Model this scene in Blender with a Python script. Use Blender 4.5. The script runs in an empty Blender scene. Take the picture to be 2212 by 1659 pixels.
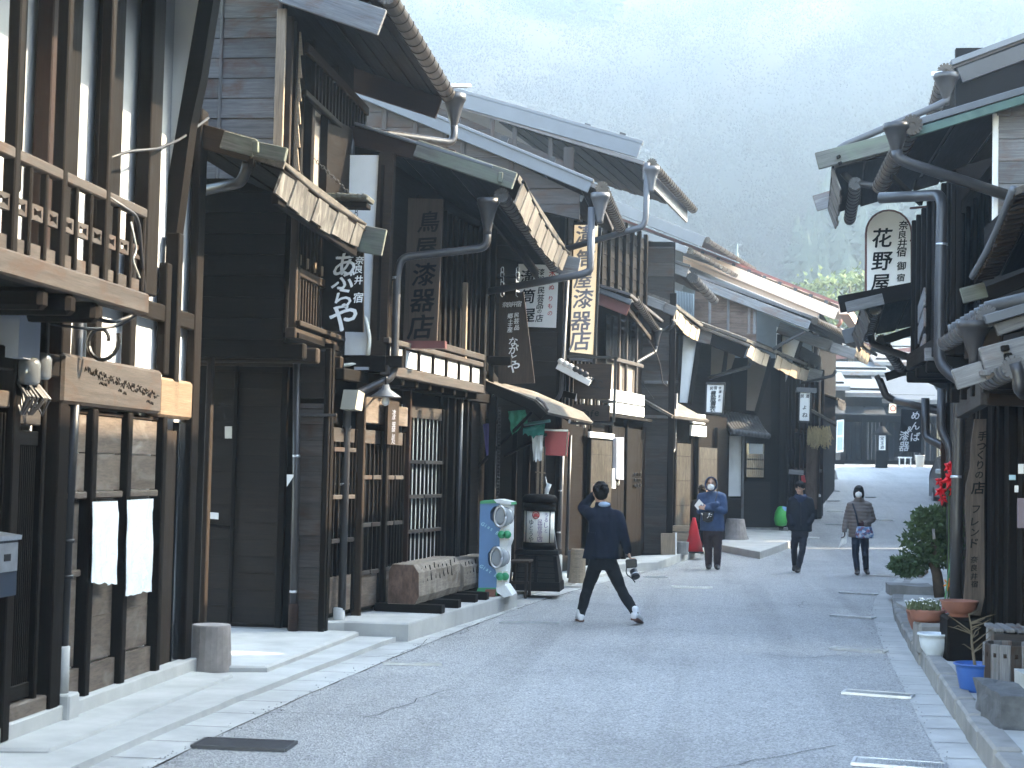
import bpy, math, random
from mathutils import Vector, Matrix, noise

rnd = random.Random(7)
R = math.radians
sc = bpy.context.scene
col = sc.collection
Z = Vector((0, 0, 1))

# ------------------------------------------------------------------ camera, sky, sun, exposure
EYE = Vector((0.0, 0.0, 1.73))          # metres above the road; +Y runs along the near part of the street
FPX, CX, CY = 3500.0, 1106.0, 829.5     # the survey sheets are 2212 x 1659
ROT = Matrix.Rotation(R(7.078), 3, 'Z') @ Matrix.Rotation(R(90 + 3.0415), 3, 'X') @ Matrix.Rotation(0.022, 3, 'Z')
cd = bpy.data.cameras.new('camera')
cam = bpy.data.objects.new('camera', cd)
col.objects.link(cam)
cam.matrix_world = Matrix.Translation(EYE) @ ROT.to_4x4()
cd.sensor_width = 36.0
cd.lens = FPX / 2212.0 * 36.0
cd.clip_start, cd.clip_end = 0.1, 3000.0
cd.dof.use_dof = True
cd.dof.focus_distance = 24.0
cd.dof.aperture_fstop = 7.0
sc.camera = cam

SUN_AZ, SUN_EL = 68.0, 35.0
world = bpy.data.worlds.new('World')
sc.world = world
world.use_nodes = True
wn = world.node_tree
sky = wn.nodes.new('ShaderNodeTexSky')
sky.sky_type = 'NISHITA'
sky.sun_disc = False
sky.sun_elevation = R(SUN_EL)
sky.sun_rotation = R(SUN_AZ)
sky.altitude = 900.0
sky.air_density = 1.0
sky.dust_density = 1.0
sky.ozone_density = 1.0
bgn = wn.nodes['Background']
wn.links.new(sky.outputs[0], bgn.inputs[0])
bgn.inputs[1].default_value = 0.15

sd = bpy.data.lights.new('sun', 'SUN')
sd.energy = 3.2
sd.angle = R(0.5)
sd.color = (1.0, 0.92, 0.80)
sun = bpy.data.objects.new('sun', sd)
col.objects.link(sun)
SUN_DIR = Vector((math.sin(R(SUN_AZ)) * math.cos(R(SUN_EL)), math.cos(R(SUN_AZ)) * math.cos(R(SUN_EL)), math.sin(R(SUN_EL))))
sun.rotation_euler = SUN_DIR.to_track_quat('Z', 'Y').to_euler()
sun.location = (20, 30, 60)

vs = sc.view_settings
vs.view_transform = 'Standard'
vs.look = 'None'
vs.gamma = 1.0
vs.use_curve_mapping = False
vs.exposure = 3.9
vs.use_white_balance = True
vs.white_balance_temperature = 8100
vs.white_balance_tint = 10
sc.cycles.use_denoising = True
sc.cycles.max_bounces = 6
sc.cycles.diffuse_bounces = 4
sc.cycles.volume_bounces = 1
sc.cycles.transparent_max_bounces = 8
sc.cycles.caustics_reflective = False
sc.cycles.caustics_refractive = False

# ------------------------------------------------------------------ survey: a pixel of the photo -> a point of the place
def ray(x, y):
    return ROT @ Vector(((x - CX) / FPX, -(y - CY) / FPX, -1.0))

ZPROF = [(0, 0), (24, 0), (30, .03), (38, .18), (46, .55), (52, .9), (60, 1.4), (74, 2.25), (90, 2.7), (140, 3.2), (400, 4)]
def zg(y):
    for (a, za), (b, zb) in zip(ZPROF, ZPROF[1:]):
        if y <= b:
            return za + (zb - za) * max(0.0, (y - a) / (b - a))
    return ZPROF[-1][1]

def G(x, y, h=0.0):
    d = ray(x, y)
    t = 3.0
    while t < 220 and EYE.z + d.z * t > zg(d.y * t) + h:
        t *= 1.002
    return Vector((d.x * t, d.y * t, zg(d.y * t) + h))

def atY(x, y, Y):
    d = ray(x, y)
    return EYE + d * (Y / d.y)

def sheet(x0, y0, k):
    return lambda x, y: (x0 + k * x, y0 + k * y)

class Wall:
    """A vertical survey plane through ground points a -> b (b on the right of someone facing it)."""
    def __init__(s, a, b):
        s.o = Vector((a[0], a[1], 0))
        d = Vector((b[0] - a[0], b[1] - a[1], 0))
        s.L = d.length
        s.u = d.normalized()
        s.n = s.u.cross(Z)
    def P(s, u, z, off=0.0):
        return s.o + s.u * u + s.n * off + Z * z
    def uz(s, x, y, off=0.0):
        d = ray(x, y)
        t = ((s.o + s.n * off - EYE).dot(s.n)) / d.dot(s.n)
        p = EYE + d * t
        return (p - s.o).dot(s.u), p.z
    def px(s, x, y, off=0.0):
        return s.P(*s.uz(x, y, off), off)

# ------------------------------------------------------------------ objects
PW = {}
def tag(o, label=None, cat=None, group=None, kind=None):
    for k, v in (('label', label), ('category', cat), ('group', group), ('kind', kind)):
        if v:
            o[k] = v
    return o

def place(o, mw=None, parent=None):
    mw = mw or Matrix.Identity(4)
    col.objects.link(o)
    PW[o.name] = mw
    if parent is not None:
        o.parent = parent
        o.matrix_parent_inverse = PW[parent.name].inverted()
    o.matrix_basis = mw
    return o

def thing(name, label, cat, loc, group=None):
    o = bpy.data.objects.new(name, None)
    o.empty_display_size = 0.2
    place(o, Matrix.Translation(Vector(loc)))
    return tag(o, label, cat, group)

def mk(name, verts, faces, mat=None, parent=None, mw=None, smooth=False, mesh=None):
    if mesh is None:
        mesh = bpy.data.meshes.new(name)
        mesh.from_pydata([tuple(v) for v in verts], [], faces)
        if smooth:
            mesh.polygons.foreach_set('use_smooth', [True] * len(mesh.polygons))
        if mat is not None:
            mesh.materials.append(mat)
    o = bpy.data.objects.new(name, mesh)
    return place(o, mw, parent)

def frame(o, x, y):
    """matrix with origin o, local X along x, local Y near y"""
    x = Vector(x).normalized()
    z = x.cross(Vector(y)).normalized()
    y = z.cross(x)
    m = Matrix((x, y, z)).transposed().to_4x4()
    m.translation = o
    return m

class MB:
    """collects raw geometry for one mesh"""
    def __init__(s):
        s.v, s.f = [], []
    def add(s, v, f, m=None):
        k = len(s.v)
        s.v += [(m @ Vector(p)) if m is not None else Vector(p) for p in v]
        s.f += [tuple(i + k for i in q) for q in f]
        return s
    def box(s, A, B, w, h, up=Z, bev=0.0):
        A, B = Vector(A), Vector(B)
        L = (B - A).length
        up = safe_up(B - A, up)
        return s.add(*box_data(L, w, h, bev), m=frame((A + B) / 2, B - A, up.cross(B - A)))
    def blk(s, x0, x1, y0, y1, z0, z1, bev=0.0):
        return s.box(((x0), (y0 + y1) / 2, (z0 + z1) / 2), (x1, (y0 + y1) / 2, (z0 + z1) / 2), abs(y1 - y0), abs(z1 - z0), bev=bev)
    def tube(s, pts, r, seg=8, caps=True):
        return s.add(*tube_data(pts, r, seg, caps))
    def lathe(s, prof, o=(0, 0, 0), seg=20, axis=Z, arc=(0, 2 * math.pi)):
        return s.add(*lathe_data(prof, seg), m=axis_matrix(o, axis))
    def build(s, name, mat, parent=None, mw=None, smooth=False):
        inv = mw.inverted() if mw is not None else None
        return mk(name, [inv @ p for p in s.v] if inv else s.v, s.f, mat, parent, mw, smooth)

def safe_up(d, up):
    d = Vector(d).normalized()
    up = Vector(up)
    if abs(d.dot(up.normalized())) > 0.97:
        up = Vector((0, 1, 0)) if abs(d.y) < 0.9 else Vector((1, 0, 0))
    return up

def axis_matrix(o, axis):
    axis = Vector(axis).normalized()
    m = axis.to_track_quat('Z', 'Y').to_matrix().to_4x4()
    m.translation = Vector(o)
    return m

def box_data(L, w, h, bev=0.0):
    a, b, c = L / 2, w / 2, h / 2
    if bev <= 0:
        v = [(x, y, z) for x in (-a, a) for y in (-b, b) for z in (-c, c)]
        f = [(0, 1, 3, 2), (4, 6, 7, 5), (0, 4, 5, 1), (2, 3, 7, 6), (0, 2, 6, 4), (1, 5, 7, 3)]
        return v, f
    bev = min(bev, a * .45, b * .45, c * .45)
    v, idx = [], {}
    for sx in (-1, 1):
        for sy in (-1, 1):
            for sz in (-1, 1):
                for ax in range(3):
                    p = [sx * (a - bev), sy * (b - bev), sz * (c - bev)]
                    p[ax] = (sx * a, sy * b, sz * c)[ax]
                    idx[(sx, sy, sz, ax)] = len(v)
                    v.append(tuple(p))
    f = []
    S = (-1, 1)
    for sx in S:
        q = [idx[(sx, y, z, 0)] for y, z in ((-1, -1), (1, -1), (1, 1), (-1, 1))]
        f.append(tuple(q if sx > 0 else q[::-1]))
    for sy in S:
        q = [idx[(x, sy, z, 1)] for x, z in ((-1, -1), (-1, 1), (1, 1), (1, -1))]
        f.append(tuple(q if sy > 0 else q[::-1]))
    for sz in S:
        q = [idx[(x, y, sz, 2)] for x, y in ((-1, -1), (1, -1), (1, 1), (-1, 1))]
        f.append(tuple(q if sz > 0 else q[::-1]))
    for sx in S:
        for sy in S:
            q = [idx[(sx, sy, -1, 0)], idx[(sx, sy, 1, 0)], idx[(sx, sy, 1, 1)], idx[(sx, sy, -1, 1)]]
            f.append(tuple(q if sx * sy < 0 else q[::-1]))
    for sx in S:
        for sz in S:
            q = [idx[(sx, -1, sz, 0)], idx[(sx, 1, sz, 0)], idx[(sx, 1, sz, 2)], idx[(sx, -1, sz, 2)]]
            f.append(tuple(q if sx * sz > 0 else q[::-1]))
    for sy in S:
        for sz in S:
            q = [idx[(-1, sy, sz, 1)], idx[(1, sy, sz, 1)], idx[(1, sy, sz, 2)], idx[(-1, sy, sz, 2)]]
            f.append(tuple(q if sy * sz < 0 else q[::-1]))
    for sx in S:
        for sy in S:
            for sz in S:
                q = [idx[(sx, sy, sz, k)] for k in range(3)]
                f.append(tuple(q if sx * sy * sz > 0 else q[::-1]))
    return v, f

BOXES = {}
def beam(parent, name, A, B, w, h, mat, up=Z, bev=0.006):
    """a board or post from A to B: h along `up`, w across it"""
    A, B = Vector(A), Vector(B)
    L = (B - A).length
    key = (round(L, 3), round(w, 3), round(h, 3), round(bev, 3), mat.name)
    up = safe_up(B - A, up)
    mw = frame((A + B) / 2, B - A, up.cross(B - A))
    me = BOXES.get(key)
    if me is None:
        v, f = box_data(L, w, h, bev)
        o = mk(name, v, f, mat, parent, mw)
        BOXES[key] = o.data
        return o
    return mk(name, None, None, None, parent, mw, mesh=me)

def tube_data(pts, r, seg=8, caps=True):
    pts = [Vector(p) for p in pts]
    rr = r if isinstance(r, (list, tuple)) else [r] * len(pts)
    v, f = [], []
    t0 = (pts[1] - pts[0]).normalized()
    nrm = t0.orthogonal().normalized()
    for i, p in enumerate(pts):
        a = pts[min(i + 1, len(pts) - 1)] - pts[max(i - 1, 0)]
        t = a.normalized() if a.length > 1e-9 else t0
        nrm = (nrm - t * nrm.dot(t))
        nrm = nrm.normalized() if nrm.length > 1e-6 else t.orthogonal().normalized()
        b = t.cross(nrm)
        for k in range(seg):
            q = 2 * math.pi * k / seg
            v.append(p + (nrm * math.cos(q) + b * math.sin(q)) * rr[i])
    n = len(pts)
    for i in range(n - 1):
        for k in range(seg):
            f.append((i * seg + k, i * seg + (k + 1) % seg, (i + 1) * seg + (k + 1) % seg, (i + 1) * seg + k))
    if caps:
        f.append(tuple(range(seg))[::-1])
        f.append(tuple((n - 1) * seg + k for k in range(seg)))
    return v, f

def bend(pts, rad=0.1, n=5):
    pts = [Vector(p) for p in pts]
    out = [pts[0]]
    for a, b, c in zip(pts, pts[1:], pts[2:]):
        r = min(rad, (a - b).length * .45, (c - b).length * .45)
        p, q = b + (a - b).normalized() * r, b + (c - b).normalized() * r
        for i in range(n + 1):
            t = i / n
            out.append(p * (1 - t) ** 2 + b * 2 * t * (1 - t) + q * t * t)
    out.append(pts[-1])
    return out

def tube(parent, name, pts, r, mat, seg=10, rad=0.1):
    v, f = tube_data(bend(pts, rad) if len(pts) > 2 and rad else pts, r, seg)
    return mk(name, v, f, mat, parent, None, True)

def sag(A, B, d, n=10):
    A, B = Vector(A), Vector(B)
    return [A.lerp(B, i / n) - Z * d * 4 * (i / n) * (1 - i / n) for i in range(n + 1)]

def lathe_data(prof, seg=20):
    v, f = [], []
    for r, z in prof:
        for k in range(seg):
            a = 2 * math.pi * k / seg
            v.append((r * math.cos(a), r * math.sin(a), z))
    for i in range(len(prof) - 1):
        for k in range(seg):
            f.append((i * seg + k, i * seg + (k + 1) % seg, (i + 1) * seg + (k + 1) % seg, (i + 1) * seg + k))
    f.append(tuple(range(seg))[::-1])
    f.append(tuple((len(prof) - 1) * seg + k for k in range(seg)))
    return v, f

def lathe(parent, name, o, prof, mat, seg=20, axis=Z, smooth=True):
    v, f = lathe_data(prof, seg)
    ob = mk(name, v, f, mat, parent, axis_matrix(o, axis), smooth)
    return ob

def plate(parent, name, pts, thick, mat, along=None):
    """flat polygon (points counter-clockwise seen from its front) extruded `thick` backwards"""
    pts = [Vector(p) for p in pts]
    n = Vector((0, 0, 0))
    for a, b in zip(pts, pts[1:] + pts[:1]):
        n += (a - pts[0]).cross(b - pts[0])
    n.normalize()
    x = Vector(along) if along is not None else pts[1] - pts[0]
    x = (x - n * x.dot(n)).normalized()
    mw = frame(pts[0], x, n.cross(x))
    inv = mw.inverted()
    fr = [inv @ p for p in pts]
    k = len(fr)
    v = fr + [p - Vector((0, 0, thick)) for p in fr]
    f = [tuple(range(k)), tuple(range(2 * k - 1, k - 1, -1))] + [(i + k, (i + 1) % k + k, (i + 1) % k, i) for i in range(k)]
    return mk(name, v, f, mat, parent, mw)

def clip(poly, axis, lim, keep_less):
    out = []
    for a, b in zip(poly, poly[1:] + poly[:1]):
        ia, ib = (a[axis] <= lim) == keep_less or a[axis] == lim, (b[axis] <= lim) == keep_less or b[axis] == lim
        if ia:
            out.append(a)
        if ia != ib:
            t = (lim - a[axis]) / (b[axis] - a[axis])
            out.append((a[0] + (b[0] - a[0]) * t, a[1] + (b[1] - a[1]) * t))
    return out

def planks(parent, W, poly, rh, mat, thick=0.02, off=0.0, orient='h', lap=0.012, gap=0.003, name='plank', jit=0.0, start=None, cuts=None):
    """boards covering the polygon (u, z) of plane W, one object each; lapped like clapboards when lap > 0"""
    ax = 1 if orient == 'h' else 0
    lo, hi = min(p[ax] for p in poly), max(p[ax] for p in poly)
    a = lo if start is None else start
    while a < hi - 0.004:
        b = min(a + rh * (1 + jit * rnd.uniform(-1, 1)), hi)
        q = clip(clip(poly, ax, a, False), ax, b - gap, True)
        a = b
        segs = [q]
        if cuts:
            segs = []
            cs = [-1e9] + list(cuts) + [1e9]
            for c0, c1 in zip(cs, cs[1:]):
                segs.append(clip(clip(q, 1 - ax, c0 + .002, False), 1 - ax, c1 - .002, True) if len(q) > 2 else [])
        for q in segs:
            if len(q) < 3:
                continue
            m = []
            for p in q:
                if not m or abs(p[0] - m[-1][0]) + abs(p[1] - m[-1][1]) > 1e-5:
                    m.append(p)
            if len(m) > 2 and abs(m[0][0] - m[-1][0]) + abs(m[0][1] - m[-1][1]) < 1e-5:
                m.pop()
            if len(m) < 3:
                continue
            us, zs = [p[0] for p in m], [p[1] for p in m]
            if max(us) - min(us) < .004 or max(zs) - min(zs) < .004:
                continue
            o0 = W.P(min(us), min(zs), off)
            xx, yy = (W.u, Z) if orient == 'h' else (Z, -W.u)
            mw = frame(o0, xx, yy)
            inv = mw.inverted()
            zl, zh = min(zs), max(zs)
            jo = rnd.uniform(0, .003)
            fr = [inv @ W.P(u, z, off + thick + jo + (lap * (zh - z) / max(zh - zl, .01) if orient == 'h' else 0)) for u, z in m]
            bk = [inv @ W.P(u, z, off) for u, z in m]
            k = len(m)
            f = [tuple(range(k)), tuple(range(2 * k - 1, k - 1, -1))] + [(i + k, (i + 1) % k + k, (i + 1) % k, i) for i in range(k)]
            area = sum(m[i][0] * m[(i + 1) % k][1] - m[(i + 1) % k][0] * m[i][1] for i in range(k))
            if area < 0:
                f = [t[::-1] for t in f]
            mk(name, fr + bk, f, mat, parent, mw)

def rect(u0, u1, z0, z1):
    return [(u0, z0), (u1, z0), (u1, z1), (u0, z1)]

# ------------------------------------------------------------------ lettering (flat raised print made from the built-in font)
GLY = {}
def glyph(ch):
    if ch not in GLY:
        c = bpy.data.curves.new('glyph', 'FONT')
        c.body = ch
        c.size = 1.0
        c.align_x = 'CENTER'
        c.align_y = 'CENTER'
        c.offset = 0.0
        c.resolution_u = 2
        c.extrude = 0.0
        o = bpy.data.objects.new('glyph', c)
        col.objects.link(o)
        bpy.context.view_layer.update()
        dg = bpy.context.evaluated_depsgraph_get()
        me = o.evaluated_get(dg).to_mesh()
        v = [tuple(p.co) for p in me.vertices]
        f = [tuple(p.vertices) for p in me.polygons]
        o.evaluated_get(dg).to_mesh_clear()
        bpy.data.objects.remove(o)
        bpy.data.curves.remove(c)
        if v:
            xs, ys = [p[0] for p in v], [p[1] for p in v]
            cx, cy = (min(xs) + max(xs)) / 2, (min(ys) + max(ys)) / 2
            v = [(p[0] - cx, p[1] - cy) for p in v]
        GLY[ch] = (v, f)
    return GLY[ch]

BOLD = ((-.02, .0), (.02, .012), (0, -.022))
def lettering(parent, o, x, y, chars, mat, depth=0.004, name='lettering', shear=0.1):
    """chars: (character, x, y, size) in the frame with origin o, X axis x (reading direction), Y axis y (up)"""
    x, y = Vector(x).normalized(), Vector(y).normalized()
    n = x.cross(y)
    V_, F_ = [], []
    for ch, cx, cy, s in chars:
        v, f = glyph(ch)
        k = len(V_)
        sx, sy = (s if isinstance(s, tuple) else (s, s))
        for j, (bx, by) in enumerate(BOLD):
            k = len(V_)
            V_ += [Vector(o) + x * (cx + sx * (p[0] + bx + shear * p[1])) + y * (cy + sy * (p[1] + by + shear * .5 * p[0])) + n * (depth + .0012 * j) for p in v]
            F_ += [tuple(i + k for i in q) for q in f]
    return mk(name, V_, F_, mat, parent)

def column(text, x, y, step, size):
    return [(c, x, y - i * step, size) for i, c in enumerate(text) if c != ' ']
# ------------------------------------------------------------------ materials
MAT = {}
def nodes(name):
    m = bpy.data.materials.new(name)
    m.use_nodes = True
    nt = m.node_tree
    return m, nt, nt.nodes['Principled BSDF']

def N(nt, t, **kw):
    n = nt.nodes.new(t)
    for k, v in kw.items():
        if k in n.inputs.keys():
            n.inputs[k].default_value = v
        else:
            setattr(n, k, v)
    return n

def ramp(nt, src, stops):
    r = nt.nodes.new('ShaderNodeValToRGB')
    while len(r.color_ramp.elements) < len(stops):
        r.color_ramp.elements.new(0.5)
    for e, (p, c) in zip(r.color_ramp.elements, stops):
        e.position = p
        e.color = tuple(c) + (1,) if isinstance(c, (tuple, list)) else (c, c, c, 1)
    nt.links.new(src, r.inputs[0])
    return r.outputs[0]

def mix(nt, a, b, f, mode='MIX'):
    m = nt.nodes.new('ShaderNodeMix')
    m.data_type = 'RGBA'
    m.blend_type = mode
    for s, v in ((m.inputs[0], f), (m.inputs[6], a), (m.inputs[7], b)):
        if hasattr(v, 'links') or hasattr(v, 'is_linked'):
            nt.links.new(v, s)
        else:
            s.default_value = v if not isinstance(v, (tuple, list)) else tuple(v) + (1,) * (4 - len(v))
    return m.outputs[2]

def coords(nt, scale, rand=True, kind='Object'):
    tc = nt.nodes.new('ShaderNodeTexCoord')
    mp = nt.nodes.new('ShaderNodeMapping')
    mp.inputs['Scale'].default_value = scale
    nt.links.new(tc.outputs[kind], mp.inputs['Vector'])
    if rand:
        oi = nt.nodes.new('ShaderNodeObjectInfo')
        mu = N(nt, 'ShaderNodeMath', operation='MULTIPLY')
        mu.inputs[1].default_value = 93.0
        nt.links.new(oi.outputs['Random'], mu.inputs[0])
        cx = nt.nodes.new('ShaderNodeCombineXYZ')
        for i in range(3):
            nt.links.new(mu.outputs[0], cx.inputs[i])
        nt.links.new(cx.outputs[0], mp.inputs['Location'])
    return mp.outputs[0]

def noise_fac(nt, vec, scale=1.0, detail=5.0, rough=0.6, dist=0.0):
    n = N(nt, 'ShaderNodeTexNoise', Scale=scale, Detail=detail, Roughness=rough, Distortion=dist)
    nt.links.new(vec, n.inputs['Vector'])
    return n.outputs['Fac']

def bump(nt, bs, h, dist, strength=0.5):
    b = N(nt, 'ShaderNodeBump', Strength=strength, Distance=dist)
    nt.links.new(h, b.inputs['Height'])
    nt.links.new(b.outputs[0], bs.inputs['Normal'])

def wood(name, c0, c1, stain=None, amt=0.0, rough=0.7, grain=(1.2, 22, 22), spread=0.35, stain_scale=2.2, spec=0.2):
    """grain along local X; `stain` is a second weathered colour in blotches of its own"""
    m, nt, bs = nodes(name)
    g = noise_fac(nt, coords(nt, grain), 1.6, 7, .65, .4)
    c = ramp(nt, g, [(.25, c0), (.75, c1)])
    fine = noise_fac(nt, coords(nt, (grain[0] * 2.5, grain[1] * 4, grain[2] * 4)), 2.0, 4, .7)
    c = mix(nt, c, ramp(nt, fine, [(.3, .55), (.7, 1.0)]), 1.0, 'MULTIPLY')
    if stain:
        s = noise_fac(nt, coords(nt, (1.0, 2.2, 2.2)), stain_scale, 5, .62, .8)
        c = mix(nt, c, mix(nt, stain, c, ramp(nt, fine, [(.3, .0), (.75, .45)])), ramp(nt, s, [(.62 - amt * .4, 0.0), (.8 - amt * .35, 1.0)]))
    oi = nt.nodes.new('ShaderNodeObjectInfo')
    c = mix(nt, c, ramp(nt, oi.outputs['Random'], [(0, 1 - spread), (1, 1.0)]), 1.0, 'MULTIPLY')
    nt.links.new(c, bs.inputs['Base Color'])
    nt.links.new(ramp(nt, g, [(.2, rough - .12), (.8, min(1, rough + .15))]), bs.inputs['Roughness'])
    bs.inputs['Specular IOR Level'].default_value = spec
    bump(nt, bs, mix(nt, g, fine, .5), .004, .6)
    MAT[name] = m
    return m

def plain(name, c, rough=0.5, metal=0.0, var=0.12, scale=6.0, bumpd=0.0, spec=0.5, dirt=None, dirt_amt=.3, rand=True, trans=0.0):
    m, nt, bs = nodes(name)
    n = noise_fac(nt, coords(nt, (1, 1, 1), rand), scale, 5, .6)
    k = [tuple(x * (1 - var) for x in c), tuple(min(1, x * (1 + var * .5)) for x in c)]
    out = ramp(nt, n, [(.3, k[0]), (.7, k[1])])
    if dirt:
        d = noise_fac(nt, coords(nt, (1.3, 1.3, .5), rand), scale * .35, 6, .68, .5)
        out = mix(nt, out, dirt, ramp(nt, d, [(.7 - dirt_amt * .4, 0.0), (.85, .8)]))
    nt.links.new(out, bs.inputs['Base Color'])
    bs.inputs['Roughness'].default_value = rough
    bs.inputs['Metallic'].default_value = metal
    bs.inputs['Specular IOR Level'].default_value = spec
    if trans:
        bs.inputs['Transmission Weight'].default_value = trans
    if bumpd:
        bump(nt, bs, noise_fac(nt, coords(nt, (1, 1, 1), rand), scale * 4, 6, .65), bumpd, .6)
    MAT[name] = m
    return m

BLACKW = wood('black_stained_wood', (0.0068, 0.00544, 0.00476), (0.0204, 0.01496, 0.01224), rough=.62, spec=.06)
DARKW = wood('dark_brown_wood', (0.004392, 0.00302, 0.002196), (0.01427, 0.009056, 0.006313), rough=.66, spec=.1)
MIDW = wood('brown_wood', (0.02025, 0.01215, 0.00765), (0.0585, 0.036, 0.0225), rough=.7)
REDW = wood('reddish_wood', (0.0189, 0.00756, 0.00462), (0.0504, 0.021, 0.0126), rough=.6)
GREYW = wood('weathered_grey_wood', (0.1381, 0.1381, 0.1435), (0.3612, 0.356, 0.3506), stain=(.16, .07, .035), amt=.25, rough=.8, stain_scale=1.6)
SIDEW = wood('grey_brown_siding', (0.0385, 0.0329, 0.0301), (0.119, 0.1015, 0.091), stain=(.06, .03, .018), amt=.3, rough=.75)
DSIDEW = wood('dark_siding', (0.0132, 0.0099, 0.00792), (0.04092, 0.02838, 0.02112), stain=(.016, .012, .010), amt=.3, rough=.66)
PINKW = wood('pink_siding', (0.128, 0.084, 0.064), (0.304, 0.216, 0.168), stain=(.07, .035, .02), amt=.3, rough=.8)  # pinkish board colour with brown stain blotches
SHUTW = wood('faded_shutter_board', (0.09223, 0.06944, 0.05425), (0.217, 0.1682, 0.1356), stain=(.19, .165, .145), amt=.3, rough=.72, grain=(1.6, 9, 9), stain_scale=3.2, spread=.2)
MOSSW = wood('mossy_barge_board', (0.096, 0.096, 0.08), (0.24, 0.232, 0.208), stain=(.15, .175, .13), amt=.5, rough=.9, stain_scale=1.4)
PALEW = wood('pale_cut_wood', (.30, .22, .15), (.52, .40, .29), rough=.7, spread=.15)
LOGW = wood('old_log_bench_wood', (.19, .155, .125), (.42, .36, .30), stain=(.12, .085, .06), amt=.3, rough=.8)
EAVEP = wood('eave_shingle_board', (0.096, 0.084, 0.072), (0.288, 0.256, 0.22), stain=(.075, .06, .05), amt=.45, rough=.85, grain=(1.4, 16, 16))
SIGNW = wood('old_sign_board_wood', (0.0385, 0.0264, 0.0187), (0.0935, 0.0638, 0.0462), rough=.55, spread=.05)
SIGNG = wood('driftwood_sign_board', (0.066, 0.0516, 0.0432), (0.18, 0.138, 0.1104), rough=.6, spread=.05)
WHITE = plain('white_plaster', (.74, .74, .72), .85, var=.06, scale=3, bumpd=.002, dirt=(.42, .42, .41), dirt_amt=.15)
WHITEP = plain('white_painted_board', (.78, .78, .76), .45, var=.05, scale=4, dirt=(.5, .49, .47), dirt_amt=.1)
TANP = plain('tan_plaster', (.20, .16, .13), .9, var=.1, scale=3, bumpd=.002)
PEACH = plain('peach_painted_eave', (.72, .52, .40), .7, var=.08, scale=1.5, dirt=(.5, .38, .31), dirt_amt=.2)
GREYM = plain('grey_metal_trim', (.095, .105, .118), .5, .0, var=.12, scale=3, dirt=(.055, .06, .064), dirt_amt=.4)
PIPE = plain('brown_enamel_pipe', (.028, .026, .027), .42, .0, var=.2, scale=8, dirt=(.055, .052, .052), dirt_amt=.25)
PIPEG = plain('grey_enamel_pipe', (.065, .065, .07), .45, .0, var=.15, scale=6, dirt=(.07, .07, .073), dirt_amt=.25)
GUT = plain('bronze_gutter', (.055, .042, .032), .42, .5, var=.3, scale=9, dirt=(.05, .045, .04), dirt_amt=.4)
REDP = plain('red_brown_paint', (.10, .022, .022), .5, var=.15, scale=4)
REDF = plain('rust_red_fascia', (.17, .055, .045), .6, var=.2, scale=4)
TIN = plain('blue_grey_corrugated_tin', (.17, .21, .24), .5, .2, var=.15, scale=2, dirt=(.11, .12, .13), dirt_amt=.3)
TILE = plain('dark_roof_tile', (.05, .053, .058), .55, var=.35, scale=5, bumpd=.003)
ROOFM = plain('brown_sheet_roof', (.11, .10, .10), .55, .1, var=.2, scale=2, dirt=(.17, .14, .12), dirt_amt=.3)
CONC = plain('concrete', (.42, .42, .405), .9, var=.2, scale=2.2, bumpd=.003, dirt=(.26, .25, .235), dirt_amt=.45)
STONE = plain('curb_stone', (.25, .245, .235), .9, var=.3, scale=4, bumpd=.006, dirt=(.11, .115, .10), dirt_amt=.45)
PLASTC = plain('pale_plastic', (.62, .60, .52), .45, var=.05)
GREYPL = plain('grey_plastic_box', (.33, .36, .42), .5, var=.06)
STEEL = plain('galvanised_steel', (.55, .57, .60), .35, .9, var=.2, scale=12)
BLACKM = plain('black_iron', (.012, .012, .014), .4, .3, var=.3, scale=10)
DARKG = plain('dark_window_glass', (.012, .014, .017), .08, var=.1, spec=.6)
INK = plain('black_paint', (.006, .006, .007), .9, var=.1, spec=.05)
INKW = plain('white_paint', (.8, .82, .82), .5, var=.06)
INKB = plain('blue_black_paint', (.02, .03, .05), .5, var=.1)
INKR = plain('red_paint', (.5, .05, .05), .5, var=.1)
INKP = plain('purple_paint', (.13, .035, .17), .5, var=.1)
INKG = plain('grey_faded_paint', (.22, .23, .27), .6, var=.2)
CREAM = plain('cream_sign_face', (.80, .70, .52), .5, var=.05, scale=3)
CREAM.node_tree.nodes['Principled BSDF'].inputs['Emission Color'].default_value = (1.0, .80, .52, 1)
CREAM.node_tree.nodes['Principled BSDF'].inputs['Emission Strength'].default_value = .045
CABLE = plain('black_cable', (.015, .015, .017), .5, var=.1)
CABLEW = plain('pale_cable', (.45, .46, .42), .5, var=.1)
TERRA = plain('terracotta', (.26, .10, .065), .75, var=.2, scale=8, bumpd=.001)
SOIL = plain('potting_soil', (.035, .027, .02), .95, var=.4, scale=20, bumpd=.01)
TANB = wood('tan_lintel_wood', (.14, .095, .06), (.26, .18, .12), rough=.7, spread=.1)  # lighter tan wood for the head block
BEIGE = plain('beige_plastic', (.30, .28, .23), .5, var=.05)
GREYP = plain('shade_toned_plaster', (.40, .40, .40), .9, var=.08, scale=3, bumpd=.002, dirt=(.28, .28, .28), dirt_amt=.25)  # white plaster greyed so its colour carries the shade under the eave
EAVED = wood('streaked_eave_board', (.07, .062, .055), (.30, .28, .25), stain=(.035, .028, .024), amt=.65, rough=.85, grain=(.9, 12, 12), stain_scale=3)
# ------------------------------------------------------------------ the ground: one sheet, then road, kerbs, walks, each a little above
def interp(tab, y):
    for (a, va), (b, vb) in zip(tab, tab[1:]):
        if y <= b:
            t = max(0.0, (y - a) / (b - a))
            return va + (vb - va) * t
    return tab[-1][1]

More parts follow.
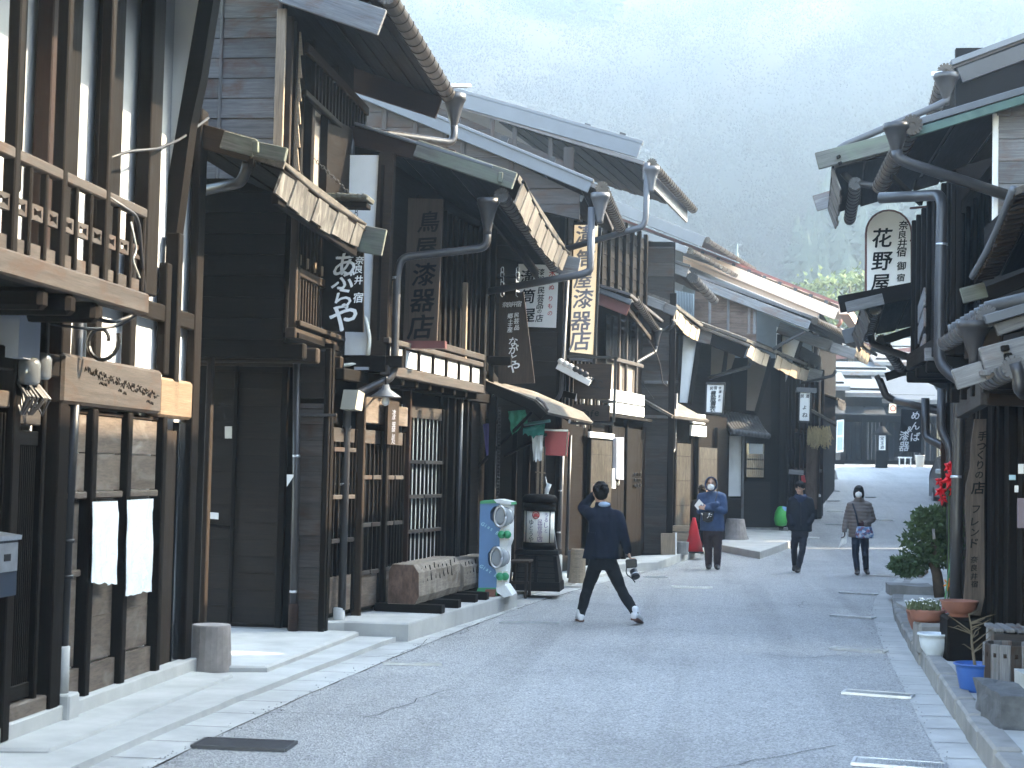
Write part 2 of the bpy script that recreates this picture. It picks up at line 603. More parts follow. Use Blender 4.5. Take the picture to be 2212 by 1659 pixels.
# road edges, surveyed: X at distance Y
LEDGE = [(0, -3.1), (9, -3.14), (12, -3.02), (16.6, -2.71), (20.6, -2.36), (23.5, -1.98), (26.4, -1.45), (29.3, -.93), (32.5, -.31), (35, .24), (38, .93), (42, 1.98), (45, 2.7), (48, 3.2), (52, 3.6), (56, 3.9), (60, 4.2), (66, 4.7), (72.5, 5.3), (85, 6.6), (110, 9)]
REDGE = [(0, 1.3), (10, 1.42), (13.5, 1.6), (16.8, 1.78), (20, 1.98), (22.5, 2.2), (24.4, 2.44), (27, 2.92), (30, 3.5), (34, 4.3), (38, 5.0), (42, 5.65), (47, 6.35), (52, 6.95), (60, 7.9), (68, 9.0), (76, 10.2), (85, 11.6), (110, 14)]
def smooth_tab(tab):
    ys = [y for y, _ in tab]
    out = []
    y = 0.0
    while y <= 108:
        out.append((y, sum(interp(tab, max(0, y + d)) * w for d, w in ((-1.6, .2), (-.8, .2), (0, .2), (.8, .2), (1.6, .2)))))
        y += 0.5
    return out
LEDGE, REDGE = smooth_tab(LEDGE), smooth_tab(REDGE)
def XL(y): return interp(LEDGE, y)
def XR(y): return interp(REDGE, y)

def strip(name, fa, fb, y0, y1, dz, mat, step=0.5, rough=0.0, thick=0.0, parent=None, nx=1):
    """a sheet following the street between the curves fa(y) and fb(y), dz above the ground profile"""
    v, f = [], []
    n = max(1, int(round((y1 - y0) / step)))
    for i in range(n + 1):
        y = y0 + (y1 - y0) * i / n
        a, b = fa(y), fb(y)
        for k in range(nx + 1):
            x = a + (b - a) * k / nx
            jx = rough * noise.noise(Vector((y * 2.3, k * 7.1, dz * 50))) if k in (0, nx) else 0
            v.append((x + jx, y, zg(y) + (dz(y) if callable(dz) else dz)))
    w = nx + 1
    for i in range(n):
        for k in range(nx):
            f.append((i * w + k, i * w + k + 1, (i + 1) * w + k + 1, (i + 1) * w + k))
    if thick:
        m = len(v)
        v += [(p[0], p[1], p[2] - thick) for p in v]
        for i in range(n):
            f.append((i * w, (i + 1) * w, (i + 1) * w + m, i * w + m))
            f.append(((i + 1) * w + nx, i * w + nx, i * w + nx + m, (i + 1) * w + nx + m))
        f.append(tuple(range(w))[::-1] + tuple(range(m, m + w)))
        f.append(tuple(n * w + k for k in range(w)) + tuple(m + n * w + k for k in range(w))[::-1])
    return mk(name, v, f, mat, parent)

def asphalt_mat():
    m, nt, bs = nodes('porous_grey_asphalt')
    vec = coords(nt, (1, 1, 1), False)
    vo = N(nt, 'ShaderNodeTexVoronoi', Scale=75.0)
    nt.links.new(vec, vo.inputs['Vector'])
    sp = ramp(nt, vo.outputs['Color'], [(.1, (.20, .20, .198)), (.45, (.36, .36, .355)), (.75, (.47, .47, .46)), (1.0, (.64, .64, .62))])
    big = noise_fac(nt, vec, .55, 6, .6, .3)
    c = mix(nt, sp, ramp(nt, big, [(.3, .78), (.5, .94), (.7, 1.0)]), 1.0, 'MULTIPLY')
    trk = noise_fac(nt, coords(nt, (1.5, .07, 1), False), 1.0, 4, .6, .2)
    c = mix(nt, c, ramp(nt, trk, [(.32, .76), (.5, 1.0), (.68, .88)]), 1.0, 'MULTIPLY')
    pat = noise_fac(nt, vec, 1.3, 7, .75, 1.2)
    c = mix(nt, c, (.10, .10, .10), ramp(nt, pat, [(.64, 0.0), (.72, .35)]))
    med = noise_fac(nt, vec, 5.0, 6, .7)
    c = mix(nt, c, ramp(nt, med, [(.3, .85), (.7, 1.0)]), 1.0, 'MULTIPLY')
    nt.links.new(c, bs.inputs['Base Color'])
    bs.inputs['Roughness'].default_value = .62
    bump(nt, bs, vo.outputs['Distance'], .012, .9)
    return m
ASPH = asphalt_mat()

def earth_mat():
    m, nt, bs = nodes('earth')
    vec = coords(nt, (1, 1, 1), False)
    c = ramp(nt, noise_fac(nt, vec, .05, 8, .7), [(.3, (.10, .085, .06)), (.7, (.16, .14, .10))])
    nt.links.new(c, bs.inputs['Base Color'])
    bs.inputs['Roughness'].default_value = 1.0
    return m

# the earth under everything, reaching the mountain
g = mk('ground', [(-420, -40, -.35), (420, -40, -.35), (420, 24, -.35), (-420, 24, -.35), (420, 52, .4), (-420, 52, .4), (420, 80, 1.9), (-420, 80, 1.9), (420, 420, 3.0), (-420, 420, 3.0)],
       [(0, 1, 2, 3), (3, 2, 4, 5), (5, 4, 6, 7), (7, 6, 8, 9)], earth_mat())
tag(g, kind='structure')

tag(strip('road', XL, XR, -2, 78.2, 0.0, ASPH, .4, .03, nx=4), kind='structure')
tag(strip('gutter_strip', lambda y: XL(y) - .36, lambda y: XL(y) + .0, -2, 78, .006, CONC, .5, .015), kind='structure')
tag(strip('gutter_strip', lambda y: XR(y) - .02, lambda y: XR(y) + .25, -2, 74, .006, CONC, .5, .012), kind='structure')
tag(strip('pavement', lambda y: XL(y) - 7.5, lambda y: XL(y) - .34, -2, 78, .05, CONC, .5, .02, .09), kind='structure')
tag(strip('pavement', lambda y: XR(y) + 5.5, lambda y: XR(y) + .24, -2, 76, .03, CONC, .5, .0, .0), kind='structure')
tag(strip('cross_road', lambda y: 3, lambda y: 26, 77.8, 84, .012, ASPH, 1.0), kind='structure')

# joints between the concrete lengths, and a few cracks, as thin dark lines of their own
jm = MB()
def ground_line(pts, w, h):
    for a, b in zip(pts, pts[1:]):
        d = (b - a).normalized()
        n = Vector((-d.y, d.x, 0)) * w / 2
        k = len(jm.v)
        jm.v += [a - n + Z * h, a + n + Z * h, b + n + Z * h, b - n + Z * h]
        jm.f.append((k, k + 3, k + 2, k + 1))
y = 5.0
while y < 40:
    for fx, x0, x1, h in ((XL, -.35, -.01, .010), (XR, .0, .24, .010), (XL, -2.3, -.36, .055)):
        if h > .02 and (int(y / .6) % 4 or y > 8.7):
            continue
        a, b = Vector((fx(y) + x0, y, zg(y))), Vector((fx(y) + x1, y + .01, zg(y)))
        ground_line([a, b], .012, h)
    y += .6
for k in range(16):
    side = k % 2
    y = 6 + 1.7 * k
    x = (XL(y) - rnd.uniform(.1, .5)) if side else (XL(y) + rnd.uniform(.3, 3.5))
    pts = [Vector((x, y, zg(y)))]
    a = rnd.uniform(0, 6.3)
    for q in range(9):
        a += rnd.uniform(-.7, .7)
        p = pts[-1] + Vector((math.cos(a) * .14, math.sin(a) * .22, 0))
        if XL(p.y) - .5 < p.x < XR(p.y) - .2 and p.y > 4:
            pts.append(Vector((p.x, p.y, zg(p.y))))
    if len(pts) > 2:
        ground_line(pts, .008, .0085 if side else .004)
tag(jm.build('paving_joint', plain('joint_dirt', (.07, .068, .062), .95, var=.3)), kind='structure')

# ------------------------------------------------------------------ mountain and its forest
def mtn(x, y):
    """height of the wooded slope that closes the valley"""
    d = y - 118 - 40 * noise.noise(Vector((x * .006, 1.7, 0)))
    left = max(0, (150 - x)) * 0.16
    d -= left
    h = 0.0
    if d > 0:
        h = d * .60 * min(1.0, d / 70.0)
    h += 17 * noise.noise(Vector((x * .011, y * .009, 3.1))) * min(1, max(0, d) / 60) + 6 * noise.noise(Vector((x * .04, y * .035, 8.3))) * min(1, max(0, d) / 50)
    spur = max(0, 1 - abs((x - 175) - (y - 300) * .25) / 120)
    h += 34 * spur * min(1, max(0, d) / 90)
    return h + 2.4

HAZE = 0.0026
HILL_TOP = 192.0
v, f = [], []
nx_, ny_ = 70, 60
for j in range(ny_ + 1):
    for i in range(nx_ + 1):
        x = -230 + 640 * i / nx_
        y = 95 + 420 * j / ny_
        v.append((x, y, min(mtn(x, y), HILL_TOP + 6 * noise.noise(Vector((x * .03, y * .03, 0))))))
for j in range(ny_):
    for i in range(nx_):
        a = j * (nx_ + 1) + i
        f.append((a, a + 1, a + nx_ + 2, a + nx_ + 1))
hm, hnt, hbs = nodes('forest_floor')
hv = coords(hnt, (1, 1, 1), False)
hnt.links.new(ramp(hnt, noise_fac(hnt, hv, .08, 8, .7), [(.3, (.03, .028, .025)), (.55, (.04, .037, .033)), (.75, (.035, .037, .031))]), hbs.inputs['Base Color'])
hbs.inputs['Roughness'].default_value = 1.0
tag(mk('hillside', v, f, hm, smooth=True), kind='structure')

def leaf_mat(name, c0, c1):
    m, nt, bs = nodes(name)
    n = noise_fac(nt, coords(nt, (1, 1, 1), False), .9, 4, .6)
    nt.links.new(ramp(nt, n, [(.3, c0), (.7, c1)]), bs.inputs['Base Color'])
    bs.inputs['Roughness'].default_value = .8
    bs.inputs['Specular IOR Level'].default_value = .2
    return m
CEDAR = leaf_mat('cedar_needles', (.028, .040, .030), (.050, .066, .045))
BARE = leaf_mat('bare_twigs', (.040, .037, .036), (.050, .046, .044))
PINEN = leaf_mat('pine_needles', (.045, .075, .025), (.115, .14, .05))
SHRUB = leaf_mat('conifer_shrub_needles', (.024, .055, .026), (.085, .13, .06))

def conifer(mb, x, y, z, h, w, n):
    for k in range(n):
        t = k / n
        zz = z + h * (.18 + .8 * t)
        rr = w * (1 - t) ** .8 * rnd.uniform(.75, 1.15) + .15
        a0 = rnd.uniform(0, 6.3)
        m = 5
        ring = []
        for i in range(m):
            a = a0 + i * 2 * math.pi / m
            q = rr * rnd.uniform(.6, 1.2)
            ring.append((x + q * math.cos(a), y + q * math.sin(a), zz - h * .07 * rnd.uniform(.5, 1.3)))
        k0 = len(mb.v)
        mb.v += [Vector(p) for p in ring] + [Vector((x, y, zz + h * .17))]
        mb.f += [(k0 + i, k0 + (i + 1) % m, k0 + m) for i in range(m)]

def bare_tree(mb, x, y, z, h, w, n):
    """leafless crown: a loose rounded cloud of twig sprays on a short stem"""
    for k in range(n):
        u = Vector((rnd.gauss(0, 1), rnd.gauss(0, 1), rnd.gauss(0, 1))).normalized() * rnd.random() ** .5
        p = Vector((x + u.x * w, y + u.y * w, z + h * .62 + u.z * h * .40))
        d = (u + Vector((0, 0, .6))).normalized() * rnd.uniform(.2, .55)
        s = d.orthogonal().normalized() * rnd.uniform(.05, .15)
        s = Matrix.Rotation(rnd.uniform(0, 6.3), 3, d.normalized()) @ s
        k0 = len(mb.v)
        mb.v += [p - s, p + s, p + d]
        mb.f.append((k0, k0 + 1, k0 + 2))
    if y < 200:
        k0 = len(mb.v)
        mb.v += [Vector((x - .1, y, z)), Vector((x + .1, y, z)), Vector((x, y, z + h * .8))]
        mb.f.append((k0, k0 + 1, k0 + 2))

fc, fb = MB(), MB()
cnt = 0
frnd = random.Random(3)
while cnt < 8000:
    y = 105 + 390 * frnd.random() ** 1.15
    # inside the wedge the street could show, with a margin
    x = y * frnd.uniform(-.46, .30) + 12
    z = mtn(x, y)
    if z > HILL_TOP - 3 or z < 3.5:
        cnt += .2
        continue
    cnt += 1
    patch = noise.noise(Vector((x * .02, y * .013, 5.5))) + (0.25 if x > 40 else -.2) + .18 * math.sin(z * .06)
    k = 7 if y < 230 else 4
    if patch > 0.05:
        conifer(fc, x, y, z - .5, frnd.uniform(5, 9), frnd.uniform(1.7, 3.0), k)
    else:
        bare_tree(fb, x, y, z - .5, frnd.uniform(5, 10), frnd.uniform(1.8, 3.4), 130 if y < 230 else 80)
fo = fc.build('cedar_forest', CEDAR)
tag(fo, kind='stuff')
fo = fb.build('bare_forest', BARE)
tag(fo, kind='stuff')
# ------------------------------------------------------------------ builders shared by the houses
def facing(Y, x0, x1):
    """survey plane square to the street, facing the camera"""
    return Wall((x0, Y), (x1, Y))

def tri(W, o, u):
    return W.P(u, 0, o)

def board_px(parent, name, p0, p1, Y, hpx, mat, thick=.05, Y1=None, bev=.006):
    """a board whose top edge runs between two surveyed pixels at distance Y"""
    A, B = atY(p0[0], p0[1], Y), atY(p1[0], p1[1], Y1 or Y)
    h = hpx * Y / FPX
    d = (B - A).normalized()
    dn = d.cross(Vector((0, 1, 0)))
    dn = dn if dn.z < 0 else -dn
    return beam(parent, name, A + dn * h / 2, B + dn * h / 2, thick, h, mat, bev=bev)

def roof(parent, A, B, Bf, Af, mat=None, soff=None, n=7, thick=.06, left=True, frac=1.0, sheet_name='roof'):
    """one roof slope: A/Af high near/far, B/Bf at the eave near/far; boarded underside"""
    mat = mat or ROOFM
    A, B, Bf, Af = Vector(A), Vector(B), Vector(Bf), Vector(Af)
    pts = [B, Bf, Af, A] if left else [A, Af, Bf, B]
    r = plate(parent, sheet_name, pts, thick, mat)
    if soff and n:
        for i in range(n):
            t0 = frac * (i + .04) / n
            t1 = frac * (i + .96) / n
            q = [B.lerp(A, t0), Bf.lerp(Af, t0), Bf.lerp(Af, t1), B.lerp(A, t1)]
            dz = Vector((0, 0, -thick - .006 - .012 * (i % 2)))
            q = [p + dz for p in q]
            plate(parent, 'soffit_board', q if left else q[::-1], .015, soff, along=Bf - B)
    return r

def gutter(parent, A, B, r, mat, every=.24, cap=True, caprot=None):
    A, B = Vector(A), Vector(B)
    d = (B - A).normalized()
    m = frame(A, d, Z.cross(d))
    L = (B - A).length
    mb = MB()
    def half(x0, x1, ro, ri):
        n = 10
        v = []
        for x in (x0, x1):
            for rr in (ro, ri):
                for k in range(n + 1):
                    a = math.pi * (1 - .06) + math.pi * 1.12 * k / n
                    v.append((x, rr * math.cos(a), rr * math.sin(a)))
        w = n + 1
        f = []
        for k in range(n):
            f += [(k, k + 1, 2 * w + k + 1, 2 * w + k), (w + k + 1, w + k, 3 * w + k, 3 * w + k + 1), (k + 1, k, w + k, w + k + 1), (2 * w + k, 2 * w + k + 1, 3 * w + k + 1, 3 * w + k)]
        f += [(0, 2 * w, 3 * w, w), (n, w + n, 3 * w + n, 2 * w + n)]
        mb.add(v, f, m)
    half(0, L, r, r - .008)
    k = every * .5
    while k < L:
        half(k, k + .022, r + .009, r)
        k += every
    o = mb.build('gutter', mat, parent, smooth=False)
    if cap:
        c = MB()
        for k in range(14):
            a = 2 * math.pi * k / 14
            e = Vector((0, math.cos(a), math.sin(a)))
            c.box(m @ (e * r * .25 + Vector((-.012, 0, 0))), m @ (e * r * 1.08 + Vector((-.012, 0, 0))), r * .3, .016, up=m.to_3x3() @ Vector((1, 0, 0)))
        c.add(*lathe_data([(r * .95, -.006), (r * .95, .004)], 18), m=axis_matrix(A, d))
        c.build('gutter_end', mat, parent)
    return o

def hopper(parent, p, r, h, mat, pr):
    return lathe(parent, 'hopper', Vector(p) - Z * h, [(pr, -.04), (pr, 0), (pr * 1.15, h * .12), (r * .75, h * .55), (r, h * .8), (r * 1.08, h * .82), (r * 1.08, h), (r * .95, h), (r * .9, h * .85)], mat, 14)

def clamp(parent, p, r, mat=None):
    return lathe(parent, 'pipe_clamp', Vector(p) - Z * .012, [(r + .004, 0), (r + .004, .024)], mat or STEEL, 12)

def downpipe(parent, pts, r, mat, clamps=(), rad=.12):
    o = tube(parent, 'downpipe', pts, r, mat, 12, rad)
    for p in clamps:
        clamp(parent, p, r)
    return o

def eave_boards(parent, A, B, w, h, mat, lean=(0, 0, 0), dip=.06, n=None, tip=.0):
    """hung vertical boards along a sagging eave, one object per board, thin strip of bark edging above them"""
    A, B = Vector(A), Vector(B)
    L = (B - A).length
    n = n or max(2, int(round(L / w)))
    lean = Vector(lean)
    d = (B - A).normalized()
    for i in range(n):
        t0, t1 = (i + .02) / n, (i + .98) / n
        def q(t, k):
            return A.lerp(B, t) - Z * (dip * 4 * t * (1 - t) + h * k) + lean * k
        hh = rnd.uniform(.95, 1.06)
        out = d.cross(Z) * (.012 * (i % 2) + rnd.uniform(0, .006))
        pts = [q(t0, hh) + out, q(t1, hh) + out, q(t1, 0) + out, q(t0, 0) + out]
        n_ = (pts[1] - pts[0]).cross(pts[3] - pts[0])
        plate(parent, 'eave_board', pts, .022, mat, along=Z)
    pts = [A.lerp(B, i / 12) - Z * (dip * 4 * (i / 12) * (1 - i / 12) - .015) for i in range(13)]
    tube(parent, 'eave_edging', pts, .022, DARKW, 6, 0)

def lattice(parent, W, u0, u1, z0, z1, n, mat, off=0.0, bw=.028, bd=.03, rails=(), rh=.05, railmat=None, name='lattice_bar'):
    for i in range(n):
        u = u0 + (u1 - u0) * (i + .5) / n
        beam(parent, name, W.P(u, z0, off), W.P(u, z1, off), bw, bd, mat, up=W.n, bev=.003)
    for z in rails:
        beam(parent, 'lattice_rail', W.P(u0, z, off + .004), W.P(u1, z, off + .004), bd + .012, rh, railmat or mat, bev=.004)

def post(parent, W, u, z0, z1, w, d, mat, off=0.0, name='post', bev=.008):
    """a post w wide, standing d proud of the plane from `off`"""
    return beam(parent, name, W.P(u, z0, off + d / 2), W.P(u, z1, off + d / 2), w, d, mat, up=W.n, bev=bev)

def rail(parent, W, u0, u1, z, h, d, mat, off=0.0, name='beam', z1=None, bev=.008):
    return beam(parent, name, W.P(u0, z, off + d / 2), W.P(u1, z if z1 is None else z1, off + d / 2), d, h, mat, bev=bev)

def slab(parent, W, poly, thick, mat, off=0.0, name='wall_panel'):
    """a panel over polygon (u, z) on the plane, its face `off` in front of it"""
    a = sum(poly[i][0] * poly[(i + 1) % len(poly)][1] - poly[(i + 1) % len(poly)][0] * poly[i][1] for i in range(len(poly)))
    if a < 0:
        poly = poly[::-1]
    return plate(parent, name, [W.P(u, z, off) for u, z in poly], thick, mat, along=W.u)

def pxpoly(W, pts, off=0.0):
    return [W.uz(x, y, off) for x, y in pts]

def chain(parent, A, B, mat, n, r=.012, name='chain'):
    A, B = Vector(A), Vector(B)
    mb = MB()
    d = (B - A) / n
    s = d.normalized().orthogonal()
    for i in range(n):
        a = A + d * i
        e = (s if i % 2 else s.cross(d.normalized())) * r
        c = a + d * .5
        L = d * .62
        pts = [c - L + e * .6, c - L * .6 + e, c + L * .6 + e, c + L + e * .6 - e * .6, c + L * .6 - e, c - L * .6 - e, c - L + e * .6 - e * .6, c - L * .6 + e]
        mb.tube(pts, r * .32, 5)
    return mb.build(name, mat, parent, smooth=True)

def sheet_cloth(parent, name, P00, P10, P11, P01, mat, nu=14, nv=14, amp=.03, out=None, freq=3.0, seed=0.0, hem=0.0):
    """a hanging sheet with folds: P00 bottom left, P10 bottom right, P11 top right, P01 top left"""
    P00, P10, P11, P01 = map(Vector, (P00, P10, P11, P01))
    nrm = (P10 - P00).cross(P01 - P00).normalized()
    v, f = [], []
    for j in range(nv + 1):
        for i in range(nu + 1):
            a, b = i / nu, j / nv
            p = P00.lerp(P10, a).lerp(P01.lerp(P11, a), b)
            k = noise.noise(Vector((a * freq, b * freq * .5, seed))) + .5 * noise.noise(Vector((a * freq * 2.7, b * freq * 1.3, seed + 9)))
            e = 1.0 if b < .9 else .5
            p = p + nrm * (amp * k * e + abs(amp) * .6)
            if j == 0 or j == 1:
                p = p + nrm * amp * .6 * noise.noise(Vector((a * freq * 4, 3.3, seed))) - Z * hem * (noise.noise(Vector((a * 5, 1.1, seed))) + .3) * (1 if j == 0 else .6)
            v.append(p)
    w = nu + 1
    for j in range(nv):
        for i in range(nu):
            f.append((j * w + i, j * w + i + 1, (j + 1) * w + i + 1, (j + 1) * w + i))
    k = len(v)
    v += [p - nrm * .003 for p in v]
    f += [tuple(i + k for i in q[::-1]) for q in f]
    return mk(name, v, f, mat, parent, None, True)

def tile_canopy(parent, A, B, Bf, Af, mat, n, r=.05):
    """small tiled roof: A/Af at the wall, B/Bf at the eave; rows of round ridges"""
    A, B, Bf, Af = map(Vector, (A, B, Bf, Af))
    plate(parent, 'canopy_base', [B, Bf, Af, A], .03, mat)
    for i in range(n):
        t = (i + .5) / n
        a, b = A.lerp(Af, t), B.lerp(Bf, t)
        pts = [a.lerp(b, k / 5) + Z * (.03 - .05 * math.sin(math.pi * k / 5)) for k in range(6)]
        tube(parent, 'ridge_tile', [pts[0]] + pts[1:], r, mat, 8, 0)
        lathe(parent, 'end_tile', b + Z * .03, [(r * 1.25, -.012), (r * 1.25, .012)], mat, 10, axis=(b - a))
# ================================================================== left side, house one: balcony, white plaster, faded shutters
C1, C2, C3, E6, F3 = sheet(0, 0, .36), sheet(0, 530.9, .36), sheet(0, 1061.8, .36), sheet(0, 575.1, .32), sheet(0, 884.8, .4269)
W1 = Wall((-4.2, 4.0), (-4.2, 13.0))
h1 = thing('townhouse', 'old townhouse with a carved fret balcony over faded brown shutter boards', 'house', (-4.2, 9.0, .05))
U = lambda x, y, off=0.0: W1.uz(x, y, off)[0]
ZZ = lambda x, y, off=0.0: W1.uz(x, y, off)[1]
HDR0, HDR1 = 2.08, 2.40
# core walls behind everything
slab(h1, W1, rect(0, 8.72, .05, 2.86), .12, WHITE, -.03, 'wall')
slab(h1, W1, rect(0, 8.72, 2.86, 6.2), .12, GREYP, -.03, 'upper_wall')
slab(h1, Wall((-8.5, 13.0), (-4.2, 13.0)), rect(0, 4.27, .05, 6.2), .1, DARKW, 0, 'side_wall') if False else None
slab(h1, Wall((-4.24, 12.82), (-8.5, 12.82)), rect(0, 4.2, .05, 6.2), .1, DARKW, 0, 'side_wall')
# foundation ledge
rail(h1, W1, 4.0, 8.72, .11, .12, .12, CONC, .0, 'foundation_ledge')
# three bays of boards between posts
pu = [U(103, 1200), U(192, 1200, .08), U(268, 1200, .08), U(338, 1200, .06)]
for i in range(3):
    a, b = pu[i] + .05, pu[i + 1] - .05
    zt = 1.50 if i else 1.50
    planks(h1, W1, rect(a, b, .17, .36), .2, SHUTW, .045, .01, lap=0, name='skirting_board')
    planks(h1, W1, rect(a + .02, b - .02, .37, .97), .3, SHUTW, .02, .005, lap=0, name='board_panel')
    rail(h1, W1, a, b, .985, .045, .05, SHUTW, .0, 'ledge_rail')
    planks(h1, W1, rect(a + .02, b - .02, 1.01, 1.47), .45, SHUTW, .02, .005, lap=0, name='board_panel')
    rail(h1, W1, a, b, 1.50, .05, .075, SHUTW, .0, 'shutter_sill')
    planks(h1, W1, rect(a + .01, b - .01, 1.53, 2.04), .255, SHUTW, .03, .02, lap=0, gap=.006, name='shutter_board')
    rail(h1, W1, a, b, 2.055, .03, .06, MIDW, .0, 'shutter_head')
for i, u in enumerate(pu):
    post(h1, W1, u, .12, HDR0, .09, .10, DARKW if i else BLACKW)
# the thick carved head beam, a low wave-and-birds relief cut in it
hb0, hb1 = U(118, 900, .08), U(345, 900, .12)
rail(h1, W1, hb0, hb1, (HDR0 + HDR1) / 2 + .01, HDR1 - HDR0, .13, SIDEW, 0, 'carved_beam', bev=.02)
cv = MB()
for s in range(34):
    t = s / 33
    u = hb0 + (hb1 - hb0) * (.2 + .74 * t)
    z = 2.32 - .10 * t + .018 * math.sin(s * 1.9)
    L = rnd.uniform(.05, .11)
    pts = [W1.P(u + L * (k / 5 - .5), z + rnd.uniform(-.012, .012) + .012 * math.sin(k * 2.1 + s), .133) for k in range(6)]
    cv.tube(pts, .003, 5)
for (x, z) in ((.34, 2.245), (.38, 2.24), (.53, 2.215), (.58, 2.2), (.84, 2.165), (.88, 2.155)):
    u = hb0 + (hb1 - hb0) * x
    cv.tube([W1.P(u - .03, z, .133), W1.P(u - .012, z + .014, .136), W1.P(u, z, .136), W1.P(u + .015, z + .012, .136), W1.P(u + .03, z - .004, .133)], .004, 5)
cv.build('carving', BLACKW, h1)
# plaster strip between head beam and balcony, with its studs
for x in (192, 268, 343):
    post(h1, W1, U(x, 740), HDR1, 3.25, .11, .07, DARKW, 0, 'stud')
rail(h1, W1, 3.0, 8.6, 2.86, .13, .06, DARKW, 0, 'tie_beam')
# entrance at the far end: plank door, lit head block, corner post
ua, ub, uc = U(347, 1200), U(372, 1200), U(411, 1200, .1)
planks(h1, W1, rect(ua + .02, ub, .14, 1.98), .16, MIDW, .025, -.02, orient='v', lap=0, name='door_plank')
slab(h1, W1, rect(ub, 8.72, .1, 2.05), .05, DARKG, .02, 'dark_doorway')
rail(h1, W1, hb1 + .03, U(411, 860, .09), 2.22, .30, .12, TANB, -.01, 'lintel_block', bev=.02)
post(h1, W1, U(357, 700), 2.1, 3.5, .10, .11, DARKW, 0, 'corner_stud')
post(h1, W1, 8.64, .08, 4.6, .17, .07, BLACKW, 0, 'corner_post')
# upper storey posts on the plaster
for x, w in ((82, .16), (121, .22), (217, .24), (307, .24)):
    post(h1, W1, U(x, 300), 2.95, 5.9, w, .11, DARKW if x != 82 else REDW, 0, 'upper_post')
# wing wall at the far end: tapered white plaster in a dark frame
Ww = facing(12.1, -4.2, -3.0)
wp = pxpoly(Ww, [(317, 482), (349, 484), (432, 0), (450, -105), (331, -105)])
slab(h1, Ww, wp, .10, WHITE, .0, 'wing_wall')
fr_o = pxpoly(Ww, [(349, 484), (382, 518), (414, 274), (437, 169), (464, 0), (482, -105), (450, -105), (432, 0)])
slab(h1, Ww, fr_o, .16, BLACKW, .03, 'wing_frame')
slab(h1, Ww, pxpoly(Ww, [(311, 482), (311, 544), (340, 538), (382, 518), (349, 484)]), .16, BLACKW, .032, 'wing_foot')
# balcony
BO = .60
bu = [U(24, 400, BO), U(133, 300, BO), U(228, 300, BO), U(308, 560, BO)]
bu0 = 3.2
rail(h1, W1, bu0, bu[3], 2.725, .135, .11, SIDEW, BO - .055, 'balcony_beam', bev=.012)
rail(h1, W1, bu0, bu[3] - .02, 3.30, .062, .06, SIDEW, BO - .03, 'balcony_rail')
slab(h1, W1, rect(bu0, bu[3] - .05, 2.79, 2.82), .03, DARKW, BO - .06, 'balcony_kerb')
plate(h1, 'balcony_floor', [W1.P(bu0, 2.76, BO - .06), W1.P(bu[3], 2.76, BO - .06), W1.P(bu[3], 2.76, 0), W1.P(bu0, 2.76, 0)], .03, DARKW)
nb = bu[1] - bu[0]
posts_u = [bu[0] - 2 * nb, bu[0] - nb, bu[0], bu[1], bu[2]]
for u in posts_u:
    post(h1, W1, u, 2.79, 5.5, .065, .07, DARKW, BO - .035, 'balcony_post')
post(h1, W1, U(50, 200, BO - .2), 3.2, 5.6, .06, .05, DARKW, BO - .25, 'inner_post')
def fret(u0, u1, z0, z1):
    """a little board with a bow-tie cut through it"""
    c, e = (u0 + u1) / 2, (u1 - u0) * .34
    zc, hz = (z0 + z1) / 2, (z1 - z0) * .27
    outer = [(u0, z0), (u1, z0), (u1, z1), (u0, z1)]
    inner = [(c - e, zc - hz), (c, zc - hz * .45), (c + e, zc - hz), (c + e, zc + hz), (c, zc + hz * .45), (c - e, zc + hz)]
    o8 = [(u0, z0), (c, z0), (u1, z0), (u1, z1), (c, z1), (u0, z1)]
    v = [W1.P(u, z, BO + .012) for u, z in o8 + inner] + [W1.P(u, z, BO - .014) for u, z in o8 + inner]
    f = []
    for i in range(6):
        j = (i + 1) % 6
        f += [(i, j, 6 + j, 6 + i), (12 + j, 12 + i, 18 + i, 18 + j), (j, i, 12 + i, 12 + j), (6 + i, 6 + j, 18 + j, 18 + i)]
    mk('fret_block', v, f, SIDEW, h1)
edges = posts_u + [bu[3] - .03]
for a, b in zip(edges, edges[1:]):
    n = 3 if b - a > .5 else 2 if b - a < .45 else 3
    for k in range(1, n):
        u = a + (b - a) * k / n
        post(h1, W1, u, 2.8, 3.27, .034, .045, DARKW, BO - .022, 'baluster')
    for k in range(n):
        p, q = a + (b - a) * k / n + .035, a + (b - a) * (k + 1) / n - .03
        fret(p, q, 3.0, 3.085)
        slab(h1, W1, rect(p, q, 2.80, 2.875), .02, SIDEW, BO + .004, 'toe_board')
post(h1, W1, bu[3] - .03, 2.8, 3.28, .04, .045, DARKW, BO - .022, 'baluster')
# joists carrying the balcony
for x, y in ((4, 640), (110, 690), (222, 685)):
    u = U(x, y, .62) - .06
    a, b = W1.P(u, 2.60 if x > 10 else 2.62, 0), W1.P(u, 2.60 if x > 10 else 2.62, .61)
    beam(h1, 'joist', a, b, .11, .12, BLACKW, bev=.03)
beam(h1, 'joist', W1.P(U(222, 685, .6) - .55, 2.60, 0), W1.P(U(222, 685, .6) - .55, 2.60, .64), .11, .12, BLACKW, bev=.03)
# main roof above the frame, eave towards the street
roof(h1, (-8.4, -12, 7.8), (-2.3, -12, 5.75), (-2.3, 12.9, 5.75), (-8.4, 12.9, 7.8), soff=DARKW, n=8)
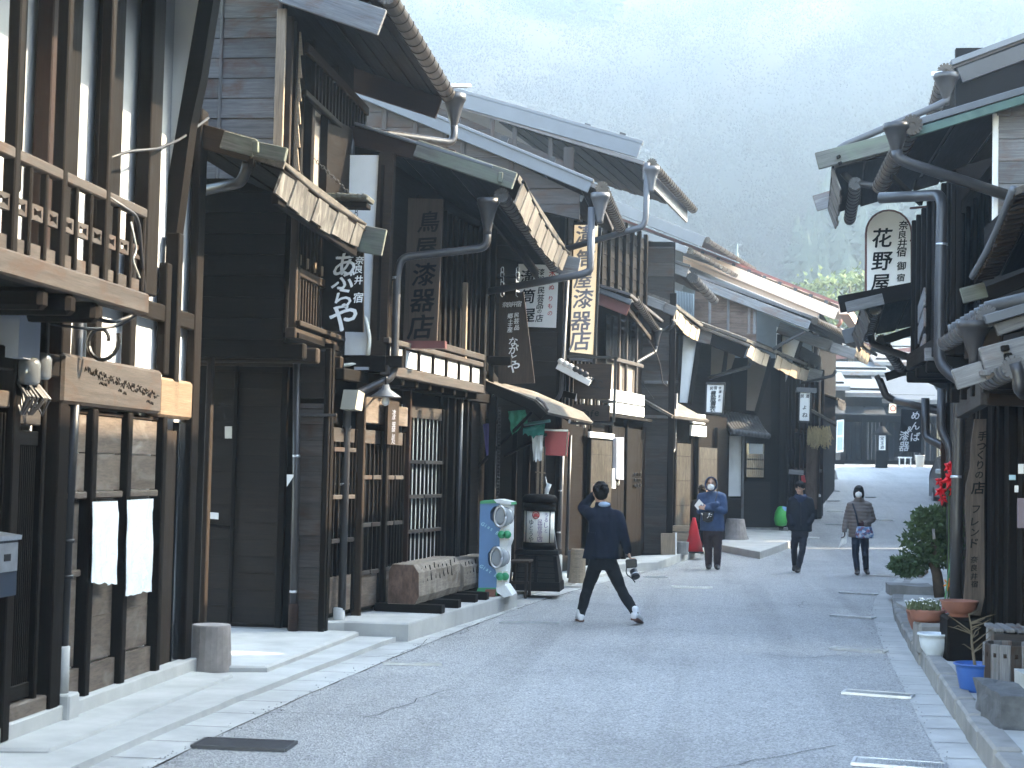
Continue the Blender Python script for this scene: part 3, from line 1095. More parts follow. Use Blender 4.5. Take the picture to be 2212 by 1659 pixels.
# near ground floor: fine lattice, door posts
uL = U(103, 1200)
post(h1, W1, uL - .08, .08, 2.75, .14, .11, BLACKW, 0, 'door_post')
post(h1, W1, uL - .30, .08, 2.75, .05, .08, DARKW, 0, 'door_post')
slab(h1, W1, rect(uL - .75, uL - .33, .3, 1.9), .02, BLACKW, .02, 'door_back')
lattice(h1, W1, uL - .74, uL - .34, .32, 1.85, 14, DARKW, .035, .014, .02, rails=(.32, 1.86), rh=.09)
slab(h1, W1, rect(uL - .56, uL - .32, 2.06, 2.28), .02, WHITE, .02, 'light_panel')
rail(h1, W1, uL - .8, uL - .25, 1.99, .10, .06, SIDEW, .0, 'door_head')
post(h1, W1, uL - .82, .08, 2.75, .10, .13, BLACKW, 0, 'door_post')
slab(h1, W1, rect(2.5, uL - .87, .35, 2.0), .02, BLACKW, .06, 'door_back')
lattice(h1, W1, uL - 1.6, uL - .88, .35, 2.0, 16, DARKW, .08, .018, .025, rails=(.36,), rh=.1)
rail(h1, W1, 2.4, uL - .85, 2.08, .1, .1, SIDEW, .0, 'door_head')
rail(h1, W1, 2.4, uL - .2, 2.32, .14, .12, DARKW, .0, 'door_lintel')
rail(h1, W1, 2.4, uL, .16, .2, .09, SHUTW, .0, 'door_step')

# iron-brown standpipe in its concrete sleeve, with the meters and cable loops beside its top
pb = G(121, 1560, .06)
pt = W1.px(135, 690, .25)
sp = thing('electric_standpipe', 'tall black standpipe in a pale concrete footing before the brown shutters', 'pipe', (pb.x, pb.y, .05))
mbk = MB().blk(pb.x - .09, pb.x + .09, pb.y - .02, pb.y + .16, .05, .235, bev=.012)
mbk.build('footing', CONC, sp)
base = Vector((pb.x - .005, pb.y + .07, .23))
lathe(sp, 'sleeve', base, [(.05, 0), (.05, .30), (.042, .305)], CONC, 14)
top = base + Vector((.02, .02, 2.42))
tube(sp, 'pole', [base + Z * .1, base + Vector((.008, 0, 1.2)), top], .038, BLACKM, 12, 0)
for z in (.75, .98, 1.9):
    clamp(sp, base + Z * z + Vector((.01, .005, 0)), .040, BLACKM)
scroll = MB()
cs = top + Vector((.16, .0, -.14))
scroll.tube([cs + Vector((math.cos(a) * (.05 + .011 * a), 0, math.sin(a) * (.06 + .013 * a))) for a in [k * .35 for k in range(20)]], .014, 6)
cs = top + Vector((-.13, 0, -.12))
scroll.tube([cs + Vector((-math.cos(a) * (.04 + .009 * a), 0, math.sin(a) * (.05 + .012 * a))) for a in [k * .35 for k in range(18)]], .013, 6)
scroll.build('scroll_bracket', BLACKM, sp)

mt = W1.px(85, 760, .3)
me_ = thing('electricity_meter', 'glass domed electricity meters under the near balcony', 'meter', W1.P(U(85, 760, .05), 2.2, .03))
MU = U(82, 780, .2)
slab(me_, W1, rect(MU - .28, MU + .02, 2.32, 2.62), .18, GREYPL, .2, 'meter_cabinet')
mg = plain('meter_glass', (.10, .11, .12), .08, var=.05, spec=.9)
for k, (du, z) in enumerate(((-.06, 2.25), (.10, 2.29))):
    lathe(me_, 'glass_dome', W1.P(MU + du, z - .08, .17), [(.055, 0), (.07, .02), (.07, .13), (.05, .16), (.02, .17)], mg, 14)
mbw = MB()
for k in range(9):
    u = MU - .12 + .035 * k
    mbw.tube([W1.P(u, 2.2, .12), W1.P(u + rnd.uniform(-.06, .06), 2.1, .2), W1.P(u + rnd.uniform(-.08, .08), 2.0, .15), W1.P(u + .03, 2.08 + rnd.uniform(0, .08), .1)], .010, 5)
mbw.build('wire_tangle', CABLE, me_)

def cable(name, label, pts, r=.012, mat=None, group=None):
    o = mk(name, *tube_data(bend(pts, .3, 6), r, 6), mat or CABLE, None, None, True)
    return tag(o, label, 'cable', group)
cable('cable', 'black cable looping across the white wing wall of the near house', [W1.px(236, 342, .35), W1.px(280, 326, .3), W1.px(340, 322, .35), atY(392, 300, 12.0), atY(450, 255, 12.6)], .011)
cable('cable', 'thick dark cables bundled under the near balcony floor', [W1.px(120, 690, .2), W1.px(170, 668, .35), W1.px(235, 700, .45), W1.px(288, 682, .5), W1.px(313, 640, .6), W1.px(306, 560, .62), W1.px(300, 470, .62), W1.px(232, 425, .62)], .014)
cable('cable', 'second thin cable drooping below the balcony beam end', [W1.px(110, 700, .15), W1.px(200, 712, .3), W1.px(260, 704, .4), W1.px(310, 668, .55)], .010)
cable('cable', 'pale loose wires hanging by the balcony corner', [W1.px(283, 480, .62), W1.px(296, 540, .63), W1.px(286, 560, .62), W1.px(302, 600, .63)], .006, CABLEW)

# plastic sheets taped over the lower boards
PLASTIC, pnt, pbs = nodes('milky_plastic_sheet')
pbs.inputs['Base Color'].default_value = (.80, .84, .85, 1)
pbs.inputs['Roughness'].default_value = .18
pbs.inputs['Specular IOR Level'].default_value = .7
bump(pnt, pbs, noise_fac(pnt, coords(pnt, (1, 1, 1)), 9, 4, .6, 1.5), .02, .7)
def psheet(label, q, seed, hem):
    P = [W1.px(x, y, .115) for x, y in q]
    o = sheet_cloth(None, 'plastic_sheet', *P, PLASTIC, 16, 20, .016, freq=3.5, seed=seed, hem=hem)
    tag(o, label, 'plastic sheet', 'plastic sheets taped over the shutters')
psheet('milky plastic sheet, shorter and nearer of two taped on brown boards', [(196, 1256), (249, 1258), (251, 1082), (198, 1084)], 1.0, .03)
psheet('longer milky plastic sheet with crumpled hem beside the entrance post', [(269, 1283), (326, 1274), (331, 1077), (272, 1080)], 5.0, .04)

# mailbox on the lattice, log by the door, light switch, hanging tag
mbx = thing('mailbox', 'dark blue mailbox with a silver front on the near lattice door', 'mailbox', W1.P(U(20, 1240, .2), 1.0, .1))
MU2 = U(40, 1230, .30)
bxm = plain('dark_blue_enamel', (.012, .02, .035), .35)
slab(mbx, W1, rect(MU2 - .32, MU2, .96, 1.28), .22, bxm, .29, 'box')
plate(mbx, 'lid', [W1.P(MU2 - .33, 1.30, .31), W1.P(MU2 + .01, 1.30, .31), W1.P(MU2 + .01, 1.33, .06), W1.P(MU2 - .33, 1.33, .06)], .025, STEEL)
slab(mbx, W1, rect(MU2 - .30, MU2 - .02, 1.1, 1.26), .01, STEEL, .301, 'flap')
slab(mbx, W1, rect(MU2 - .2, MU2 - .12, 1.16, 1.20), .01, BLACKM, .306, 'latch')

def stump(name, label, p, r0, r1, h, mat, seg=18, flare=0, cat='log', topmat=None, rough=.05):
    v, f = lathe_data([(r0 * (1 + flare), 0), (r0, h * .25), ((r0 + r1) / 2, h * .6), (r1, h - .012), (r1 * .97, h)], seg)
    v = [(x * (1 + rough * noise.noise(Vector((x * 9, y * 9, z * 2 + p[0] * 7)))), y * (1 + rough * noise.noise(Vector((x * 9, y * 9, z * 2 + 5 + p[0])))), z) for x, y, z in v]
    o = mk(name, v, f, mat, None, Matrix.Translation(Vector(p)))
    return tag(o, label, cat)
BARKG = plain('grey_bare_log', (.25, .22, .205), .9, var=.3, scale=7, bumpd=.004, dirt=(.13, .11, .10), dirt_amt=.4)
p = G(443, 1452, .06)
stump('log_stool', 'short grey upright log standing at the near house corner', (p.x, p.y + .14, .055), .165, .155, .37, BARKG, 20)
# ================================================================== house two: recessed entrance, board eave, hanging sign
F5, E8, C4, C5, D8, E5, F4 = sheet(353.9, 221.2, .224), sheet(584, 0, .2454), sheet(619.4, 88.5, .36), sheet(619.4, 619.4, .36), sheet(690.1, 407, .2667), sheet(690.1, 840.6, .3201), sheet(796.3, 265.4, .28)
h2 = thing('townhouse', 'weathered inn with hung board eave above a dark recessed entrance', 'house', (-4.4, 15.6, .05))
W2 = Wall((-3.95, 14.75), (-3.95, 17.6))
# recessed side wall of lapped dark boards, in a frame
Wr = facing(15.9, -6.0, -4.13)
a, b = Wr.uz(440, 1100)[0], Wr.uz(615, 1100)[0]
slab(h2, Wr, rect(-.2, 1.85, .05, 3.0), .1, BLACKW, -.03, 'wall')
mid = Wr.uz(502, 1200)[0]
planks(h2, Wr, rect(a + .03, mid - .02, .14, 2.75), .168, DSIDEW, .016, .0)
planks(h2, Wr, rect(mid + .02, b - .05, .14, 2.75), .168, DSIDEW, .016, .0)
post(h2, Wr, mid, .12, 2.8, .045, .05, DARKW)
post(h2, Wr, b - .02, .08, 2.9, .07, .07, DARKW)
rail(h2, Wr, a, b, .115, .06, .06, DARKW, 0, 'sill')
rail(h2, Wr, -.1, 1.86, 2.9, .2, .12, BLACKW, 0, 'lintel')
rail(h2, Wr, -.1, 1.86, .06, .1, .12, STONE, 0, 'foundation')
# outlet plate and name plate on it
slab(h2, Wr, pxpoly(Wr, [(486, 947), (501, 947), (501, 921), (486, 921)], .03), .01, PLASTC, .035, 'outlet_plate')
slab(h2, Wr, pxpoly(Wr, [(449, 1120), (472, 1122), (472, 1108), (449, 1106)], .03), .01, WHITEP, .035, 'name_plate')
beam(h2, 'name_shelf', Wr.P(Wr.uz(448, 1130)[0], 1.12, .03), Wr.P(Wr.uz(498, 1140)[0], 1.09, .03), .06, .03, DARKW)
# entrance post, sun on its street edge
post(h2, facing(14.9, -6, -4), facing(14.9, -6, -4).uz(452, 1000)[0], .08, 3.0, .055, .09, MIDW, 0, 'entrance_post')
# narrow siding strip by the pipe
Ws = facing(15.75, -4.13, -3.78)
planks(h2, Ws, rect(0, .30, .1, 2.35), .157, SIDEW, .016)
post(h2, Ws, .335, .06, 2.9, .06, .05, DARKW)
slab(h2, Ws, rect(-.02, .37, .05, 2.95), .08, DARKW, -.03, 'wall')
planks(h2, Ws, rect(0, .30, 2.4, 2.9), .157, DSIDEW, .016)
beam(h2, 'pipe_arm', Ws.px(650, 897, .05), Ws.px(728, 897, .05), .03, .03, PIPE)
downpipe(h2, [Ws.px(641, 780, .06), Ws.px(639, 1100, .06), Ws.px(633, 1362, .06)], .037, PIPE, [Ws.px(640, 985, .06), Ws.px(634, 1278, .06)])
lathe(h2, 'pipe_shoe', Ws.px(633, 1363, .06), [(.05, 0), (.05, .26), (.04, .27)], REDW, 14)
slab(h2, Ws, pxpoly(Ws, [(620, 1051), (634, 1030), (634, 1025), (620, 1025)], .1), .008, WHITEP, .11, 'paper_tag')
# first floor: dark end wall, joist ends, lattice screen to the street
We = facing(14.75, -6.0, -3.97)
slab(h2, We, rect(0, 2.0, 2.85, 4.55), .08, BLACKW, 0, 'end_wall')
planks(h2, We, rect(0, 2.0, 2.9, 4.5), .2, BLACKW, .014, .002)
plate(h2, 'jetty_floor', [(-6, 14.75, 2.92), (-3.85, 14.75, 2.92), (-3.85, 17.6, 2.92), (-6, 17.6, 2.92)][::-1], .05, BLACKW)
for k in range(6):
    y = 14.82 + .52 * k
    beam(h2, 'joist', (-5.9, y, 2.80 - .004 * k), (-3.80, y, 2.80 - .004 * k), .13, .15, MIDW if k else DARKW, bev=.015)
rail(h2, W2, -.05, 2.9, 2.965, .10, .10, MIDW, -.02, 'sill_beam')
rail(h2, W2, -.02, 2.85, 3.06, .05, .12, MIDW, .0, 'lattice_sill')
slab(h2, W2, rect(0, 2.85, 3.0, 4.6), .04, BLACKW, -.08, 'wall')
lattice(h2, W2, .1, 2.7, 3.08, 3.52, 24, MIDW, .02, .022, .03)
lattice(h2, W2, .1, 2.7, 3.60, 4.1, 18, MIDW, .02, .022, .03)
rail(h2, W2, .0, 2.75, 3.56, .085, .06, MIDW, .0, 'lattice_rail')
for k in range(9):
    beam(h2, 'lattice_clip', W2.P(.2 + .29 * k, 3.63, .035), W2.P(.2 + .29 * k, 3.73, .035), .03, .03, PALEW, up=W2.n, bev=.003)
for u in (.0, .08, 1.35, 2.78):
    post(h2, W2, u, 2.95, 4.5, .06, .07, MIDW if u != .08 else DARKW, 0, 'lattice_post')
for k in range(5):
    plate(h2, 'corner_shingle', [W2.P(-.02, 3.02 + .2 * k, .01), W2.P(-.02, 3.02 + .2 * k, .055), W2.P(-.02, 3.22 + .2 * k, .03), W2.P(-.02, 3.22 + .2 * k, .01)], .02, PALEW)
# the board pent roof hung over it
PA, PB = atY(421, 268, 13.7), atY(622, 322, 13.7)
board_px(h2, 'barge_board', (300 * .224 + 353.9, 190 * .224 + 221.2), (553, 300), 12.62, 54, MIDW, .06)
board_px(h2, 'barge_board', (486, 283), (556, 302), 12.60, 40, MOSSW, .05)
board_px(h2, 'barge_tip', (553, 306), (622, 320), 12.58, 32, MOSSW, .06)
beam(h2, 'barge_peg', atY(552, 305, 12.5), atY(552, 330, 12.5), .05, .05, MOSSW)
beam(h2, 'barge_peg', atY(545, 343, 12.5), atY(543, 360, 12.5), .05, .06, DARKW)
roof(h2, (-4.5, 12.66, 4.5), (-3.46, 12.66, 4.18), (-3.46, 15.8, 4.16), (-4.5, 15.8, 4.5), soff=BLACKW, n=5, mat=EAVEP)
eave_boards(h2, (-3.48, 12.7, 4.13), (-3.48, 15.75, 4.13), .42, .23, EAVED, lean=(-.03, -.14, 0), dip=.045, n=8)
beam(h2, 'eave_end_board', (-3.56, 15.82, 4.02), (-3.28, 15.82, 3.97), .05, .27, MOSSW)
beam(h2, 'eave_purlin', (-3.56, 12.75, 3.90), (-3.56, 15.7, 3.86), .06, .10, BLACKW)
tube(h2, 'downpipe', [atY(535, 350, 12.8), atY(532, 368, 12.8), atY(520, 395, 12.8), atY(400, 420, 13.1)], .045, PIPE, 12, .12)
# upper storey: grey sun-bleached gable boards, dark street front
gp = pxpoly(We, [(462, 330), (601, 330), (601, -260), (462, -260)])
gz0 = gp[0][1] - .25
uA, uB, uM = gp[0][0], gp[1][0], We.uz(478, 100)[0]
planks(h2, We, rect(uM + .03, uB - .03, gz0, gp[2][1]), .192, GREYW, .018, .0)
planks(h2, We, rect(uA - .6, uM - .01, gz0, gp[2][1]), .192, GREYW, .018, .0)
post(h2, We, uM + .01, gz0, gp[2][1], .035, .035, GREYW, 0, 'batten')
post(h2, We, uB - .015, gz0, gp[2][1], .035, .04, GREYW, 0, 'corner_batten')
slab(h2, We, rect(-.3, uB, 4.5, gp[2][1]), .06, DARKW, -.01, 'gable_wall')
slab(h2, W2, rect(0, 2.85, 4.3, 6.3), .04, DARKW, -.1, 'wall')
for x, m, w in ((606, PALEW, .03), (622, MIDW, .05), (633, BLACKW, .06), (672, BLACKW, .10), (725, BLACKW, .10)):
    post(h2, W2, W2.uz(x, 250)[0], 4.3, 5.9, w, .09, m, -.06, 'upper_post')
slab(h2, W2, rect(W2.uz(684, 250)[0], W2.uz(714, 250)[0], 4.3, 5.3), .02, TANP, -.06, 'clay_panel')
for k in range(6):
    plate(h2, 'corner_shingle', [W2.P(-.01, 4.5 + .22 * k, .0), W2.P(-.01, 4.5 + .22 * k, .06), W2.P(-.01, 4.72 + .22 * k, .035), W2.P(-.01, 4.72 + .22 * k, .0)], .02, PALEW)
lattice(h2, W2, .4, 2.85, 5.30, 5.66, 17, DARKW, .05, .05, .04, name='comb_slat')
rail(h2, W2, .1, 2.85, 5.70, .10, .05, MIDW, .04, 'comb_rail')
rail(h2, W2, .1, 2.85, 5.27, .06, .05, DARKW, .03, 'comb_rail')
# upper roof, gutter, the pipe that crosses over to the corner
ge0, ge1 = Vector((-2.98, 14.2, 6.0)), Vector((-2.98, 17.75, 5.9))
roof(h2, (-7.5, 14.1, 7.55), (-3.05, 14.1, 6.02), (-3.05, 17.8, 5.97), (-7.5, 17.8, 7.5), soff=DARKW, n=14, frac=.35)
beam(h2, 'barge_board', (-5.6, 14.12, 6.62), (-3.0, 14.12, 5.72), .05, .24, GREYW)
beam(h2, 'barge_board', (-7.0, 17.78, 7.05), (-3.1, 17.78, 5.78), .05, .26, REDW)
gutter(h2, ge0, ge1, .085, GUT)
hopper(h2, ge1 + Vector((.06, -.02, .02)), .12, .38, PIPE, .042)
beam(h2, 'gutter_bar', ge1 + Vector((.0, 0, .12)), ge1 + Vector((.24, 0, .12)), .05, .04, STEEL)
hp = ge1 + Vector((.06, -.02, -.36))
downpipe(h2, [hp + Z * .05, hp - Z * .18, W2.px(775, 280, .12), W2.px(757, 300, .1), W2.px(757, 378, .1)], .045, PIPE, rad=.16)

# the hanging shop sign of house two
def sign_frame(label, cat='sign', name='shop_sign', loc=None, group=None):
    return thing(name, label, cat, loc, group)
def face_frame(p00, p10, Y):
    A, B = atY(*p00, Y), atY(*p10, Y)
    return A, (B - A)
Yb = 15.9
s1 = thing('shop_sign', 'black hanging sign board with large white hiragana under a bark roof', 'sign', atY(737, 716, Yb))
Q = [atY(x, y, Yb) for x, y in ((693, 714), (784, 717), (785, 515), (700, 500))]
plate(s1, 'board', Q, .05, BLACKW, along=Z)
o = (Q[0] + Q[1]) / 2
xx = Vector((1, 0, 0))
px = Yb / FPX
def at_px(sx, sy, o_px=(737, 715)):
    return ((sx - o_px[0]) * px, (o_px[1] - sy) * px)
ch = []
for c, x, y, s in (('あ', 740, 567, 52), ('ぶ', 737, 600, 46), ('ら', 739, 642, 46), ('や', 739, 684, 62)):
    ch.append((c, *at_px(x, y), s * px * 1.15))
for c, x, y, s in (('奈', 773, 557, 19), ('良', 772, 577, 19), ('井', 772, 601, 20), ('宿', 772, 640, 23)):
    ch.append((c, *at_px(x, y), s * px * 1.05))
lettering(s1, o, xx, Z, ch, INKW, .006)
rf = MB()
for k in range(9):
    x0 = 700 + 11 * k
    rf.box(atY(x0, 428 + rnd.uniform(-3, 3), Yb - .08), atY(x0 + 13, 430 + rnd.uniform(-3, 3), Yb - .08), .34, .035 + rnd.uniform(0, .02), bev=.01)
rf.build('bark_roof', MOSSW, s1)
board_px(s1, 'roof_beam', (706, 437), (797, 440), Yb, 12, DARKW, .2)
chain(s1, atY(770, 452, Yb), atY(768, 512, Yb), BLACKM, 8)
chain(s1, W2.px(679, 343, .05), atY(762, 425, Yb), BLACKM, 16)
beam(s1, 'hanger_bar', atY(745, 500, Yb), atY(790, 505, Yb), .03, .03, BLACKM)

# ================================================================== house three: lacquerware shop, carved sign, board eave with gutter
h3 = thing('townhouse', 'lacquerware shop with latticed doors and a tall carved sign under its eave', 'house', (-3.4, 18.8, .1))
W3 = Wall((-3.78, 15.95), (-3.0, 21.25))
U3 = lambda x, y=1100, off=0.0: W3.uz(x, y, off)[0]
slab(h3, W3, rect(0, 5.35, .1, 5.3), .12, BLACKW, -.15, 'wall')
ZS = .22
def lattice_door(u0, u1, nb, mat, glassmat, zt=2.12, low=.62, rails=(1.0, 1.42, 1.84), bar=.022, off=.0, lowmat=None):
    slab(h3, W3, rect(u0 + .03, u1 - .03, low - .02, zt), .01, glassmat, off - .02, 'door_glass')
    for u in (u0 + .025, u1 - .025):
        post(h3, W3, u, ZS + .02, zt, .05, .045, mat, off - .01, 'door_stile')
    slab(h3, W3, rect(u0 + .05, u1 - .05, ZS + .04, low), .02, lowmat or SHUTW, off + .012, 'door_foot')
    slab(h3, W3, rect(u0 + .05, u1 - .05, zt - .14, zt), .02, SIDEW, off + .014, 'door_head')
    lattice(h3, W3, u0 + .06, u1 - .06, low, zt - .14, nb, mat, off + .012, bar, .03)
    for z in rails:
        for k in range(2):
            m = (u0 + u1) / 2
            a, b = ((u0 + .06, m - .02), (m + .02, u1 - .06))[k]
            beam(h3, 'door_rail', W3.P(a, z, off + .022), W3.P(b, z, off + .022), .035, .045, SIDEW, bev=.004)
ub = [U3(x) for x in (713, 767, 800, 815, 865, 912)]
lattice_door(ub[0] - .08, ub[1] - .05, 5, DARKW, DARKG, rails=(.98, 1.42, 1.9))
lattice_door(ub[1], ub[3] - .03, 4, DARKW, DARKG, off=.03, rails=(.62, 1.12, 1.62))
lattice_door(ub[3] + .04, ub[4] - .03, 6, DARKW, DARKG, off=.02, rails=(.62, 1.12, 1.62))
post(h3, W3, ub[1] - .03, .1, 2.65, .05, .10, MIDW)
post(h3, W3, ub[3], .1, 2.65, .08, .11, DARKW)
post(h3, W3, ub[4], .1, 2.65, .05, .10, REDW)
SHO = plain('paper_screen', (.42, .44, .43), .9, var=.05)
lattice_door(ub[4] + .06, ub[4] + 1.5, 9, DARKW, SHO, zt=2.45, off=-.02, rails=(1.0, 1.4, 1.8), low=.5)
for k, uu in enumerate((ub[4] + 1.56, ub[4] + 1.8, ub[4] + 2.05, ub[4] + 2.35, ub[4] + 2.6)):
    post(h3, W3, uu, .1, 2.75, .07, .06 + .02 * (k % 2), BLACKW, -.02)
slab(h3, W3, rect(ub[4] + 1.5, 5.3, .1, 2.7), .03, BLACKW, -.04, 'dark_panel')
downpipe(h3, [W3.P(ub[4] + 1.95, .15, .08), W3.P(ub[4] + 1.95, 2.7, .08)], .03, PIPE)
# head boards over the doors
rail(h3, W3, ub[1] - .02, ub[3] - .05, 2.33, .28, .04, SHUTW, .03, 'head_board')
rail(h3, W3, ub[1] - .02, ub[3] - .12, 2.55, .14, .03, REDW, .02, 'head_board')
rail(h3, W3, ub[3] + .1, ub[4] - .02, 2.30, .22, .04, SHUTW, .03, 'head_board')
rail(h3, W3, -.0, 5.3, 2.66, .12, .10, DARKW, 0, 'lintel')
# jettied upper floor: cantilever beam, row of white paper panes, shop front of dark lattice
W3f = Wall((-3.40, 16.55), (-2.93, 20.3))
plate(h3, 'jetty_floor', [W3f.P(0, 2.78, .02), W3f.P(3.78, 2.78, .02), W3f.P(3.78, 2.78, -.6), W3f.P(0, 2.78, -.6)], .05, BLACKW)
for k in range(8):
    u = .1 + .5 * k
    beam(h3, 'joist', W3f.P(u, 2.66, -.55), W3f.P(u, 2.66, .02), .09, .10, DARKW, bev=.012)
rail(h3, W3f, -.05, 3.8, 2.74, .115, .10, SIDEW, -.03, 'jetty_beam', bev=.012)
for k in range(7):
    a = .05 + .535 * k
    slab(h3, W3f, rect(a + .02, a + .515, 2.815, 3.0), .012, WHITEP, .01, 'paper_pane')
    post(h3, W3f, a, 2.80, 3.03, .035, .04, DARKW, 0, 'pane_mullion', bev=.004)
rail(h3, W3f, -.03, 3.8, 3.05, .06, .07, SIDEW, -.01, 'pane_rail')
slab(h3, W3f, rect(0, 3.8, 3.05, 4.9), .03, BLACKW, -.06, 'wall')
lattice(h3, W3f, .9, 3.75, 3.1, 4.75, 13, DARKW, .0, .04, .04, name='window_bar')
rail(h3, W3f, 1.2, 3.8, 3.14, .08, .07, SIDEW, .0, 'window_sill')
post(h3, W3f, 3.76, 2.7, 4.9, .09, .09, DARKW, -.02)
post(h3, W3f, 2.9, 3.05, 4.0, .05, .06, PALEW, .0, 'slim_post')
post(h3, W3f, .2, 2.8, 3.7, .05, .05, PALEW, .0, 'slim_post')
# white wing wall and its brown post, facing down the street
W3w = facing(16.6, -3.9, -3.2)
slab(h3, W3w, pxpoly(W3w, [(741, 771), (797, 768), (820, 335), (745, 335)]), .1, WHITE, 0, 'wing_wall')
slab(h3, W3w, pxpoly(W3w, [(797, 768), (834, 774), (852, 330), (820, 330)]), .14, MIDW, .03, 'wing_post')
beam(h3, 'wing_foot', W3w.px(801, 786, .03), W3w.px(836, 786, .03), .16, .17, BLACKW)
rail(h3, W3w, 0, .7, 2.83, .12, .1, BLACKW, 0, 'wing_beam')
slab(h3, W3w, pxpoly(W3w, [(769, 800), (800, 800), (800, 768), (769, 768)]), .06, GREYPL, .09, 'junction_box')
tube(h3, 'conduit', [W3w.px(795, 768, .08), W3w.px(799, 730, .08), W3w.px(790, 690, .06), W3w.px(786, 685, .04)], .022, PLASTC, 8, .1)
tube(h3, 'conduit', [W3w.px(769, 786, .08), W3w.px(735, 790, .1), W3w.px(715, 818, .1), W3w.px(690, 820, .1), W3w.px(682, 790, .05)], .022, PLASTC, 8, .1)
# roof with mossy barge, board eave, gutter and its long crooked pipe
roof(h3, (-4.2, 16.75, 5.42), (-2.05, 16.75, 4.83), (-2.05, 22.1, 4.83), (-4.2, 22.1, 5.42), soff=DARKW, n=8, mat=EAVEP)
board_px(h3, 'barge_board', (757, 272), (985, 325), 16.7, 42, REDW, .06)
board_px(h3, 'barge_board', (905, 303), (1118, 374), 16.66, 38, MOSSW, .07)
board_px(h3, 'barge_batten', (770, 266), (1068, 360), 16.7, 7, GREYM, .16)
beam(h3, 'barge_peg', atY(1082, 372, 16.6), atY(1080, 394, 16.6), .05, .04, MOSSW)
eave_boards(h3, (-2.02, 16.85, 4.76), (-2.0, 22.1, 4.72), .32, .25, EAVEP, lean=(-.06, -.18, 0), dip=.10, n=15)
beam(h3, 'eave_end_board', (-2.15, 22.2, 4.60), (-1.86, 22.2, 4.54), .05, .27, GREYW)
gutter(h3, (-2.24, 16.8, 4.62), (-2.2, 22.2, 4.55), .075, PIPE, every=.2)
beam(h3, 'gutter_board', (-2.42, 17.0, 4.5), (-2.42, 22.1, 4.42), .03, .16, DARKW)
hq = Vector((-2.38, 16.78, 4.58))
hopper(h3, hq, .11, .34, PIPE, .045)
downpipe(h3, [hq - Z * .3, hq - Z * .52, atY(868, 556, 16.7), atY(858, 590, 16.68), atY(852, 800, 16.6), atY(842, 818, 16.55), atY(755, 858, 16.3), atY(750, 890, 16.28), atY(738, 1318, 16.05)], .042, PIPE, [atY(857, 600, 16.68), atY(854, 776, 16.6), atY(749, 922, 16.28), atY(745, 1046, 16.2)], rad=.14)
lathe(h3, 'pipe_sleeve', atY(731, 1366, 16.05), [(.065, 0), (.06, .24), (.045, .25)], CONC, 16)
# roof: carved sign
s2 = thing('shop_sign', 'tall carved dark wood sign on a red-brown shelf beneath the mossy eave', 'sign', atY(915, 740, 17.3))
Ys = 17.3
px = Ys / FPX
plate(s2, 'board', [atY(x, y, Ys) for x, y in ((870, 738), (943, 738), (957, 430), (882, 428))], .07, SIGNW, along=Z)
plate(s2, 'shelf', [atY(x, y, Ys - .05) for x, y in ((862, 754), (961, 752), (961, 736), (862, 736))], .14, REDP)
o = atY(906, 738, Ys)
ch = []
for c, x, y, s in (('鳥', 921, 472, 50), ('屋', 915, 531, 52), ('漆', 913, 589, 54), ('器', 911, 647, 56), ('店', 908, 705, 58)):
    ch.append((c, (x - 906) * px, (738 - y) * px, s * px * 1.0))
lettering(s2, o, xx, Z, ch, INK, .004, 'carved_lettering', .12)

# lamp over the door, horn speaker, small hung plate
lp = thing('wall_lamp', 'enamel saucer lamp on a curved arm above the latticed doors', 'lamp', W3.px(820, 860, .1))
lpo = W3.px(833, 856, .35)
tube(lp, 'arm', [W3.px(812, 862, .03), W3.px(822, 850, .12), W3.px(838, 852, .3), lpo + Z * .22, lpo + Z * .12], .012, BLACKM, 8, .05)
lathe(lp, 'shade', lpo, [(.16, -.01), (.155, .0), (.05, .07), (.03, .12)], plain('grey_enamel', (.12, .13, .14), .3, .2), 22)
lathe(lp, 'bulb', lpo, [(.012, .02), (.035, -.02), (.045, -.055), (.03, -.09), (.006, -.1)], WHITEP, 12)
hs = thing('horn_speaker', 'beige loudspeaker mounted behind the big black downpipe', 'speaker', W3.px(775, 850, .15))
plate(hs, 'horn', [W3.px(x, y, .2) for x, y in ((767, 884), (782, 888), (788, 850), (774, 842))], .16, BEIGE)
lathe(hs, 'driver', W3.px(766, 868, .14), [(.06, -.06), (.09, 0), (.06, .05)], BLACKM, 14, axis=(1, 0, 0))
np_ = thing('hanging_plate', 'dark slatted wooden plate hung below the saucer lamp', 'sign', W3.px(845, 955, .16))
slab(np_, W3, rect(U3(838, 900, .16), U3(862, 900, .16), ZZ(0, 0) if False else W3.uz(850, 960, .16)[1], W3.uz(850, 866, .16)[1]), .03, MIDW, .16, 'board')
npl = [('漆', 0, .32, .12), ('器', 0, .19, .12), ('処', 0, .06, .12)]
nu = (U3(838, 900, .16) + U3(862, 900, .16)) / 2
lettering(np_, W3.P(nu, W3.uz(850, 960, .16)[1], .16), W3.u, Z, npl, INKG, .003)
# ================================================================== house four: folk craft shop with a low canopy
E1, D7, C6, E7, C7, E2, D6 = sheet(920.2, 752.1, .21333), sheet(1061.8, 530.9, .21333), sheet(1238.7, 353.9, .28), sheet(1274.1, 513.2, .21333), sheet(1238.7, 752.1, .32), sheet(1451, 690.1, .25067), sheet(1017.5, 1017.5, .18667)
h4 = thing('townhouse', 'folk craft shop with grey metal barge and a low canopy over its open front', 'house', (-2.7, 23.5, .1))
W4 = Wall((-3.08, 21.3), (-3.50, 25.85))
slab(h4, W4, rect(0, 4.6, .1, 5.9), .12, BLACKW, -.1, 'wall')
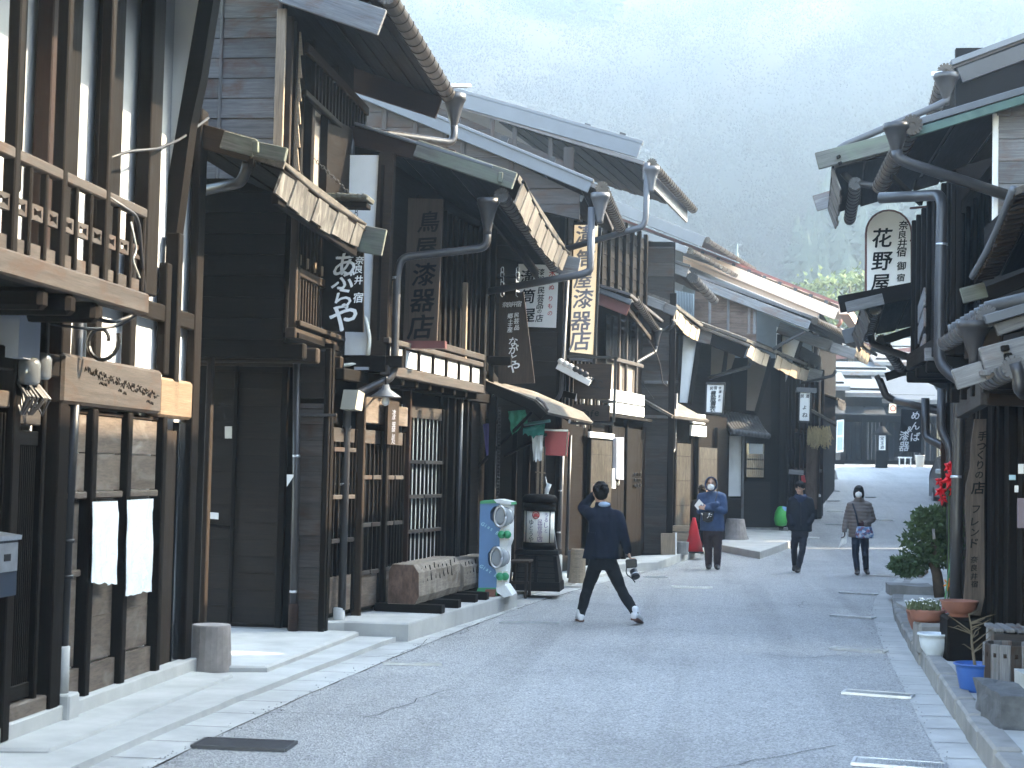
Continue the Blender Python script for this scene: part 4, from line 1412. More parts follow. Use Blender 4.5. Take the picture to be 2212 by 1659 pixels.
# gable above the neighbour's roof
G4 = facing(21.5, -9.0, -1.4)
gpoly = pxpoly(G4, [(700, 345), (1252, 475), (1252, 420), (1040, 318), (755, 205), (700, 185)])
planks(h4, G4, gpoly, .21, SIDEW, .02, .0)
slab(h4, G4, gpoly, .08, DARKW, -.01, 'gable_wall')
for x in (830, 897, 962, 1000, 1106):
    u = G4.uz(x, 330)[0]
    post(h4, G4, u, G4.uz(x, 300 + (x - 830) * .36 + 40)[1] - .1, G4.uz(x, 200 + (x - 760) * .40)[1], .07, .05, SIDEW, 0, 'gable_stud')
roof(h4, (-7.2, 21.4, 7.95), (-1.58, 21.4, 5.56), (-1.62, 25.9, 5.66), (-7.2, 25.9, 8.0), soff=DARKW, n=10, frac=.45)
board_px(h4, 'barge_board', (640, 128), (1280, 393), 21.4, 26, GREYM, .05)
board_px(h4, 'barge_cap', (640, 122), (1284, 389), 21.42, 7, GREYM, .14)
board_px(h4, 'verge_board', (1068, 341), (1262, 424), 21.55, 14, GREYW, .04)
gutter(h4, (-1.5, 21.35, 5.5), (-1.50, 25.6, 5.62), .085, GUT)
hopper(h4, (-1.52, 21.3, 5.42), .12, .36, PIPEG, .045)
downpipe(h4, [atY(1278, 448, 21.3), atY(1275, 585, 21.3), atY(1258, 592, 21.3), atY(1030, 634, 21.3)], .05, PIPEG, rad=.16)
# upper shop front: dark, with clay-coloured panels
K4 = facing(21.7, -4.2, -2.6)
slab(h4, K4, pxpoly(K4, [(1026, 768), (1058, 770), (1060, 640), (1028, 640)]), .03, TANP, .0, 'wall_panel')
for x in (1020, 1064):
    post(h4, K4, K4.uz(x, 720)[0], 2.7, 5.2, .07, .08, BLACKW)
rail(h4, K4, .9, 1.5, 3.2, .12, .1, DARKW)
slab(h4, K4, rect(.1, 1.05, .1, 5.2), .04, BLACKW, -.1, 'dark_wall')
rail(h4, W4, 0, 4.5, 3.1, .12, .1, DARKW)
# low canopy with a curled nose
board_px(h4, 'canopy_barge', (1022, 810), (1158, 868), 21.2, 22, DARKW, .06)
board_px(h4, 'canopy_nose', (1157, 868), (1181, 893), 21.2, 19, DARKW, .06)
roof(h4, (-3.2, 21.2, 2.98), (-2.30, 21.2, 2.66), (-2.0, 25.2, 2.66), (-2.8, 25.2, 2.98), soff=DARKW, n=4, mat=EAVEP, thick=.04)
roof(h4, (-2.30, 21.2, 2.66), (-2.14, 21.2, 2.50), (-1.84, 25.2, 2.50), (-2.0, 25.2, 2.66), mat=EAVEP, thick=.04)
tube(h4, 'canopy_edge', [(-2.30, 21.15, 2.69), (-2.2, 21.15, 2.62), (-2.14, 21.15, 2.52)], .02, GREYW, 6, 0)
beam(h4, 'canopy_strut', atY(1002, 1040, 21.8), atY(1150, 890, 21.3), .04, .04, DARKW)
beam(h4, 'canopy_strut', atY(1090, 985, 23.0), atY(1180, 938, 22.4), .04, .04, DARKW)
post(h4, facing(21.35, -4, -2), 1.11, .1, 2.7, .09, .09, BLACKW)
beam(h4, 'brace', atY(1055, 882, 22), atY(1076, 915, 22), .03, .04, MIDW)
# shop opening: jambs, shelf, lit door edge
for x, m, w in ((996, PALEW, .045), (1003, SIDEW, .03), (1020, DARKW, .05), (1031, PALEW, .02), (1050, BLACKW, .06), (1110, DARKW, .07), (1140, DARKW, .05)):
    Kx = facing(21.35 if x < 1035 else 24.3, -4, -2)
    post(h4, Kx, Kx.uz(x, 1100)[0], .2, 2.5 if m != PALEW else 1.75, w, .07, m, .0, 'shop_jamb')
for z in (.62, 1.05, 1.5):
    beam(h4, 'jamb_block', atY(993, 1130 - 160 * (z - 1.05), 21.2), atY(1006, 1130 - 160 * (z - 1.05), 21.2), .05, .05, PALEW)
beam(h4, 'shop_sill', atY(992, 1210, 21.2), atY(1032, 1206, 21.2), .12, .06, PALEW)
slab(h4, W4, rect(1.6, 2.6, .3, 1.1), .02, DARKW, .02, 'shop_board')
downpipe(h4, [W4.P(3.0, .2, .1), W4.P(3.0, 2.5, .1)], .025, PIPEG)
mp = facing(21.1, -3.4, -2.9)
slab(h4, mp, pxpoly(mp, [(975, 1063), (990, 1062), (990, 1040), (976, 1041)]), .05, PLASTC, .02, 'meter_box')
slab(h4, mp, pxpoly(mp, [(978, 1047), (987, 1047), (987, 1042), (978, 1042)]), .01, DARKG, .026, 'meter_window')

# the things hanging in front of it
nm = plain('green_netting', (.02, .24, .14), .8, var=.4, scale=12)
o = sheet_cloth(None, 'green_net', atY(1110, 938, 21.5), atY(1142, 905, 21.4), atY(1138, 885, 21.3), atY(1100, 888, 21.5), nm, 12, 10, .07, freq=5, seed=3, hem=.05)
tag(o, 'crumpled green netting tied under the dark canopy nose', 'netting')
o = sheet_cloth(None, 'green_cloth', atY(1130, 937, 22.0), atY(1176, 935, 22.0), atY(1178, 915, 22), atY(1130, 925, 22), plain('teal_cloth', (.03, .26, .22), .8), 12, 8, .04, freq=6, seed=8, hem=.08)
tag(o, 'teal cloth strip drying on the bar beside the red bucket', 'cloth')
ok = sheet_cloth(None, 'purple_cloth', atY(1052, 985, 21.6), atY(1072, 975, 21.6), atY(1056, 915, 21.7), atY(1044, 918, 21.7), plain('purple_cloth', (.085, .065, .22), .8), 8, 12, .05, freq=3, seed=12, hem=.03)
tag(ok, 'violet cloth hanging limp in the craft shop opening', 'cloth')
o = sheet_cloth(None, 'white_cloth', atY(1153, 993, 22.3), atY(1171, 990, 22.3), atY(1174, 940, 22.3), atY(1149, 942, 22.3), WHITEP, 12, 10, .05, freq=6, seed=15, hem=.06)
tag(o, 'white and navy noren strip between the bamboo bundle and red bucket', 'cloth')
tube(None, 'awning_pole', [atY(1132, 917, 21.8), atY(1188, 909, 21.7)], .022, plain('teal_pole', (.06, .2, .2), .5), 8, 0)
tag(bpy.data.objects['awning_pole'], 'short teal pole under the canopy above the red bucket', 'pole')
bk = thing('hanging_bucket', 'red square bucket hung by the eave with dry stalks in it', 'bucket', atY(1199, 985, 23))
B = [atY(x, y, 23.0) for x, y in ((1177, 983), (1222, 985), (1226, 932), (1177, 930))]
redm = plain('red_enamel', (.42, .012, .03), .35, var=.08)
vv = []
for p in B:
    vv += [p, p + Vector((0, .3, 0))]
plate(bk, 'bucket', B, .30, redm)
for a, b in ((2, 3),):
    beam(bk, 'rim', B[3] + Vector((-.01, -.005, .01)), B[2] + Vector((.01, -.005, .01)), .03, .03, STEEL)
beam(bk, 'rim', B[2] + Vector((.008, -.01, .01)), B[1] + Vector((.008, -.01, 0)), .02, .02, PALEW)  # pale strip standing in for sunlight along the right edge
st = MB()
for k in range(9):
    b0 = B[3].lerp(B[2], rnd.uniform(.1, .9)) + Vector((0, .12, 0))
    st.tube([b0, b0 + Vector((rnd.uniform(-.06, .06), 0, rnd.uniform(.1, .2)))], .005, 4)
st.build('dry_stalk', MIDW, bk)
bb = thing('bamboo_bundle', 'tied bundle of brown bamboo canes standing before the craft shop', 'bamboo', atY(1165, 1110, 22.6))
for k in range(7):
    x = 1157 + 3.0 * k
    tube(bb, 'cane', [atY(x - 2 + rnd.uniform(-1, 1), 1128, 22.6 + .03 * (k % 3)), atY(x + 2, 965, 22.6 + .03 * (k % 3))], .012, PALEW if k % 3 else MIDW, 8, 0)
for y in (1020, 1080):
    beam(bb, 'tie', atY(1156, y, 22.57), atY(1178, y + 2, 22.57), .03, .015, PALEW)
mop = thing('mop', 'thin pole with a white roll leaning by the bamboo bundle', 'pole', atY(1192, 1200, 23))
tube(mop, 'pole', [atY(1178, 1030, 23.3), atY(1208, 1215, 22.9)], .009, STEEL, 6, 0)
tube(mop, 'roll', [atY(1178, 1068, 23.0), atY(1187, 1045, 23.0)], .035, WHITEP, 10, 0)
ch_ = thing('hanging_chain', 'rusty chain hanging in front of the blue toy dispenser', 'chain', atY(1075, 1120, 20.9))
chain(ch_, atY(1079, 880, 21), atY(1074, 1125, 20.9), BLACKM, 34, .016)

# hanging craft shop board
s3 = thing('shop_sign', 'long dark board sign widening downwards beside the white enamel sign', 'sign', atY(1115, 828, 22.6))
Y = 22.6
px = Y / FPX
plate(s3, 'board', [atY(x, y, Y) for x, y in ((1076, 829), (1155, 827), (1131, 630), (1078, 640))], .04, SIGNW, along=Z)
ch = []
for c, x, y, s in (('奈', 1089, 657, 11), ('良', 1099, 657, 11), ('井', 1108, 656, 11), ('宿', 1119, 655, 12), ('郷', 1101, 682, 11), ('土', 1102, 694, 10), ('土', 1101, 703, 10), ('産', 1101, 712, 11), ('民', 1115, 680, 10), ('芸', 1115, 693, 11), ('品', 1116, 707, 11), ('な', 1109, 738, 19), ('が', 1110, 755, 19), ('と', 1110, 774, 18), ('や', 1111, 793, 26)):
    ch.append((c, (x - 1110) * px, (735 - y) * px, s * px * 1.15))
lettering(s3, atY(1110, 735, Y), Vector((1, 0, 0)), Z, ch, INKW, .006)
beam(s3, 'hanger', atY(1070, 600, Y), atY(1120, 596, Y), .03, .04, DARKW)
for x in (1085, 1118):
    chain(s3, atY(x, 578, Y), atY(x, 640, Y), STEEL, 6, .02, 'hook')

# ================================================================== house five: lacquerware shop with lit sign and cafe board
h5 = thing('townhouse', 'tall house with long grey barge and dark siding behind the lit vertical sign', 'house', (-2.0, 28.5, .15))
W5 = Wall((-2.42, 26.05), (-1.30, 31.1))
S5 = facing(25.95, -4.6, -2.40)
slab(h5, S5, rect(0, 2.2, .1, 6.2), .1, BLACKW, -.03, 'end_wall')
planks(h5, S5, rect(0, 2.17, .2, 6.0), .235, DSIDEW, .018, .0)
post(h5, S5, 2.15, .1, 6.2, .09, .06, BLACKW)
post(h5, S5, 1.62, .1, 2.6, .07, .05, DARKW)
slab(h5, W5, rect(0, 5.15, .1, 6.2), .1, BLACKW, -.05, 'wall')
planks(h5, W5, rect(0, 5.15, 4.9, 6.2), .22, BLACKW, .02, -.04)
for k in range(11):
    post(h5, W5, .05 + .5 * k, 4.7, 6.3, .09, .08, BLACKW, -.03)
for k in range(9):
    post(h5, W5, .1 + .22 * k, 2.8, 4.6, .04, .05, DARKW, -.03, 'window_bar')
G5 = facing(25.9, -7.5, -1.2)
gp = pxpoly(G5, [(860, 330), (1275, 470), (1275, 395), (1212, 345), (955, 235), (860, 205)])
planks(h5, G5, gp, .24, SIDEW, .02, .0)
slab(h5, G5, gp, .08, DARKW, -.01, 'gable_wall')
for x in (1064, 1112, 1190):
    post(h5, G5, G5.uz(x, 300)[0], G5.uz(x, 240 + (x - 955) * .33 + 60)[1], G5.uz(x, 215 + (x - 955) * .30)[1], .07, .05, SIDEW, 0, 'gable_stud')
post(h5, G5, G5.uz(1228, 380)[0], G5.uz(1228, 425)[1] - .3, G5.uz(1228, 318)[1], .17, .05, SIDEW, 0, 'gable_stud')
roof(h5, (-6.4, 25.8, 8.35), (-1.15, 25.8, 6.72), (-.5, 31.0, 6.85), (-5.6, 31.0, 8.4), soff=DARKW, n=16, frac=.45)
board_px(h5, 'barge_board', (860, 163), (1386, 312), 25.8, 31, GREYM, .06)
board_px(h5, 'barge_cap', (860, 156), (1390, 306), 25.85, 8, GREYM, .16)
board_px(h5, 'eave_fascia', (1383, 345), (1387, 405), 25.9, 14, GREYW, .05) if False else None
beam(h5, 'eave_fascia', (-1.15, 25.75, 6.55), (-.55, 30.9, 6.65), .04, .26, GREYW)
gutter(h5, (-1.02, 25.7, 6.66), (-.42, 30.9, 6.78), .08, GUT)
hopper(h5, (-1.02, 25.65, 6.6), .12, .36, PIPEG, .045)
downpipe(h5, [atY(1398, 352, 25.65), atY(1395, 474, 25.65), atY(1388, 490, 25.65), atY(1225, 537, 25.7)], .05, PIPEG, rad=.18)
# the pipe down the corner of the end wall
downpipe(h5, [S5.px(1228, 560, .12), S5.px(1212, 850, .12), S5.px(1200, 868, .1)], .035, PIPEG)
downpipe(h5, [S5.px(1216, 940, .1), S5.px(1206, 1236, .1)], .035, PIPEG, [S5.px(1211, 1060, .1), S5.px(1208, 1150, .1)])
downpipe(h5, [W5.px(1232, 940, .06), W5.px(1224, 1200, .06)], .03, PIPE)
# white enamel sign on the end wall
s4 = thing('shop_sign', 'white enamel sign with black and red brush writing on dark siding', 'sign', S5.px(1160, 705, .1))
px = 25.9 / FPX
slab(s4, S5, pxpoly(S5, [(1117, 705), (1201, 708), (1207, 573), (1120, 570)], .09), .05, WHITEP, .09, 'board')
slab(s4, S5, pxpoly(S5, [(1114, 710), (1205, 712), (1211, 569), (1117, 566)], .07), .04, BLACKW, .07, 'frame')
ch = [(c, (x - 1160) * px, (640 - y) * px, s * px * 1.1) for c, x, y, s in (('漆', 1168, 587, 14), ('器', 1168, 603, 13), ('民', 1169, 627, 15), ('芸', 1168, 644, 15), ('品', 1167, 660, 15), ('の', 1166, 673, 10), ('店', 1166, 688, 16), ('溝', 1138, 598, 30), ('筒', 1140, 640, 30), ('屋', 1141, 682, 30))]
lettering(s4, S5.px(1160, 640, .09), Vector((1, 0, 0)), Z, ch, INK, .004)
ch = [(c, (x - 1160) * px, (640 - y) * px, s * px * 1.1) for c, x, y, s in (('木', 1193, 590, 15), ('ぬ', 1192, 620, 12), ('り', 1190, 645, 12), ('も', 1189, 661, 11), ('の', 1189, 677, 11))]
lettering(s4, S5.px(1160, 640, .09), Vector((1, 0, 0)), Z, ch, INKR, .004)
# tall lit sign on its post
s5 = thing('shop_sign', 'tall cream vertical light box sign with large dark characters', 'sign', atY(1262, 770, 26.2))
Y = 26.2
px = Y / FPX
plate(s5, 'case', [atY(x, y, Y) for x, y in ((1229, 772), (1287, 771), (1297, 480), (1238, 480))], .16, BLACKM)
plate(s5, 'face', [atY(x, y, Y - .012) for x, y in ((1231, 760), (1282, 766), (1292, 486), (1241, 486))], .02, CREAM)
ch = [(c, (x - 1262) * px, (630 - y) * px, s * px * 1.08) for c, x, y, s in (('溝', 1262, 505, 40), ('筒', 1263, 558, 40), ('屋', 1259, 604, 38), ('漆', 1260, 645, 42), ('器', 1256, 694, 42), ('店', 1255, 736, 44))]
lettering(s5, atY(1262, 630, Y - .012), Vector((1, 0, 0)), Z, ch, INKG, .005)
beam(s5, 'pole', atY(1281, 842, Y - .02), atY(1298, 478, Y - .02), .05, .05, BLACKM)
beam(s5, 'arm', atY(1232, 775, Y), atY(1283, 780, Y), .05, .05, GREYM)
# cafe boards
s6 = thing('cafe_sign', 'two purple brown boards in an iron frame, the lower reading Cafe', 'sign', atY(1280, 910, 25.9))
Y = 25.9
px = Y / FPX
plate(s6, 'upper_board', [atY(x, y, Y) for x, y in ((1240, 862), (1318, 862), (1322, 786), (1243, 786))], .04, SIGNW)
plate(s6, 'lower_board', [atY(x, y, Y) for x, y in ((1236, 908), (1316, 910), (1318, 876), (1238, 873))], .04, SIGNW)
lettering(s6, atY(1275, 893, Y), Vector((1, 0, 0)), Z, [(c, (x - 1275) * px, 0, 22 * px) for c, x in (('C', 1258, ), ('a', 1269), ('f', 1279), ('e', 1289))], INK, .005)
sc_ = MB()
for k in range(3):
    c = atY(1270 + 14 * k, 822 + 3 * k, Y - .01)
    sc_.tube([c + Vector((math.cos(a) * (.02 + .012 * a), 0, math.sin(a) * (.02 + .014 * a))) for a in [q * .5 for q in range(12)]], .008, 5)
sc_.build('scroll', BLACKM, s6)
for q in (((1326, 912), (1330, 770)), ((1225, 770), (1335, 773)), ((1232, 914), (1326, 916)), ((1300, 868), (1330, 868))):
    beam(s6, 'frame_bar', atY(*q[0], Y), atY(*q[1], Y), .045, .045, BLACKM)
# bracketed little tile roof by the corner and its combed supports
tc = thing('tiled_canopy', 'little white-edged tiled canopy at the dark siding corner', 'canopy', atY(1250, 860, 26))
tile_canopy(tc, (-2.44, 25.6, 3.42), (-1.95, 25.6, 3.16), (-1.85, 26.6, 3.16), (-2.34, 26.6, 3.42), TILE, 6, .045)
beam(tc, 'verge', (-2.46, 25.58, 3.40), (-1.93, 25.58, 3.13), .08, .1, WHITE)
for k in range(6):
    lathe(tc, 'round_tile', (-2.4 + .08 * k, 25.56, 3.47 - .04 * k), [(.05, -.03), (.05, .03)], WHITE if k < 3 else TILE, 10, axis=(0, 1, 0))
for j, (x0, x1, y0, n) in enumerate(((1216, 1292, 868, 8), (1220, 1264, 916, 6))):
    A_, B_ = atY(x0, y0 - 18, 25.9), atY(x1 - 25, y0 - 5, 25.9)
    beam(tc, 'bracket_beam', A_, A_.lerp(B_, .55), .1, .10, DARKW)
    for k in range(n):
        p = A_.lerp(B_, .55) + Vector((.055 * k, .08 * k, -.014 * k))
        beam(tc, 'bracket_tooth', p - Z * .07, p + Z * .05, .03, .05, WHITE if k % 2 == 0 else SIDEW, up=(0, 1, 0), bev=.003)
# upper front: windows with pale sills, sunlit
for x in (1336, 1352, 1374):
    post(h5, W5, W5.uz(x, 830, .15)[0], 2.75, 5.0, .06, .05, SIDEW, .12, 'window_post')
plate(h5, 'jetty_floor', [W5.P(1.8, 2.75, .2), W5.P(5.1, 2.75, .2), W5.P(5.1, 2.75, -.3), W5.P(1.8, 2.75, -.3)], .05, DARKW)
u0, u1 = W5.uz(1328, 880, .2)[0], W5.uz(1378, 880, .2)[0]
rail(h5, W5, u0 - .3, u1 + .5, 3.08, .2, .03, WHITEP, .16, 'white_board')
rail(h5, W5, u0 - .3, u1 + .5, 2.86, .19, .03, WHITEP, .16, 'white_board')
rail(h5, W5, u0 - .2, u1 + .4, 3.72, .07, .06, SIDEW, .13, 'window_rail')
slab(h5, W5, rect(u0 - .2, u1 + .3, 3.2, 3.7), .02, TANP, .1, 'shutter_panel')
slab(h5, W5, rect(u0 - .2, u1 + .3, 3.76, 4.5), .02, DARKG, .08, 'window_glass')
# pent roof with red fascia and gutter
roof(h5, (-2.6, 26.6, 5.05), (-1.36, 26.6, 4.68), (-.95, 31.1, 4.66), (-2.0, 31.1, 5.05), soff=DARKW, n=5, thick=.04)
board_px(h5, 'pent_fascia', (1292, 632), (1362, 660), 26.7, 24, REDF, .05)
board_px(h5, 'pent_trim', (1292, 620), (1366, 648), 26.65, 11, GREYM, .06)
gutter(h5, (-1.30, 26.7, 4.60), (-1.10, 30.9, 4.50), .07, GUT, cap=False)
beam(h5, 'hanging_rafter', (-1.42, 26.8, 4.45), (-1.2, 30.9, 4.30), .04, .08, MIDW)
hopper(h5, (-1.08, 31.0, 4.50), .1, .3, PIPE, .04)
downpipe(h5, [Vector((-1.08, 31.0, 4.22)), Vector((-1.1, 31.0, 4.05)), atY(1345, 800, 29.5), atY(1330, 812, 29.0)], .035, PIPE, rad=.1)
cable('cable', 'broken gutter wire dangling beside the pink stained siding', [(-1.25, 30.8, 4.3), (-1.02, 30.9, 3.9), (-.95, 30.9, 3.45), (-.86, 30.9, 3.38)], .01, MIDW)
# reed-blind door, plain door, white box on ground floor
def reed(parent, W, u0, u1, z0, z1, off=.05, n=26):
    mb = MB()
    for i in range(n):
        u = u0 + (u1 - u0) * (i + .5) / n
        mb.tube([W.P(u + rnd.uniform(-.003, .003), z0, off), W.P(u + rnd.uniform(-.003, .003), z1, off + rnd.uniform(0, .008))], (u1 - u0) / n * .52, 5)
    o = mb.build('reed_blind', REED, parent)
    for k in range(4):
        z = z0 + (z1 - z0) * (.12 + .25 * k)
        beam(parent, 'blind_cord', W.P(u0, z, off + .02), W.P(u1, z, off + .02), .006, .008, MIDW, bev=0)
    return o
REED = wood('reed_blind', (.19, .15, .105), (.36, .30, .225), rough=.75, spread=.1, grain=(20, 1, 1))
uu = W5.uz(1266, 1100)[0], W5.uz(1312, 1080)[0]
reed(h5, W5, uu[0], uu[1], .35, 2.28)
rail(h5, W5, uu[0] - .1, uu[1] + .1, 2.36, .10, .05, WHITEP, .03, 'white_lintel')
for u in uu:
    post(h5, W5, u + .03, .15, 2.6, .06, .07, DARKW)
ud = W5.uz(1345, 1080)[0], W5.uz(1395, 1080)[0]
planks(h5, W5, rect(uu[1] + .1, 5.1, .2, 2.55), .22, DARKW, .03, .0, orient='v', lap=0, name='door_plank')
for u in (ud[0], ud[1]):
    post(h5, W5, u, .15, 2.7, .06, .08, DARKW)
slab(h5, W5, pxpoly(W5, [(1330, 1035), (1345, 1036), (1345, 945), (1330, 946)], .12), .14, GREYPL, .14, 'breaker_box')
tube(h5, 'conduit', [W5.px(1337, 1035, .1), W5.px(1336, 1050, .1), W5.px(1330, 1040, .05)], .015, PLASTC, 6, .05)
slab(h5, W5, pxpoly(W5, [(1324, 1055), (1330, 1055), (1330, 1012), (1324, 1012)], .1), .03, WHITEP, .1, 'white_plate')
for k in range(9):
    a_ = W5.px(1371 + 6 * (k % 3), 1028 + 12 * (k // 3), .06)
    beam(h5, 'wall_rack', a_, a_ + Z * .06, .03, .07, BLACKM)

# ================================================================== house six
h6 = thing('townhouse', 'small house with stained pink siding between the cafe and the white wing walls', 'house', (-.6, 33.2, .3))
W6 = Wall((-1.65, 31.3), (-1.05, 35.1))
S6 = facing(31.2, -3.4, -.72)
slab(h6, S6, rect(0, 2.64, .1, 6.2), .1, BLACKW, -.03, 'end_wall')
planks(h6, S6, rect(0, 2.62, .2, 3.9), .25, SIDEW, .02, .0)
planks(h6, S6, rect(0, 2.62, 3.9, 6.1), .27, SIDEW, .02, .0)
post(h6, S6, 2.62, .15, 5.2, .12, .06, BLACKW)
slab(h6, W6, rect(.0, 3.95, .15, 5.2), .1, BLACKW, .2, 'wall')
planks(h6, W6, rect(.0, 3.95, 2.9, 5.0), .24, BLACKW, .02, .2)
for k in range(9):
    post(h6, W6, .05 + .48 * k, 2.6, 5.0, .10, .09, BLACKW, .22)
rail(h6, W6, 0, 3.9, 2.95, .14, .12, DARKW, .22)
rail(h6, W6, 0, 3.9, 3.7, .07, .07, DARKW, .24)
for y0 in (826, 900):
    q = S6.px(1392, y0, .05)
    beam(h6, 'bracket', q, q + Vector((.45, -.05, 0)), .05, .06, GREYW)
roof(h6, (-3.0, 31.15, 5.85), (-.76, 31.15, 5.02), (-.22, 35.1, 4.95), (-2.2, 35.1, 5.7), soff=DARKW, n=7, mat=EAVEP)
board_px(h6, 'barge_board', (1292, 596), (1440, 654), 31.1, 20, GREYW, .06)
board_px(h6, 'barge_tip', (1438, 654), (1464, 664), 31.05, 21, GREYW, .07)
eave_boards(h6, (-.72, 31.2, 4.90), (-.30, 34.9, 4.82), .4, .26, PALEW, lean=(-.05, -.2, 0), dip=.05, n=8)
beam(h6, 'eave_end_board', (-.36, 35.0, 4.72), (-.05, 35.0, 4.66), .06, .28, GREYW)
downpipe(h6, [atY(1456, 690, 31.1), atY(1452, 703, 31.1), atY(1440, 712, 31.2), atY(1330, 745, 31.2)], .045, PIPE, rad=.12)
# higher roof with soffit, hung gutter
roof(h6, (-2.9, 31.6, 6.62), (-.50, 31.6, 5.70), (-.05, 35.5, 5.68), (-2.3, 35.5, 6.6), soff=MIDW, n=8, mat=ROOFM)
board_px(h6, 'barge_board', (1296, 520), (1488, 580), 31.5, 20, GREYW, .06)
board_px(h6, 'barge_cap', (1296, 514), (1492, 573), 31.52, 7, PIPE, .14)
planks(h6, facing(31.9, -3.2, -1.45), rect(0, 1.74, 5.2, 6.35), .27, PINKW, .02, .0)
gutter(h6, (-.42, 31.5, 5.55), (.0, 35.2, 5.50), .1, PIPE, every=.5)
tube(h6, 'conduit', [atY(1352, 612, 31.6), atY(1345, 590, 31.6), atY(1358, 570, 31.6), atY(1380, 552, 31.7)], .025, CABLEW, 8, .1)
# little lean-to roof over the door
lo = [atY(1372, 852, 31), atY(1452, 897, 31)]
roof(h6, lo[0], lo[1], lo[1] + Vector((.7, 2.6, 0)), lo[0] + Vector((.7, 2.6, 0)), mat=EAVEP, soff=DARKW, n=3, thick=.05)
beam(h6, 'stay_wire', atY(1375, 812, 31), atY(1412, 862, 30.9), .012, .012, BLACKM, bev=0)
# ground: boards and reed doors
W6g = Wall((-1.35, 31.0), (.35, 36.5))
slab(h6, W6g, rect(-.1, 5.7, .15, 3.0), .08, BLACKW, -.02, 'wall')
ua_, ub_ = W6g.uz(1452, 1100)[0], W6g.uz(1484, 1090)[0]
reed(h6, W6g, ua_, ub_, .35, 2.35, n=22)
planks(h6, W6g, rect(0, ua_ - .35, .25, 2.6), .26, REDW, .03, 0, orient='v', lap=0, name='door_plank')
planks(h6, W6g, rect(ua_ - .33, ua_ - .04, .25, 2.6), .22, DSIDEW, .02, 0)
uc_, ud_ = W6g.uz(1502, 1080)[0], W6g.uz(1541, 1060)[0]
reed(h6, W6g, uc_, ud_, .4, 2.3, n=22)
for u in (ua_ - .02, ub_ + .03, uc_ - .05, ud_ + .04):
    post(h6, W6g, u, .15, 2.75, .08, .08, BLACKW)
downpipe(h6, [W6g.px(1461, 850, .2), W6g.px(1457, 975, .2), W6g.px(1435, 985, .2)], .03, PIPE)
slab(h6, facing(32, -.6, .1), pxpoly(facing(32, -.6, .1), [(1445, 1148), (1489, 1148), (1489, 1136), (1445, 1136)]), .25, PALEW, 0, 'door_step')
slab(h6, facing(32, -.6, .1), pxpoly(facing(32, -.6, .1), [(1445, 1166), (1489, 1168), (1489, 1152), (1445, 1150)]), .3, PALEW, .06, 'door_step')
# scattered white sign boards
slab(h6, W6g, rect(ub_ - .3, uc_ + .2, 2.52, 2.74), .03, WHITEP, .16, 'white_board')
slab(h6, W6g, rect(ub_ - .3, uc_ + .1, 2.78, 2.98), .03, WHITEP, .16, 'white_board')
# ================================================================== house seven: white tapered wing walls, tiled canopy
h7 = thing('townhouse', 'dark house with narrow white wing walls and a sagging board eave', 'house', (.8, 38, .4))
W7 = Wall((-.78, 35.3), (.55, 40.2))
slab(h7, W7, rect(0, 5.1, .2, 5.3), .1, BLACKW, -.05, 'wall')
F7 = facing(35.2, -.9, .8)
slab(h7, F7, pxpoly(F7, [(1468, 869), (1485, 870), (1508, 722), (1477, 714)]), .1, WHITE, .0, 'wing_wall')
slab(h7, F7, pxpoly(F7, [(1485, 872), (1494, 876), (1512, 760), (1520, 722), (1507, 720)]), .14, BLACKW, .02, 'wing_frame')
slab(h7, F7, rect(-.5, .15, .2, 5.4), .08, BLACKW, -.08, 'end_wall')
F7b = facing(37.6, .0, 2.0)
slab(h7, F7b, pxpoly(F7b, [(1535, 810), (1558, 805), (1566, 750), (1537, 742)]), .06, TANP, .0, 'clay_panel')
slab(h7, F7b, pxpoly(F7b, [(1569, 800), (1580, 795), (1592, 757), (1574, 748)]), .06, TANP, .0, 'clay_panel')
F7c = facing(39.9, .5, 2.6)
slab(h7, F7c, pxpoly(F7c, [(1612, 886), (1630, 888), (1662, 775), (1616, 760)]), .1, TANP, .0, 'wing_wall')
slab(h7, F7c, pxpoly(F7c, [(1630, 890), (1637, 893), (1668, 790), (1661, 774)]), .14, BLACKW, .02, 'wing_frame')
roof(h7, (-1.8, 35.1, 5.55), (.72, 35.1, 4.66), (2.35, 41.0, 4.55), (.4, 41.0, 5.4), soff=DARKW, n=7, mat=EAVEP)
board_px(h7, 'barge_board', (1440, 682), (1615, 750), 35.05, 26, DARKW, .06)
board_px(h7, 'barge_cap', (1440, 677), (1622, 746), 35.0, 6, EAVEP, .3)
eave_boards(h7, (.78, 35.2, 4.55), (1.25, 36.9, 4.45), .4, .28, PALEW, lean=(-.08, -.3, 0), dip=.02, n=4)
eave_boards(h7, (1.45, 37.4, 4.50), (2.38, 40.9, 4.38), .5, .30, PALEW, lean=(-.08, -.3, 0), dip=.05, n=7)
beam(h7, 'eave_end_board', (2.3, 41.0, 4.32), (2.68, 41.0, 4.22), .06, .3, GREYW)
downpipe(h7, [atY(1622, 785, 36), atY(1618, 793, 36), atY(1560, 808, 36), atY(1530, 818, 36)], .04, PIPE, rad=.1)
